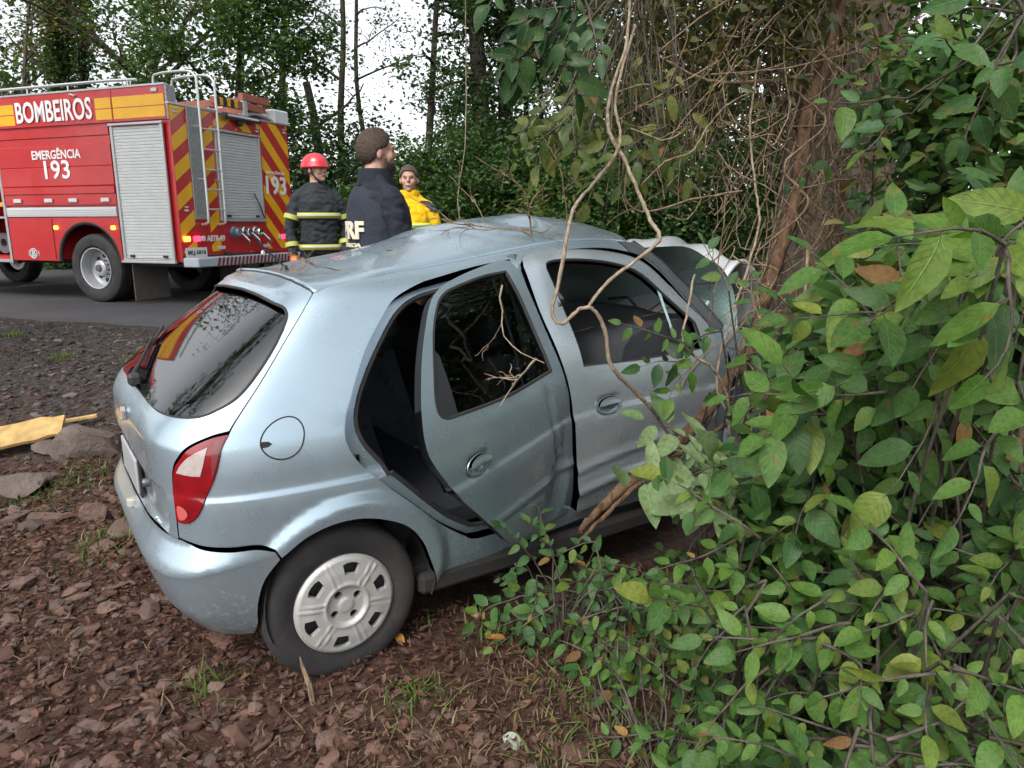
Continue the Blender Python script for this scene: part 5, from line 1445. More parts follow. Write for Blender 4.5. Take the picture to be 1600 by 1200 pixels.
navy = fab('navy_cloth', (.009, .012, .022)); vestm = fab('vest_cloth', (.018, .023, .036)); charc = fab('charcoal_cloth', (.020, .025, .030)); yjk = fab('yellow_cloth', (.80, .46, .004), .08); boots = mat('boot_black', (.015, .014, .013), rough=.6)
lime = mat('lime_band', (.42, .44, .10), rough=.6); limeb = mat('lime_bright', (.62, .80, .06), rough=.5); bandg = mat('band_silver', (.45, .48, .42), rough=.5)
brownh = mat('hair_brown', (.050, .030, .020), rough=.65, var=.4, vscale=60, bump=.6, bscale=120); greyh = mat('hair_greybrown', (.080, .058, .044), rough=.7, var=.3, vscale=60, bump=.5, bscale=120)

# officer with the dark vest, back turned, beside the car
x, y = stand(588, 4.62); z = float(gz(x, y))
H = (1.15+.455-z)/1.655*1.75
arm_r = ((.25, .02, 1.13), (.24, .10, .90)); arm_l = ((.26, .10, 1.14), (.22, .34, 1.10))
off, k, hp = person('bearded man in navy jacket and dark vest, back turned, beyond the car roof', (x, y, z), yaw_of(.80, .60), H, [skin_m, navy, navy, boots, skin_m], (arm_l, arm_r), head_yaw=R(-12), bulk=1.0, head_s=.96, hair=brownh, beard=True)
vt = MB(); ring_loft(vt, [(0, 0, .97, .185, .155), (0, .005, 1.10, .186, .152), (0, .01, 1.25, .203, .160), (0, .005, 1.33, .185, .156), (0, .0, 1.40, .135, .142), (0, -.005, 1.445, .105, .115)], 32)
MB().add([Vector(q)*k for q in vt.v], vt.f).build('vest', vestm, off, True, 60)
cl = MB(); cl.lathe([(.098, .0), (.094, .05), (.088, .085), (.078, .086), (.080, .04), (.085, 0)], 'z', (0, -.004, 1.455), 28, True); MB().add([Vector(q)*k for q in cl.v], cl.f).build('collar', navy, off)
q, f_ = textmesh('PRF', .21, .095, .04)
def wrap(q, zc, rx=.199, ry=.158, th0=0.0):
    out = []
    for p_ in q:
        th = th0+p_[0]/.17; out.append(Vector((rx*math.sin(th), -(ry+.006+p_[2])*max(.2, math.cos(th))**.8, zc+p_[1]))*k)
    return out
cream = mat('letter_cream', (.66, .60, .48), rough=.6)
mobj('vest_lettering', wrap(q, 1.215), f_, cream, off, False)
q, f_ = textmesh('POLICIA', .16, .022, .03); mobj('vest_lettering', wrap(q, 1.135), f_, cream, off, False)
q, f_ = textmesh('PRF', .10, .04, .04)
mobj('chest_lettering', [Vector((.205+.004*0+p_[2], .045-p_[1], 1.20+p_[0]))*k for p_ in q], f_, mat('letter_olive', (.45, .42, .12), rough=.6), off, False)

# helmeted firefighter by the tail of the fire engine
x, y = stand(495, 7.15); z = float(gz(x, y)); H = (1.15+.53-z)/1.655*1.75
ar = ((.265, .0, 1.10), (.25, .06, .86)); al = ((.25, .0, 1.11), (.22, .10, .88))
ff, k, hp = person('firefighter in charcoal turnout coat with lime bands and red helmet', (x, y, z), yaw_of(.42, -.90), H, [skin_m, charc, charc, boots, mat('glove_orange', (.62, .20, .06), rough=.8)], (al, ar), head_yaw=R(42), bulk=1.02, hair=brownh, glove=True)
for zz in (1.215, .93): band(ff, k, zz, .200, .154, .05, lime); band(ff, k, zz, .202, .156, .014, bandg)
for s, (el, wr) in ((-1, al), (1, ar)):
    S_ = (s*.188, -.005, 1.362); E_ = (s*el[0], el[1], el[2]); W2 = (s*wr[0], wr[1], wr[2])
    sleeve_band(ff, k, S_, E_, .62, .074, lime); sleeve_band(ff, k, E_, W2, .62, .062, lime)
hl_ = MB(); v = []; f = []; n, m = 32, 12
for i in range(m+1):
    a = math.pi*.56*i/m
    for q_ in range(n):
        t = 2*math.pi*q_/n; fl = 1+.10*max(0, i/m-.85)/.15
        v.append(hp((.100*math.sin(a)*math.cos(t)*fl, -.010+.126*math.sin(a)*math.sin(t)*fl, .030+.108*math.cos(a)))*k)
for i in range(m):
    for q_ in range(n): f.append((i*n+q_, i*n+(q_+1) % n, (i+1)*n+(q_+1) % n, (i+1)*n+q_))
hel = mobj('helmet', v, f, mat('helmet_red', (.58, .035, .045), rough=.3, coat=.5), ff); sm = hel.modifiers.new('t', 'SOLIDIFY'); sm.thickness = .008
cs = MB(); cs.tube([hp(q_)*k for q_ in ((-.080, .0, .01), (-.074, .02, -.05), (-.045, .05, -.10), (0, .070, -.118), (.045, .05, -.10), (.074, .02, -.05), (.080, .0, .01))], .008, 6); cs.build('chin_strap', blk, ff)

# man in the yellow jacket
x, y = stand(640, 6.65); z = float(gz(x, y)); H = (1.15+.405-z)/1.655*1.75
ar = ((.27, .0, 1.12), (.20, .16, .98)); al = ((.27, .0, 1.12), (.22, .14, .96))
ym, k, hp = person('man in bright yellow jacket facing the camera behind the car', (x, y, z), yaw_of(-.05, -1), H, [skin_m, yjk, navy, boots, skin_m], (al, ar), head_yaw=R(6), bulk=1.0, hair=greyh, fold=.6)
for zz, mt_ in ((1.215, limeb), ):
    band(ym, k, zz, .200, .150, .05, mt_); band(ym, k, zz, .202, .152, .014, mat('band_grey', (.30, .36, .32), rough=.5))
cl = MB(); cl.lathe([(.090, .0), (.098, .045), (.090, .075), (.080, .072), (.082, .03), (.08, 0)], 'z', (0, -.008, 1.46), 28, True); MB().add([Vector(q)*k for q in cl.v], cl.f).build('collar', yjk, ym)
for s in (-1, 1):
    yk = MB(); ring_loft(yk, [(s*.212, -.012, 1.335, .048, .070), (s*.185, -.012, 1.398, .056, .078), (s*.13, -.015, 1.440, .05, .080)], 16)
    MB().add([Vector(q)*k for q in yk.v], yk.f).build('shoulder_patch', fab('yoke_grey', (.05, .055, .06)), ym)
pk = MB(); pk.box((.09, .150, 1.275), (.035, .008, .014)); pk.box((.055, .152, 1.305), (.012, .012, .024)); pk.box((.085, .150, 1.06), (.02, .012, .05)); MB().add([Vector(q)*k for q in pk.v], pk.f).build('jacket_tabs', blk, ym)
zp = MB(); zp.box((0, .148, 1.20), (.018, .006, .44)); MB().add([Vector(q)*k for q in zp.v], zp.f).build('zip_placket', mat('yellow_dark', (.62, .33, .004), rough=.8), ym)
# ---------------------------------------------------------------- trees across the road
GT = 'trees beyond the road'
def bt(px, Y, name='roadside_tree'):
    p = wpt(px, 400, Y); return Vector((p.x, p.y, float(gz(p.x, p.y))-.05))
def tp(px, py, Y): return wpt(px, py, Y)
def rt(label, bpx, Y, tpx, tpy, r0, seed, **k):
    a = bt(bpx, Y); b = tp(tpx, tpy, Y); 
    return tree('roadside_tree', label, GT, a, b, r0, seed, **k)
rt('ivy-clad trunk rising above the front end of the fire engine', 95, 19, 88, -170, .17, 1, limbs=6, limb_at=(.5, 1), limb_len=2.2, leaf=(2200, .11, .5), lm=lf_oliv, bm=bark_d, ivy=7200, ivym=lf_mid)
rt('slender dark trunk just beyond the ivy-clad one', 128, 20.5, 128, -190, .13, 2, limbs=6, limb_at=(.45, 1), limb_len=2.4, leaf=(2600, .11, .5), lm=lf_oliv, bm=bark_d, ivy=4200, ivym=lf_dark)
rt('leaning thin sapling at the far left above the truck rail', 20, 18, 55, -120, .07, 3, limbs=6, limb_len=1.6, leaf=(1600, .09, .5), lm=lf_oliv, bm=bark_g)
rt('broad dark tree forking into many limbs above the word on the truck', 232, 18, 236, 85, .26, 4, limbs=9, limb_at=(.80, 1.0), limb_len=4.6, leaf=(5200, .11, .5), lm=lf_oliv, bm=bark_d, upw=1.3, subs=4, ivy=900, ivym=lf_dark, crown_from=3.2)
rt('bushy bright green tree standing behind the ladder of the fire engine', 372, 16.5, 372, -60, .15, 5, limbs=12, limb_at=(.30, 1), limb_len=2.1, leaf=(15000, .12, .46), lm=lf_mid, bm=bark_d, upw=.35, subs=4)
rt('broken leaning bare stub between fire engine and helmeted firefighter', 524, 19, 480, 128, .15, 6, limbs=1, limb_at=(.75, .8), limb_len=2.2, leaf=(160, .09, .4), lm=lf_dark, bm=bark_g, r1=.6)
rt('slim crooked trunk against the sky above the firefighter', 540, 20, 536, -160, .12, 7, limbs=7, limb_at=(.5, 1), limb_len=2.6, leaf=(800, .09, .45), lm=lf_dark, bm=bark_d, wob=.35, crown_from=5.2)
rt('thin wavy trunk against the sky above the dark-jacketed man', 580, 20, 560, -150, .085, 8, limbs=6, limb_at=(.5, 1), limb_len=2.3, leaf=(900, .09, .45), lm=lf_oliv, bm=bark_d, wob=.45, crown_from=5.0)
rt('leafy tree with slanting limb left of the thick trunks', 660, 18, 690, -140, .12, 9, limbs=9, limb_at=(.35, 1), limb_len=2.5, leaf=(4600, .12, .42), lm=lf_dark, bm=bark_d, subs=4)
rt('thick dark trunk, left one of the central pair', 768, 17.5, 728, -170, .30, 10, limbs=7, limb_at=(.62, 1), limb_len=2.8, leaf=(2200, .12, .45), lm=lf_dark, bm=bark_d, ivy=3000, crown_from=3.6)
rt('thick dark trunk, right one of the central pair', 790, 18.5, 792, -170, .27, 11, limbs=7, limb_at=(.6, 1), limb_len=2.8, leaf=(2200, .12, .45), lm=lf_dark, bm=bark_d, ivy=2200, crown_from=3.4)
rt('straight slim trunk right of the central pair', 822, 19, 826, -160, .10, 12, limbs=6, limb_at=(.5, 1), limb_len=2.0, leaf=(3000, .11, .45), lm=lf_dark, bm=bark_d)
rt('straight thin trunk seen behind the hanging vines', 845, 20, 850, -160, .09, 13, limbs=6, limb_at=(.5, 1), limb_len=2.2, leaf=(3600, .11, .45), lm=lf_dark, bm=bark_d)
rt('dark trunk with low foliage behind the paired vines', 922, 17, 918, -150, .16, 14, limbs=9, limb_at=(.3, 1), limb_len=2.4, leaf=(11000, .115, .5), lm=lf_dark, bm=bark_d)
rt('leafy tree behind the tangled dry vines', 1010, 17, 1030, -150, .15, 15, limbs=10, limb_at=(.25, 1), limb_len=2.6, leaf=(6000, .115, .52), lm=lf_oliv, bm=bark_d)
rt('leafy tree behind the big vine-covered trunk', 1130, 16, 1120, -160, .17, 16, limbs=10, limb_at=(.25, 1), limb_len=2.6, leaf=(11000, .115, .52), lm=lf_dark, bm=bark_d)
rt('leafy tree between bushy green tree and broken stub', 445, 21, 440, -130, .14, 17, limbs=9, limb_at=(.3, 1), limb_len=2.0, leaf=(1500, .11, .45), lm=lf_dark, bm=bark_d)
# the tree lines go on along the road, out to the left
for k, (x, y, h) in enumerate(((-15.5, 24.0, 6.0), (-22.5, 27.5, 4.0), (-29, 30.0, 4.5), (-37, 34, 7.0), (-19.5, 7.2, 8.5), (-25.5, 9.8, 9.5))):
    tree('roadside_tree', ['first tree past the fire engine on the far side of the road','second tree past the fire engine on the far side','third tree past the fire engine on the far side','farthest tree past the fire engine on the far side','nearer roadside tree on the near side of the road','farther roadside tree on the near side of the road'][k], 'trees along the road', (x, y, float(gz(x, y))), (x+.4, y, h), .2, 60+k, limbs=11, limb_at=(.25, 1), limb_len=3.2, leaf=(4200, .22, .8), lm=lf_mid, bm=bark_d)
# more trees standing behind the first row
for k, (px, Y, h, lab) in enumerate(((300, 27, 4.5, 'low dense tree far behind the ladder'), (760, 27, 4.2, 'low dense tree far behind the central trunks'), (880, 25, 7.5, 'dense tree far behind the overhanging leaves'), (960, 26, 8, 'dense tree far behind the paired vines'), (1170, 24, 8, 'dense tree far behind the big trunk'))):
    b_ = bt(px, Y)
    tree('far_tree', lab, 'trees in the second row', b_, (b_.x+.3, b_.y, h), .18, 90+k, limbs=12, limb_at=(.2, 1), limb_len=3.0, leaf=(6500, .17, .6), lm=lf_dark, bm=bark_d)
tree('roadside_tree', 'tree on the near verge beyond the left edge, mirrored in the rear window', 'trees along the road', (-7.6, 4.6, float(gz(-7.6, 4.6))), (-7.2, 4.7, 8.0), .18, 83, limbs=12, limb_at=(.35, 1), limb_len=2.9, leaf=(5000, .16, .6), lm=lf_mid, bm=bark_d)
# undergrowth on the far verge
GU = 'bushes on the far verge'
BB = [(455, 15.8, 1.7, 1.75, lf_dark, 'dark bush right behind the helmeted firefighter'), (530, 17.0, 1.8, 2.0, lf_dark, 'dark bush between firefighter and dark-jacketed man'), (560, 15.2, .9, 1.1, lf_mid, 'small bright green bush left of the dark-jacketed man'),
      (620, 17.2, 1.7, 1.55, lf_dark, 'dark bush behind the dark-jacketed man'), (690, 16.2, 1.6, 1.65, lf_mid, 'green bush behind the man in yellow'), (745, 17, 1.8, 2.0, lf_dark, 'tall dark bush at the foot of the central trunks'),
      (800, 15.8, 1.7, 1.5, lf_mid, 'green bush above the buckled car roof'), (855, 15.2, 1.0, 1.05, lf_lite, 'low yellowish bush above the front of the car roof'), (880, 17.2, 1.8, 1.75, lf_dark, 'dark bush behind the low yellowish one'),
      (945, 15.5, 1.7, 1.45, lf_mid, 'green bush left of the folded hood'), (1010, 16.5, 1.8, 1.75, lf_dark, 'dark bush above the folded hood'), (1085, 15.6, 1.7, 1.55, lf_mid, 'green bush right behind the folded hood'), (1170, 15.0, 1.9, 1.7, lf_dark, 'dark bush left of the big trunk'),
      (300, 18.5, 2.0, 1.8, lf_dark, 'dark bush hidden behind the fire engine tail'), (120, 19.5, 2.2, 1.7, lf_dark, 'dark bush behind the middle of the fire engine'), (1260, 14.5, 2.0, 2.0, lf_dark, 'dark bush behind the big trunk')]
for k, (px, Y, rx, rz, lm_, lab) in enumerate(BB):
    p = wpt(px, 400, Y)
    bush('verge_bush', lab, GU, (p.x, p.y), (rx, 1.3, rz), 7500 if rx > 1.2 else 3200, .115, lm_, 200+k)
# ================================================================ the big tree, its vines, and the shrubs round it
def gpt(px, py):
    """where a sight line meets the ground"""
    lo, hi = .5, 12.0
    for _ in range(40):
        m = (lo+hi)/2; p = wpt(px, py, m)
        if p.z > float(gz(p.x, p.y)): lo = m
        else: hi = m
    return wpt(px, py, lo)
def pts3(l):
    """(px, py, Y) sight-line measurements -> points; missing Y is interpolated"""
    ys = [p[2] if len(p) > 2 else None for p in l]; idx = [i for i, y in enumerate(ys) if y is not None]
    yy = np.interp(range(len(l)), idx, [ys[i] for i in idx])
    return [wpt(p[0], p[1], float(y)) for p, y in zip(l, yy)]
def vine(name, label, l, r, mt, cat_='vine', group=None, n=6, sides=7, jit=.004, seed=0):
    jit *= .45
    g = random.Random(seed); P = spline([tuple(p) for p in pts3(l)], n)
    b = Vector(P[-1]); rr = [q*(.68 if max(r) < .02 else 1) for q in r]
    m = len(P); R_ = [np.interp(i/(m-1), np.linspace(0, 1, len(rr)), rr)*(1+.12*g.uniform(-1, 1)) for i in range(m)]
    Q = [Vector(p)-b+Vector((g.gauss(0, jit), g.gauss(0, jit), g.gauss(0, jit))) for p in P]
    o = MB().tube(Q, R_, sides).build(name, mt, None, True, 60); o.location = b
    return tag(o, label, cat_, group)
bark_l = barkmat('bark_liana', (.055, .030, .018), (.20, .125, .075), 30, .3, .6)
vine_l = barkmat('vine_light', (.15, .11, .075), (.38, .31, .23), 40, .4, .4)
vine_d = barkmat('vine_dry', (.10, .068, .042), (.32, .235, .155), 40, .4, .4)

# trunk
tb = wpt(1268, 640, 4.55); tb.z = float(gz(tb.x, tb.y))-.1
big = empty('vine_covered_tree', tb); tag(big, 'thick old tree trunk wrapped in lianas that the car has hit', 'tree')
tv = []; tf = []; NR, NA_ = 60, 64
for i in range(NR+1):
    k = i/NR; z = 7.5*k
    cx = .30*k*k+.05*math.sin(k*6); cy = .10*math.sin(k*4); r = .335*(1-.35*k)+.16*math.exp(-z/.30)
    for j in range(NA_):
        t = 2*math.pi*j/NA_
        rr = r*(1+.05*math.sin(5*t+1.5*k)+.035*math.sin(9*t+4*k+1)+.018*math.sin(23*t+9*k)+.012*math.sin(37*t-14*k))
        tv.append((cx+rr*math.cos(t), cy+rr*math.sin(t), z))
for i in range(NR):
    for j in range(NA_): tf.append((i*NA_+j, i*NA_+(j+1) % NA_, (i+1)*NA_+(j+1) % NA_, (i+1)*NA_+j))
mobj('trunk', tv, tf, bark_b, big)
lb_ = MB(); tips = []
for j, (z, a, ln) in enumerate(((3.2, 2.6, 3.2), (3.8, .4, 3.0), (4.2, 4.0, 3.4), (4.8, 1.4, 3.0), (5.4, 5.2, 3.0), (5.8, 3.0, 2.8), (6.4, 0, 2.6), (3.5, 3.6, 3.0))):
    q, r = limb((.1, 0, z), (math.cos(a), math.sin(a), .45), ln, .11, .03, 500+j, .15); lb_.tube(q, r, 8); tips += q[2:]
    for s in range(3):
        q2, r2 = limb(q[3+s], (math.cos(a+1.2*(s-1)), math.sin(a+1.2*(s-1)), .2), ln*.5, .05, .01, 540+j*5+s, .2); lb_.tube(q2, r2, 6); tips += q2[2:]
lb_.build('limb', bark_b, big)
gn = np.random.default_rng(77); A = np.array(tips); cnt = 6500
c = A[gn.integers(0, len(A), 150)]+gn.normal(size=(150, 3))*.4; P = c[gn.integers(0, 150, cnt)]+gn.normal(size=(cnt, 3))*np.array([.3, .3, .2])
V, F = scatter(P, .12*gn.uniform(.6, 1.3, cnt), T6, g=gn); fastmesh('crown', V, F, lf_mid, big, smooth=False)

vine('thick_liana', 'thick brown woody liana running down the left edge of the big trunk', [(1312, -60, 4.05), (1302, 60), (1264, 170, 3.95), (1246, 300), (1216, 400, 3.85), (1190, 480), (1172, 545, 3.6), (1120, 622, 3.35), (1060, 692, 3.12), (990, 750, 2.98), (940, 792, 2.88), (905, 830, 2.80)], [.038, .040, .038, .036, .034, .030, .024, .012], bark_l, 'liana', None, 8, 10, .006, 1)
vine('liana_loop', 'short brown liana loop at the foot of the trunk', [(1118, 625, 3.3), (1140, 588), (1180, 574, 3.45), (1215, 575), (1232, 592, 3.45), (1230, 625)], [.026, .024, .020], bark_l, 'liana', None, 6, 8, .004, 2)
vine('thin_liana', 'thin brown stem crossing beside the car sill under the liana', [(1180, 640, 3.3), (1090, 690, 3.05), (1000, 755, 2.92), (930, 822, 2.80), (900, 850, 2.75)], [.012, .016, .014, .008], bark_l, 'liana', None, 6, 8, .005, 3)
vine('pale_vine', 'pale twisted vine bending above the windscreen pillar and back to the door', [(985, -40, 3.7), (980, 60), (953, 150), (952, 205, 3.4), (976, 250), (1000, 305), (1016, 345, 3.0), (1031, 372, 2.85), (1000, 402, 2.75), (950, 440), (918, 482, 2.7)], [.010, .012, .012, .011, .010], vine_l, 'vine', None, 6, 7, .003, 4)
vine('pale_vine', 'pale vine hanging over the front door window and down to the liana', [(992, 40, 3.75), (962, 150), (969, 205, 3.4), (962, 240), (925, 290), (898, 322, 3.0), (884, 380, 2.75), (871, 450), (862, 488, 2.68), (878, 506), (905, 484), (927, 484, 2.68), (945, 515), (955, 570, 2.7), (985, 606), (1020, 642, 2.85), (1058, 700, 3.0)], [.009, .011, .011, .011, .012, .012], vine_l, 'vine', None, 6, 7, .003, 5)
vine('hanging_vine', 'lone thin pale vine hanging in the gap right of the man in yellow', [(727, -30, 5.2), (728, 120), (726, 230), (716, 300), (718, 345, 5.0)], [.005, .006, .004], vine_l, 'vine', None, 6, 6, .004, 6)
vine('brown_vine', 'brown vine running level from the trunk through the tangle above the hood', [(1300, 112, 4.0), (1220, 124), (1130, 128, 3.9), (1085, 118), (1035, 92, 3.8)], [.016, .012, .009], vine_d, 'vine', None, 6, 7, .006, 7)
vine('sagging_vine', 'dry vine sagging in a hook just above the folded hood', [(1160, 298, 3.6), (1080, 312), (1020, 330, 3.4), (990, 326), (976, 305), (980, 270, 3.3)], [.006, .008, .006], vine_d, 'vine', None, 6, 7, .003, 8)
vine('arching_vine', 'dry grey vine arching from the trunk down to a knot of stems', [(1185, 138, 3.8), (1135, 165), (1105, 200, 3.7), (1080, 238), (1040, 252, 3.6), (1000, 290)], [.006, .008, .005], vine_d, 'vine', None, 6, 7, .004, 9)
vine('pale_vine', 'pale wavy vine dropping in front of the trunk down to the door leaves', [(1185, 90, 3.9), (1172, 200), (1182, 300, 3.7), (1186, 350), (1166, 425, 3.5), (1132, 530), (1120, 600, 3.2), (1142, 660)], [.007, .009, .009, .008], vine_l, 'vine', None, 6, 7, .004, 10)
vine('pale_vine', 'pale vine bending across the lower corner of the front door window', [(1085, 428, 2.9), (1070, 505), (1068, 535, 2.85), (1085, 556), (1112, 575, 2.9), (1135, 615), (1140, 680, 3.0)], [.007, .009, .009], vine_l, 'vine', None, 6, 7, .003, 11)
vine('straight_vine', 'straight brown vine hanging beside the large leaves right of the liana loop', [(1262, 380, 3.4), (1258, 480), (1262, 560, 3.2), (1254, 650, 3.1)], [.011, .013, .013], vine_d, 'vine', None, 6, 7, .004, 12)
vine('spiral_vine', 'thin tan vine coiling round the thick liana', [(1310, 60, 3.9), (1240, 130), (1290, 190, 3.8), (1225, 260), (1262, 320, 3.72), (1180, 400), (1215, 430, 3.65), (1150, 520)], [.008, .008, .007], vine_d, 'vine', None, 7, 7, .006, 13)
vine('bare_branch', 'bare forked branch among the leaves at the right edge', [(1620, 640, 1.75), (1588, 700), (1590, 745, 1.8), (1555, 780), (1488, 800, 1.9)], [.016, .014, .010], vine_d, 'branch', None, 6, 8, .004, 14)
vine('bare_branch', 'bare reddish branch leaving the right edge low down', [(1620, 838, 1.7), (1560, 838), (1520, 822, 1.8), (1490, 800, 1.9)], [.015, .012, .010], bark_l, 'branch', None, 6, 8, .004, 15)
vine('bare_branch', 'slanting grey stick below the forked branch', [(1500, 800, 1.9), (1455, 870), (1420, 930, 1.8), (1400, 990)], [.009, .012, .010], vine_l, 'branch', None, 6, 8, .004, 16)
vine('bare_branch', 'short brown branch crossing the leaves right of the liana', [(1375, 722, 2.2), (1330, 725), (1285, 716, 2.4), (1258, 702)], [.014, .014, .010], vine_d, 'branch', None, 6, 8, .004, 17)

# countless fine dry vines round the trunk, joined
g = random.Random(21); mb = MB()
def arc(px0, py0, Y0, px1, py1, Y1, sag, r, n=7, sides=4):
    a = wpt(px0, py0, Y0); b = wpt(px1, py1, Y1); P = []; w = [g.gauss(0, .05) for _ in range(3)]; ph = g.uniform(0, 6)
    for i in range(n):
        t = i/(n-1); q = a.lerp(b, t)+Vector((w[0], w[1], 0))*math.sin(math.pi*t)*1.5; q.z -= sag*4*t*(1-t)
        q += Vector((math.sin(t*9+ph), math.cos(t*7+ph), math.sin(t*8+ph)))*.018; P.append(q)
    mb.tube(P, r, sides, False)
for k in range(190):
    px = g.uniform(1110, 1520); py = g.uniform(-60, 450); arc(px, py, g.uniform(3.7, 4.12), px+g.gauss(0, 130), py+g.uniform(-60, 200), g.uniform(3.65, 4.1), g.uniform(-.05, .16), g.uniform(.0016, .0042))
for k in range(90):
    px = g.uniform(955, 1180); py = g.uniform(-40, 190); arc(px, py, g.uniform(3.6, 5.0), px+g.gauss(0, 22), py+g.uniform(90, 240), g.uniform(3.6, 4.9), 0, g.uniform(.0012, .0026), 6)
for k in range(34):
    px = g.uniform(1110, 1290); py = g.uniform(380, 640); arc(px, py, g.uniform(3.25, 3.7), px+g.gauss(0, 70), py+g.uniform(0, 170), g.uniform(3.1, 3.5), g.uniform(-.05, .1), g.uniform(.002, .005))
for k in range(40):
    px = g.uniform(1030, 1250); py = g.uniform(90, 300); arc(px, py, g.uniform(3.7, 4.6), px+g.uniform(-130, 60), py+g.uniform(-40, 90), g.uniform(3.6, 4.5), g.uniform(0, .12), g.uniform(.002, .005))
for k in range(120):
    px = g.uniform(1190, 1380); py = g.uniform(-60, 380); arc(px, py, g.uniform(3.92, 4.08), px+g.gauss(0, 55), py+g.uniform(60, 240), g.uniform(3.9, 4.06), g.uniform(-.06, .10), g.uniform(.0018, .006), 8)
tg = mb.build('dry_vine_tangle', vine_d, None, True, None); tag(tg, 'tangle of fine dry vines hanging round the big trunk', 'vines', None, 'stuff')

# dense growth behind the trunk
gn = np.random.default_rng(5)
def volume(n, f): return np.array([f(gn) for _ in range(n)])
def thick(name, label, boxes, cnt, size, lm_, T=T6):
    parts = []
    for (x0, x1, y0, y1, z0, z1, w) in boxes:
        m = int(cnt*w); nc = max(20, m//60)
        C = np.stack([gn.uniform(x0, x1, nc), gn.uniform(y0, y1, nc), gn.uniform(z0, z1, nc)], 1)
        P = C[gn.integers(0, nc, m)]+gn.normal(size=(m, 3))*np.array([.20, .20, .16]); parts.append(scatter(P, size*gn.uniform(.55, 1.4, m), T, g=gn))
    V, F = cat(parts); o = fastmesh(name, V, F, lm_, None, smooth=False); return tag(o, label, 'undergrowth', None, 'stuff')
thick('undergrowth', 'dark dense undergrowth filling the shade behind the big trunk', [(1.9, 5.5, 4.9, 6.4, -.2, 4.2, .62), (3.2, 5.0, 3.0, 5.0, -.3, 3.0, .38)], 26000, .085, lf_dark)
thick('undergrowth', 'small-leaved creeper mass high on the right of the trunk', [(2.0, 3.8, 3.9, 4.5, .8, 3.6, .7), (1.5, 2.2, 4.35, 4.7, 2.2, 3.4, .3)], 7000, .055, lf_mid)
thick('undergrowth', 'olive creeper leaves hanging among the dry vines', [(.55, 1.5, 4.3, 5.6, 1.75, 3.4, .75), (1.0, 1.55, 3.8, 4.3, 1.95, 3.0, .35)], 5200, .070, lf_oliv)

def fill(name, label, poly, n, depth, size, mt, T=T6, dj=.12, cl=40):
    c = []
    P_ = np.array(poly, float); lo, hi = P_.min(0), P_.max(0)
    while len(c) < max(20, n//cl):
        q = (gn.uniform(lo[0], hi[0]), gn.uniform(lo[1], hi[1]))
        if not inpoly([q], poly)[0]: continue
        w = wpt(q[0], q[1], depth(*q)+gn.normal()*dj); w.z = max(w.z, float(gz(w.x, w.y))+.04); c.append(tuple(w))
    c = np.array(c); P = c[gn.integers(0, len(c), n)]+gn.normal(size=(n, 3))*np.array([.11, .11, .09]); P[:, 2] = np.maximum(P[:, 2], gz(P[:, 0], P[:, 1])+.01)
    d = gn.normal(size=(n, 3)); d[:, 2] = d[:, 2]*.4-.3; nr = gn.normal(size=(n, 3))*.4+np.array([-.1, -.6, .6])
    V, F = scatter(P, size*gn.uniform(.6, 1.3, n), T, d=d, n=nr, g=gn); o = fastmesh(name, V, F, mt, None, smooth=False); return tag(o, label, 'undergrowth', None, 'stuff')
lf_near = leafmat('leaf_near_fill', [(.022, .060, .016), (.036, .088, .020), (.050, .110, .024), (.075, .14, .026), (.12, .11, .035)], .55, .2, False, False, .25)
fill('undergrowth', 'inner leaves of the thicket behind the broad leaves on the right', [(1330, 480), (1480, 380), (1660, 380), (1660, 720), (1290, 700)], 5200, lambda x, y: 2.6-(x-1290)/900, .10, lf_near)
fill('undergrowth', 'inner leaves of the low thicket at right centre', [(1180, 740), (1290, 690), (1660, 700), (1660, 960), (1180, 930)], 6500, lambda x, y: min(2.6, gpt(x, y).y)-.15-(x-1180)/2500, .085, lf_near)
fill('undergrowth', 'low tangled leaves on the ground at bottom right', [(1060, 930), (1660, 900), (1660, 1260), (1180, 1260)], 6500, lambda x, y: gpt(x, y).y-.16, .062, lf_near)
fill('undergrowth', 'shaded leaves beside the upper trunk', [(1390, 60), (1660, 0), (1660, 420), (1420, 440)], 2600, lambda x, y: 3.4-(x-1390)/500, .085, lf_near)
# ---------------------------------------------------------------- single leaves
def leafmesh(name, w, curl, fold, tip=.9, seed=0):
    g = random.Random(seed); v = []; f = []; uv = []; n = 7
    for i in range(n+1):
        t = i/n
        half = w*math.sin(math.pi*min(1, t**.82))**.75*(1-.25*t)*(1 if i < n else 0)
        zc = -curl*t*t+.02*math.sin(t*6)
        for s in (-1, 0, 1):
            v.append((t, s*half, zc+abs(s)*half*fold+(.012*math.sin(t*13+s) if s else 0))); uv.append((.5+.5*s, t))
    for i in range(n):
        for c in range(2): a = i*3+c; f.append((a, a+1, a+4, a+3))
    me = setmesh(bpy.data.meshes.new(name), v, f, True)
    l = me.uv_layers.new(name='UVMap')
    for lp in me.loops: l.data[lp.index].uv = uv[lp.vertex_index]
    return me
def leafset(mt, w=.27):
    out = []
    for k, (c, fo) in enumerate(((.10, .22), (.22, .12), (.04, .35), (.30, .28))):
        me = leafmesh('leaf', w*(1+.1*(k-1.5)/1.5), c, fo, seed=k); me.materials.append(mt); out.append(me)
    return out
lv_green = leafset(leafmat('leaf_big_green', [(.028, .074, .018), (.044, .104, .022), (.060, .130, .026), (.062, .135, .024), (.085, .16, .026), (.14, .17, .028, 1.0)], .50, .25, True, True, .28), .29)
lv_cool = leafset(leafmat('leaf_cool_green', [(.022, .066, .020), (.034, .092, .026), (.050, .118, .030), (.038, .10, .034), (.062, .12, .022), (.10, .15, .025)], .50, .22, True, True, .28), .29)
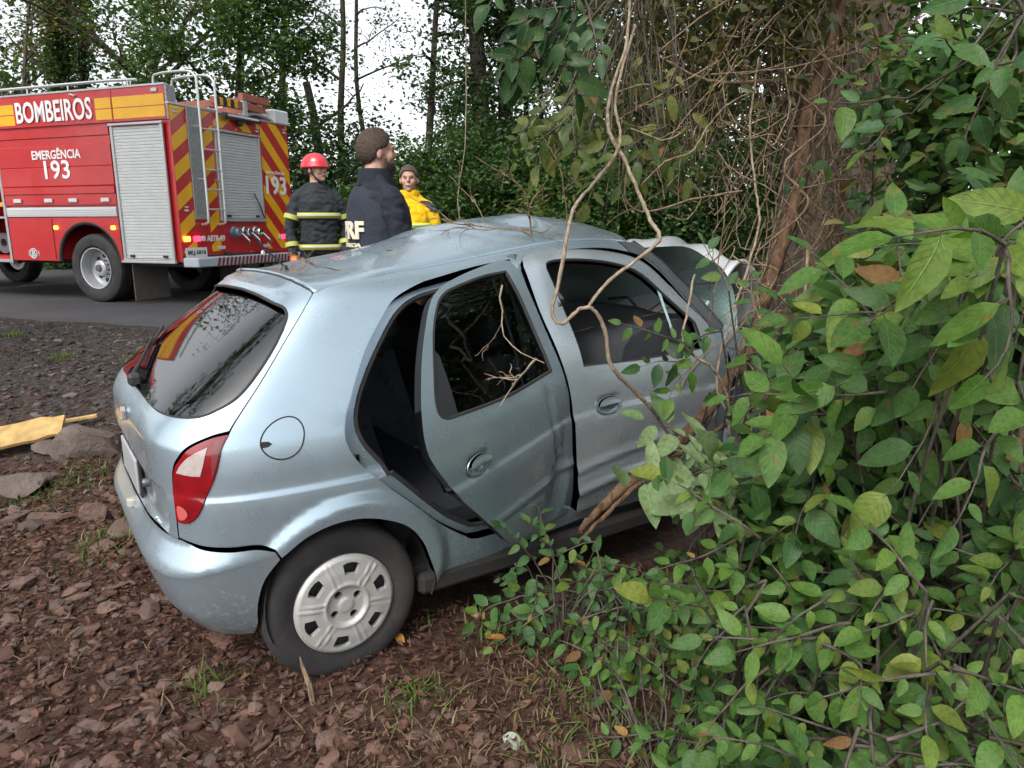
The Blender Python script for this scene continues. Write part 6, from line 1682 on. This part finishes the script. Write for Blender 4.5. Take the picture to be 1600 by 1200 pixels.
lv_brit = leafset(leafmat('leaf_bright', [(.045, .11, .016), (.065, .14, .02), (.09, .165, .026), (.12, .18, .03)], .45, .35, True, True, .28), .25)
lv_pale = leafset(leafmat('leaf_pale_back', [(.11, .175, .075), (.15, .22, .10), (.20, .27, .13), (.07, .14, .045)], .6, .2, True, True, .28), .25)
lv_oliv = leafset(leafmat('leaf_olive_big', [(.05, .085, .022), (.075, .11, .028), (.11, .13, .03), (.15, .15, .035)], .45, .35, True, True), .23)
lv_dark = leafset(leafmat('leaf_dark_big', [(.012, .038, .012), (.018, .055, .016), (.028, .072, .02), (.045, .095, .025)], .4, .25, True, True, .28), .28)
lv_brown = leafset(leafmat('leaf_brown', [(.14, .075, .03), (.22, .13, .05), (.30, .17, .05), (.11, .06, .03)], .7, .25, True, True, .2), .24)
NLEAF = [0]
class Shrub:
    def __init__(self, name, label, cat_, base, seed, stem=None, group=None):
        self.o = empty(name, base); tag(self.o, label, cat_, group); self.b = Vector(base); self.mb = MB(); self.g = random.Random(seed); self.n = 0; self.stem = stem or bark_g
    def leaf(self, p, d, nrm, size, ms):
        g = self.g
        if self.n >= 295: return
        x = Vector(d).normalized(); z = Vector(nrm); y = z.cross(x)
        y = y.normalized() if y.length > 1e-4 else x.orthogonal().normalized(); z = x.cross(y)
        M = Matrix((x, y, z)).transposed().to_4x4(); M.translation = Vector(p)-self.b
        o = bpy.data.objects.new('leaf', g.choice(ms if g.random() > .022 else lv_brown)); COL.objects.link(o); o.parent = self.o
        o.matrix_local = M @ Matrix.Diagonal((size, size*g.uniform(.85, 1.15), size, 1)); self.n += 1; NLEAF[0] += 1
    def spray(self, p, d, L_, n, ls, ms, droop=.3, face=(0, -.55, .8), r=.004, connect=True, jit=.35, petiole=.12):
        g = self.g; p = Vector(p); d = Vector(d).normalized(); pts = [p.copy()]; q = p.copy(); dd = d.copy(); S_ = 8
        for i in range(S_):
            dd = (dd+Vector((g.gauss(0, .12), g.gauss(0, .12), g.gauss(0, .10)-droop/S_))).normalized(); q = q+dd*L_/S_; pts.append(q.copy())
        self.mb.tube([a-self.b for a in pts], [r*(1.15-.8*i/S_) for i in range(S_+1)], 5, False)
        if connect:
            a = self.b.copy(); m = a.lerp(p, .5)+Vector((g.gauss(0, .06), g.gauss(0, .06), g.uniform(.02, .15)))
            self.mb.tube([Vector(t)-self.b for t in spline([tuple(a), tuple(m), tuple(p)], 5)], [r*1.1]*10+[r], 5, False)
        for k in range(n):
            t = (k+.6)/n*S_; i = min(S_-1, int(t)); a = pts[i].lerp(pts[i+1], t-i); ax = (pts[i+1]-pts[i]).normalized()
            f = Vector(face)+Vector((g.gauss(0, jit), g.gauss(0, jit), g.gauss(0, jit))); f.normalize()
            sd = f.cross(ax); sd = sd.normalized() if sd.length > 1e-3 else ax.orthogonal()
            s = 1 if k % 2 else -1
            ld = (ax*g.uniform(.25, .8)+sd*s*g.uniform(.7, 1.1)+Vector((0, 0, -g.uniform(.05, .45)))).normalized()
            if k == n-1: ld = ax
            z = ls*g.uniform(.45, 1.25); st = a+ld*z*petiole
            self.mb.tube([a-self.b, st-self.b], r*.35, 3, False)
            self.leaf(st, ld, f, z, ms)
    def done(self): self.mb.build('stem', self.stem, self.o, True, None); return self.o
def region(sh, poly, count, depth, n, ls, ms, L_, dirs=None, droop=.3, face=(0, -.55, .8), connect=True, jit=.35, r=.004):
    """sprays spread over a patch of the growth: poly bounds where they stand, depth(px,py) how far off"""
    g = sh.g; P = np.array(poly, float); lo, hi = P.min(0), P.max(0); k = 0; tries = 0
    while k < count and tries < 4000:
        tries += 1; px = g.uniform(lo[0], hi[0]); py = g.uniform(lo[1], hi[1])
        if not inpoly([(px, py)], poly)[0]: continue
        p = wpt(px, py, depth(px, py)+g.gauss(0, .10))
        if p.z < float(gz(p.x, p.y))+.02: p.z = float(gz(p.x, p.y))+.03+g.uniform(0, .08)
        d = Vector(g.choice(dirs)) if dirs else Vector((g.uniform(-1, .4), g.uniform(-.6, .3), g.uniform(-.5, .5)))
        d += Vector((g.gauss(0, .25), g.gauss(0, .25), g.gauss(0, .25)))
        sh.spray(p, d, L_*g.uniform(.7, 1.3), n, ls*g.uniform(.8, 1.15), ms, droop, face, r, connect, jit); k += 1
def gb(px, Y): p = wpt(px, 700, Y); return (p.x, p.y, float(gz(p.x, p.y))-.02)
C = 'shrub'
s = Shrub('broad_leaf_shrub', 'shrub with the largest broad green leaves, at mid height on the right', C, gb(1480, 2.15), 1)
region(s, [(1290, 560), (1240, 640), (1330, 700), (1600, 690), (1640, 360), (1560, 370), (1440, 470)], 38, lambda x, y: 1.95-(x-1250)/1600, 7, .116, lv_green, .34, face=(-.1, -.75, .62), droop=.5)
region(s, [(1560, 330), (1640, 310), (1640, 460), (1560, 440)], 4, lambda x, y: 1.40, 6, .14, lv_brit, .24, face=(-.1, -.7, .65), droop=.4)
s.done()
s = Shrub('broad_leaf_shrub', 'shrub with cool green oval leaves directly in front of the trunk foot', C, gb(1330, 2.9), 2)
region(s, [(1280, 600), (1340, 520), (1440, 450), (1580, 450), (1580, 570), (1370, 640)], 34, lambda x, y: 2.75-(x-1200)/900, 8, .115, lv_cool, .34, face=(-.1, -.75, .6), droop=.45)
s.done()
s = Shrub('broad_leaf_shrub', 'dense low shrub of dark oval leaves right of the pale-leaved sapling', C, gb(1350, 2.35), 3)
region(s, [(1210, 720), (1280, 660), (1620, 680), (1620, 880), (1320, 900), (1190, 810)], 36, lambda x, y: 2.35-(x-1150)/1000, 8, .098, lv_cool, .32, droop=.35)
s.done()
s = Shrub('pale_sapling', 'pale grey-green leaved sapling lying beside the front door', C, gb(1130, 2.75), 4)
region(s, [(1050, 730), (1110, 690), (1190, 710), (1190, 800), (1090, 830), (1050, 780)], 11, lambda x, y: 2.62-(x-1000)/1200, 7, .125, lv_pale, .26, dirs=[(-1, -.1, .25), (-.8, -.2, .5), (-.9, 0, -.05)], droop=.3, face=(.1, -.6, .75))
s.done()
s = Shrub('foreground_shrub', 'leafy shrub filling the bottom right corner', C, gb(1450, 1.75), 5)
region(s, [(1250, 900), (1640, 860), (1640, 1240), (1220, 1240), (1300, 1060)], 42, lambda x, y: 1.70-(y-900)/1100-(x-1200)/2200, 7, .074, lv_green, .26, droop=.35)
s.done()
s = Shrub('foreground_shrub', 'green bush between the pale sapling and the bottom right corner', C, gb(1180, 2.0), 6)
region(s, [(1080, 850), (1260, 810), (1400, 900), (1330, 1060), (1120, 1080), (1060, 950)], 36, lambda x, y: 2.15-(y-800)/900-(x-1000)/2500, 8, .072, lv_green, .26, droop=.35)
s.done()
s = Shrub('ground_creeper', 'low creeper with small round leaves along the sill shadow', C, gb(880, 2.55), 7)
region(s, [(790, 850), (930, 830), (1020, 900), (1010, 1040), (900, 1020), (810, 960)], 36, lambda x, y: min(2.6, gpt(x, y).y-.07), 8, .062, lv_cool, .24, dirs=[(-1, -.3, .1), (.3, -.6, .1), (-.4, .2, .3)], droop=.2, r=.003)
s.done()
s = Shrub('ground_creeper', 'creeper trailing over the leaf litter at bottom centre right', C, gb(1050, 1.9), 8)
region(s, [(900, 1020), (1120, 1000), (1260, 1090), (1230, 1220), (1000, 1180)], 34, lambda x, y: gpt(x, y).y-.08, 8, .058, lv_green, .24, dirs=[(-1, -.3, .1), (.3, -.6, .1), (-.4, .2, .3)], droop=.2, r=.003)
s.done()
s = Shrub('foreground_shrub', 'small-leaved green shrub under the forked bare branch', C, gb(1540, 1.9), 21)
region(s, [(1380, 800), (1640, 780), (1640, 1000), (1400, 1000)], 36, lambda x, y: 1.85-(x-1380)/1500, 8, .066, lv_green, .24, droop=.35)
s.done()
s = Shrub('foreground_shrub', 'small-leaved green shrub at the very bottom edge right of centre', C, gb(1280, 1.6), 22)
region(s, [(1130, 1080), (1400, 1040), (1420, 1240), (1160, 1240)], 34, lambda x, y: gpt(x, y).y-.20, 8, .058, lv_cool, .22, droop=.3)
s.done()
s = Shrub('trunk_creeper', 'creeper leaves clinging to the front of the big trunk', 'creeper', gb(1290, 3.95), 9)
region(s, [(1340, 170), (1430, 130), (1580, 220), (1580, 420), (1420, 430), (1340, 330)], 20, lambda x, y: 3.6-(x-1180)/900, 7, .085, lv_dark, .32, face=(-.1, -.8, .5), droop=.5)
s.done()
s = Shrub('trunk_creeper', 'leafy creeper at the foot of the liana by the windscreen', 'creeper', gb(1150, 3.4), 10)
region(s, [(1110, 470), (1160, 440), (1195, 520), (1190, 640), (1120, 680), (1095, 600)], 8, lambda x, y: 3.1, 6, .078, lv_cool, .24, face=(-.2, -.8, .5), droop=.5)
s.done()
s = Shrub('window_twig', 'twig of bright leaves in front of the open door window', 'twig', tuple(wpt(1085, 545, 2.78)), 11)
for (a, b, n, ms) in (((1085, 545), (985, 490), 9, lv_brit), ((1080, 560), (990, 590), 6, lv_dark), ((1090, 560), (1060, 640), 6, lv_brit)):
    A_ = wpt(a[0], a[1], 2.78); B_ = wpt(b[0], b[1], 2.68); s.spray(A_, B_-A_, (B_-A_).length, n, .082, ms, .15, (-.1, -.9, .25), .0025, False)
s.done()
s = Shrub('overhanging_branch', 'branch of dark broad leaves hanging into the top middle', 'branch', tuple(wpt(905, -60, 3.0)), 12)
region(s, [(800, -60), (950, -60), (945, 20), (910, 60), (835, 40)], 13, lambda x, y: 2.85, 7, .105, lv_dark, .24, dirs=[(-.6, 0, -.6), (.1, -.1, -1), (-.9, 0, -.2)], droop=.6, face=(-.2, -.8, .45))
s.done()
s = Shrub('overhanging_branch', 'branch of yellow-green leaves hanging among the vines at top', 'branch', tuple(wpt(1000, -40, 4.0)), 13)
region(s, [(820, 110), (960, 60), (1090, 60), (1120, 200), (960, 220), (850, 180)], 24, lambda x, y: 3.9, 7, .11, lv_oliv, .34, dirs=[(-.5, 0, -.8), (.2, 0, -1), (-.8, 0, -.4)], droop=.7, face=(-.1, -.8, .4))
s.done()
s = Shrub('overhanging_branch', 'cluster of broad blue-green leaves near the top right corner', 'branch', tuple(wpt(1600, 20, 2.4)), 14)
region(s, [(1500, 60), (1560, -20), (1600, 40), (1580, 130), (1500, 100)], 6, lambda x, y: 2.4, 6, .11, lv_cool, .28, face=(-.1, -.8, .5), droop=.4)
region(s, [(1370, 140), (1430, 130), (1430, 190), (1380, 190)], 2, lambda x, y: 2.9, 5, .12, lv_cool, .26, face=(-.1, -.8, .5), droop=.4)
s.done()
# ================================================================ litter, stones, grass, twigs
gn = np.random.default_rng(31)
def spread(n, poly, Ymin=None):
    """random ground points inside a patch of ground"""
    P = np.array(poly, float); lo, hi = P.min(0), P.max(0); out = np.zeros((0, 2))
    while len(out) < n:
        q = np.stack([gn.uniform(lo[0], hi[0], n), gn.uniform(lo[1], hi[1], n)], 1); out = np.vstack([out, q[inpoly(q, poly)]])
    return out[:n]
def on_ground(xy, dz=.0): return np.stack([xy[:, 0], xy[:, 1], gz(xy[:, 0], xy[:, 1])+dz], 1)
near_poly = [(-3.6, 1.1), (2.2, 1.0), (2.6, 3.2), (.9, 3.4), (-.6, 2.7), (-2.2, 4.6), (-4.6, 4.2)]
dead = leafmat('dead_leaf', [(.030, .014, .010), (.060, .028, .019), (.095, .046, .032), (.15, .080, .056), (.065, .036, .028), (.05, .025, .018), (.13, .09, .07)], .8, .1, False, False, .2)
TD = (np.array([(0, 0, .02), (.3, .24, .10), (.7, .22, .07), (1, 0, .12), (.7, -.20, .12), (.3, -.22, .05), (.5, .02, .0)]), T6[1])
def litter(name, label, n, poly, size, mt, T=TD, dz=.006, asp=(.5, 1.2), up=.75, extra=.03):
    P = on_ground(spread(n, poly), dz); P[:, 2] += np.abs(gn.normal(size=n))*extra*.5
    d = gn.normal(size=(n, 3)); d[:, 2] *= .28
    V, F = scatter(P, size*gn.uniform(.45, 1.5, n), T, d=d, up=up, g=gn, aspect=gn.uniform(asp[0], asp[1], n))
    o = fastmesh(name, V, F, mt, None, smooth=False); return tag(o, label, 'litter', None, 'stuff')
litter('leaf_litter', 'reddish brown dead leaves covering the ground beside the car', 15000, near_poly, .036, dead)
litter('leaf_litter', 'fine brown leaf crumbs between the dead leaves', 22000, near_poly, .018, dead, T4, .004)
litter('leaf_litter', 'dead leaves thinning out toward the gravel verge', 3500, [(-7, 4.0), (-2.2, 4.2), (-1.7, 5.2), (-2.5, 6.5), (-8, 8)], .045, dead)
# rubble: joined small stones, too many to count
def ico(sd=1):
    bm = bmesh.new(); bmesh.ops.create_icosphere(bm, subdivisions=sd, radius=.5); v = np.array([x.co[:] for x in bm.verts]); f = np.array([[q.index for q in x.verts] for x in bm.faces]); bm.free(); return v, f
IV, IF = ico(); IV2, IF2 = ico(2)
stone_r = leafmat('rubble_stone', [(.055, .028, .021), (.10, .054, .041), (.15, .088, .068), (.12, .08, .068), (.075, .054, .047)], .9, 0.0, False, False, .25)
stone_g = leafmat('gravel_stone', [(.028, .024, .021), (.055, .047, .042), (.09, .078, .07), (.15, .135, .12)], .9, 0.0, False, False, .25)
def stones(name, label, n, poly, size, mt, flat=.5, big=False):
    IV, IF = (IV2, IF2) if big else ico()
    xy = spread(n, poly); s = size*np.exp(gn.normal(size=n)*.5)
    P = on_ground(xy, .0); P[:, 2] += s*.08
    j = 1+gn.uniform(-.22, .22, (n, len(IV), 1))*(.25 if big else 1); IW = np.repeat(IV[None], n, 0)
    if big:
        for _ in range(7):
            pn = gn.normal(size=(n, 3)); pn /= np.linalg.norm(pn, axis=1, keepdims=True); dd = gn.uniform(.22, .40, n)
            ex = np.maximum(0, np.einsum('nvi,ni->nv', IW, pn)-dd[:, None]); IW = IW-pn[:, None]*ex[..., None]*.96
    V = IW*j*np.stack([s*gn.uniform(.8, 1.5, n), s*gn.uniform(.7, 1.1, n), s*gn.uniform(flat*.6, flat*1.2, n)], 1)[:, None]
    a = gn.uniform(0, 6.28, n); c, s_ = np.cos(a), np.sin(a); X = V[..., 0]*c[:, None]-V[..., 1]*s_[:, None]; Y = V[..., 0]*s_[:, None]+V[..., 1]*c[:, None]
    W = np.stack([X, Y, V[..., 2]+X*gn.uniform(-.3, .3, (n, 1))], -1)+P[:, None]
    F = IF[None]+(np.arange(n)*len(IV))[:, None, None]
    o = fastmesh(name, W.reshape(-1, 3), F.reshape(-1, 3), mt, None, smooth=False); return tag(o, label, 'rubble', None, 'stuff')
stones('rubble', 'small reddish stones mixed into the leaf litter', 5200, [(-3.6, 1.1), (.6, 1.1), (.2, 2.0), (-.6, 2.4), (-2.0, 4.2), (-4.6, 4.2)], .030, stone_r)
stones('rubble', 'hand-sized broken reddish stones lying in the litter', 300, [(-3.6, 1.2), (.0, 1.2), (-.7, 2.2), (-2.0, 4.0), (-4.4, 4.2)], .062, stone_r, .34, True)
stones('gravel', 'dark grey loose gravel on the verge below the road', 9000, [(-9.5, 6.0), (-5.5, 3.9), (-2.3, 3.9), (-1.6, 5.0), (-1.5, 7.1), (-8.5, 9.9)], .026, stone_g)
# dry and green grass
def blades(name, label, n, poly, h, mt, lean=.5, patches=None):
    if patches is not None:
        c = patches[gn.integers(0, len(patches), n)]; xy = c[:, :2]+gn.normal(size=(n, 2))*c[:, 2:3]
    else: xy = spread(n, poly)
    P = on_ground(xy, -.005); hh = h*gn.uniform(.4, 1.25, n); a = gn.uniform(0, 6.28, n); l = hh*np.abs(gn.normal(size=n))*lean
    dx, dy = np.cos(a), np.sin(a); w = .0022+.0025*gn.random(n)
    V = np.zeros((n, 6, 3))
    for k, (t, ww) in enumerate(((0, 1), (.55, .8), (1, .15))):
        cx = P[:, 0]+dx*l*t*t; cy = P[:, 1]+dy*l*t*t; cz = P[:, 2]+hh*(t-.25*t*t*np.minimum(1, l/hh))
        V[:, 2*k] = np.stack([cx-dy*w*ww, cy+dx*w*ww, cz], 1); V[:, 2*k+1] = np.stack([cx+dy*w*ww, cy-dx*w*ww, cz], 1)
    F = np.array([(0, 1, 3, 2), (2, 3, 5, 4)])[None]+(np.arange(n)*6)[:, None, None]
    o = fastmesh(name, V.reshape(-1, 3), F.reshape(-1, 4), mt, None, smooth=False, nper=4); return tag(o, label, 'grass', None, 'stuff')
drym = leafmat('dry_grass', [(.11, .075, .045), (.18, .13, .08), (.26, .20, .13), (.14, .12, .05)], .8, .2, False, False, .2)
grnm = leafmat('green_grass', [(.05, .10, .02), (.09, .16, .03), (.13, .20, .05), (.16, .17, .07)], .6, .3, False, False, .3)
blades('dry_grass', 'thin dry grass lying in the litter right of the rear wheel', 5500, [(-.75, 2.1), (.1, 1.1), (2.1, 1.0), (2.3, 3.0), (1.2, 3.3), (.2, 2.75)], .045, drym, 1.3)
blades('dry_grass', 'taller dry grass under the sill near the liana', 2600, [(.1, 2.55), (.45, 2.35), (1.2, 2.75), (1.15, 3.15), (.75, 3.05)], .14, drym, .35)
blades('dry_grass', 'sparse dry straw on the rubble left of the car', 2200, near_poly, .05, drym, 1.2)
pt = []
for (px, py, r) in ((165, 860, .12), (190, 835, .08), (70, 690, .05), (110, 770, .12), (20, 525, .07), (210, 690, .10), (130, 740, .10), (215, 560, .06), (650, 1090, .05), (760, 990, .10), (900, 1080, .08), (1010, 1150, .08), (330, 1080, .05), (100, 560, .05), (40, 780, .06), (880, 1180, .08)):
    q = gpt(px, py); pt.append((q.x, q.y, r))
blades('green_grass', 'small tufts of green grass scattered round the stones and car', 1300, None, .07, grnm, .9, np.array(pt))
far = [(x, y) for (x, y) in [tuple(RP+RNn*8.6-RD*t) for t in (-14, 14)]+[tuple(RP+RNn*11-RD*t) for t in (14, -14)]]
blades('verge_grass', 'green grass strip along the far edge of the road', 9000, far, .30, grnm, .5)

# larger stones one by one
rock_m = mat('rock_brown', (.14, .088, .069), rough=.92, var=.35, vscale=9, bump=.8, bscale=30, dirt=(.07, .045, .035), dscale=6, damt=.6)
rock_g = mat('rock_grey', (.125, .098, .085), rough=.92, var=.35, vscale=7, bump=.8, bscale=26, dirt=(.08, .055, .045), dscale=5, damt=.6)
def rock(label, px, py, w, d, h, mt, seed, rz=0.0, tilt=0.0, name='stone', sub=2, flat=True):
    g = random.Random(seed); p = gpt(px, py)
    bm = bmesh.new(); bmesh.ops.create_icosphere(bm, subdivisions=sub, radius=.5)
    planes = [(Vector((g.gauss(0, 1), g.gauss(0, 1), g.gauss(0, .8))).normalized(), g.uniform(.20, .38)) for _ in range(11)]
    for v in bm.verts:
        for n, dd in planes:
            k = v.co.dot(n)-dd
            if k > 0: v.co -= n*k*.98
        v.co = Vector((v.co.x*w*1.25, v.co.y*d*1.25, v.co.z*h*1.25))+Vector((g.gauss(0, .012)*w, g.gauss(0, .012)*d, g.gauss(0, .012)*h))
    me = bpy.data.meshes.new(name); bm.to_mesh(me); bm.free(); me.materials.append(mt)
    me.polygons.foreach_set('use_smooth', [True]*len(me.polygons)); me.set_sharp_from_angle(angle=R(28))
    o = bpy.data.objects.new(name, me); link(o); o.location = (p.x, p.y, p.z+h*.25); o.rotation_euler = (tilt, tilt*.4, rz); tag(o, label, 'stone', 'stones by the car')
    return o
rock('large grey-brown slab of rock beside the car emblem', 145, 712, .40, .34, .26, rock_g, 1, .2, .15, sub=3)
rock('long flat pale rock at the left edge below the yellow board', 28, 772, .42, .26, .14, rock_g, 2, .5, .1, sub=3)
rock('dark squarish stone in front of the license plate', 152, 815, .15, .13, .16, rock_m, 3, .3, 0)
rock('narrow wedge-shaped stone, upper of the pair below the bumper', 118, 938, .17, .055, .04, rock_m, 4, .45, .1)
rock('long flat stone, lower right of the pair below the bumper', 178, 952, .17, .06, .045, rock_m, 5, .25, .1)
rock('blunt stone touching the left end of the long flat one', 105, 970, .09, .07, .045, rock_m, 6, .1, .1)
rock('small pale split stone below the pair of long ones', 132, 1020, .085, .035, .03, rock_g, 7, .5, .1)
rock('round brown stone under the bumper corner', 250, 940, .11, .08, .05, rock_m, 8, .1, .1)
rock('rusty stone at the lower left of the wheel, first of two', 298, 1062, .10, .07, .05, rock_m, 9, .6, .1)
rock('rusty stone close to the tyre, second of two', 345, 1078, .09, .07, .05, rock_m, 10, -.3, .1)
rock('flat brown stone at the bottom left corner', 40, 1130, .11, .08, .04, rock_m, 11, .2, .1)
rock('large brown flat stone half buried at the bottom edge', 520, 1165, .17, .11, .05, rock_m, 12, .3, .1)
rock('small stone left of the half-buried one at the bottom', 400, 1110, .07, .05, .04, rock_m, 13, .9, .1)
rock('tan stone right of the rear wheel', 745, 965, .05, .04, .035, mat('rock_tan', (.34, .23, .15), rough=.9, var=.2), 14, .2, .1)
rock('flat reddish stone at the foot of the bumper, leftmost', 60, 905, .10, .07, .04, rock_m, 15, .7, .1)
rock('reddish stone at the bottom between corner and wheel', 200, 1140, .10, .08, .05, rock_m, 16, 1.1, .1)
rock('flat broken slab leaning between the large rock and the board', 82, 700, .24, .20, .07, rock_g, 17, .9, .3, sub=3)
rock('low broken slab in front of the long flat pale rock', 70, 815, .20, .15, .06, rock_m, 18, .2, .15, sub=3)
# loose board
bq = gpt(60, 700); bd_ = MB()
va = []; fa = []; n = 12
for i in range(n+1):
    t = i/n; w0 = .13+.02*math.sin(7*t)
    for (sy, sz) in ((-1, 0), (1, 0), (1, 1), (-1, 1)): va.append((-.75+.92*t, sy*w0*(1 if t < .85 else .7)+.015*math.sin(9*t), sz*.022+.012*math.sin(5*t)))
for i in range(n):
    for k in range(4): fa.append((i*4+k, i*4+(k+1) % 4, i*4+4+(k+1) % 4, i*4+4+k))
fa.append((0, 1, 2, 3)); fa.append(tuple(n*4+k for k in (3, 2, 1, 0)))
bo = fixn(mobj('wooden_board', va, fa, mat('yellow_wood', (.46, .30, .11), rough=.8, var=.3, vscale=14, bump=.3, bscale=50, dirt=(.15, .09, .05), damt=.5), None, True, 40)); bo.location = (bq.x, bq.y, bq.z+.12); bo.rotation_euler = (R(26), R(-9), R(16))
tag(bo, 'split yellowish wooden board lying on the rocks at the left edge', 'board')
b2 = MB().box((0, 0, 0), (.30, .035, .025), None, .004).build('wood_splinter', MATS['yellow_wood']); q = gpt(118, 668); b2.location = (q.x, q.y, q.z+.06); b2.rotation_euler = (0, R(-6), R(20)); tag(b2, 'thin yellow wood splinter touching the slab of rock', 'splinter')
# bits: pale leaf, orange leaves, stick by the wheel, cap on the road
def one_leaf(label, px, py, size, ms, lift=.02, col=None, name='fallen_leaf', rz=None):
    p = gpt(px, py); o = bpy.data.objects.new(name, rnd.choice(ms)); link(o); o.location = (p.x, p.y, p.z+lift); o.scale = (size,)*3; o.rotation_euler = (rnd.uniform(-.3, .3), rnd.uniform(-.3, .3), rnd.uniform(0, 6.28) if rz is None else rz); tag(o, label, 'leaf')
    return o
lv_or = leafset(leafmat('leaf_orange', [(.45, .20, .05), (.55, .28, .09), (.5, .24, .06)], .6, .25, True, True), .33)
lv_wh = leafset(leafmat('leaf_whitish', [(.42, .46, .38), (.48, .52, .42)], .6, .2, True, True), .34)
one_leaf('whitish fallen leaf on the litter at bottom centre', 785, 1160, .085, lv_wh, .02, rz=-.3)
one_leaf('orange dead leaf under the rear door sill', 895, 845, .10, lv_or, .05)
one_leaf('orange dead leaf among the creeper right of the wheel', 985, 1015, .09, lv_or, .08)
one_leaf('orange curled leaf leaning on the tyre', 612, 1005, .08, lv_or, .04)
one_leaf('tan dead leaf right of the wheel', 790, 1010, .09, lv_or, .03)
one_leaf('yellow leaf at the bottom right of the litter', 1190, 1065, .07, lv_or, .05)
p = gpt(490, 1100); st_ = MB().tube([(0, 0, -.02), (-.012, .01, .07), (-.03, .0, .15), (-.036, .0, .185)], [.010, .011, .007, .002], 6).build('broken_stick', vine_d); st_.location = p; tag(st_, 'short broken stick standing in the litter before the tyre', 'stick')
p = gpt(152, 471); cp = MB().lathe([(0, .05), (.03, .045), (.045, .02), (.04, 0)], 'z', (0, 0, 0), 14).build('plastic_cup', mat('cup_white', (.75, .75, .76), rough=.4)); cp.location = (p.x, p.y, p.z); tag(cp, 'crushed white cup on the road before the truck wheel', 'cup')
# debris on the car roof
def roofpt(x, y): return CARM @ Vector((x, y, roof_z(x, y)+.004))
lf = bpy.data.objects.new('roof_leaf', lv_oliv[0]); link(lf); lf.location = roofpt(.42, -.18)+Vector((0, 0, .012)); lf.scale = (.07,)*3; lf.rotation_euler = (0, 0, .9); tag(lf, 'small yellow leaf lying on the car roof', 'leaf')
cr_ = MB(); g = random.Random(3)
for k in range(130):
    x = g.uniform(-.06, 1.3); y = g.uniform(-.5, .5); p = roofpt(x, y); a = g.uniform(0, 6.28); l = g.uniform(.004, .02)
    cr_.box(p, (l, .004, .003), Matrix.Rotation(a, 3, 'Z'))
dbm = mat('bark_crumb', (.07, .05, .04), rough=.9)
o = cr_.build('roof_crumbs', dbm, None, False); tag(o, 'scattered bark crumbs and bits on the car roof', 'debris', None, 'stuff')
def twig(label, start, d, L_, seed, r=.0035, n=5, mt=None, name='dry_twig', grav=0.0):
    g = random.Random(seed); mb = MB(); b = Vector(start); q, rr = limb((0, 0, 0), d, L_, r, r*.35, seed, .22, grav); mb.tube(q, rr, 5, False)
    for k in range(n):
        i = g.randint(1, 6); dd = (q[i+1]-q[i]).normalized()+Vector((g.gauss(0, .9), g.gauss(0, .9), g.gauss(0, .7))); q2, r2 = limb(q[i], dd, L_*g.uniform(.3, .6), r*.65, r*.25, seed*7+k, .3, grav); mb.tube(q2, r2, 4, False)
        for m in range(2):
            i2 = g.randint(2, 6); q3, r3 = limb(q2[i2], (q2[i2+1]-q2[i2]).normalized()+Vector((g.gauss(0, .9), g.gauss(0, .9), g.gauss(0, .7))), L_*.2, r*.4, r*.2, seed*17+k*3+m, .3, grav); mb.tube(q3, r3, 4, False)
    o = mb.build(name, mt or vine_d, None, True, None); o.location = b; return tag(o, label, 'twig')
twig('fine bare twig sprawling over the roof edge above the rear door', roofpt(.98, -.50)+Vector((0, 0, .03)), (-.6, -.25, .12), .62, 71, .005, 6, grav=-.01)
twig('bare upright twig fanning above the buckled roof', roofpt(1.0, -.46)+Vector((0, 0, .02)), (-.35, -.1, .85), .48, 72, .0045, 6)
twig('bare twig rising beside the pale vine over the front of the roof', roofpt(1.2, -.46)+Vector((0, 0, .02)), (.05, -.2, .9), .48, 73, .004, 5)
twig('thin twig lying on the roof behind the antenna', roofpt(.16, -.33)+Vector((0, 0, .004)), (-.5, -.1, 0), .20, 74, .003, 3)
twig('thin curved twig on the rear lip of the roof', CARM @ Vector((-.17, -.02, 1.413)), (.4, -.3, 0), .12, 75, .003, 1)
twig('hooked dry twigs pressed against the rear door glass', wpt(838, 560, 2.50), (-.2, -.02, -.45), .24, 76, .0055, 4, vine_l)
twig('bent dry twig hanging before the rear door glass', wpt(785, 445, 2.48), (-.25, 0, -.9), .36, 77, .004, 1, vine_l)
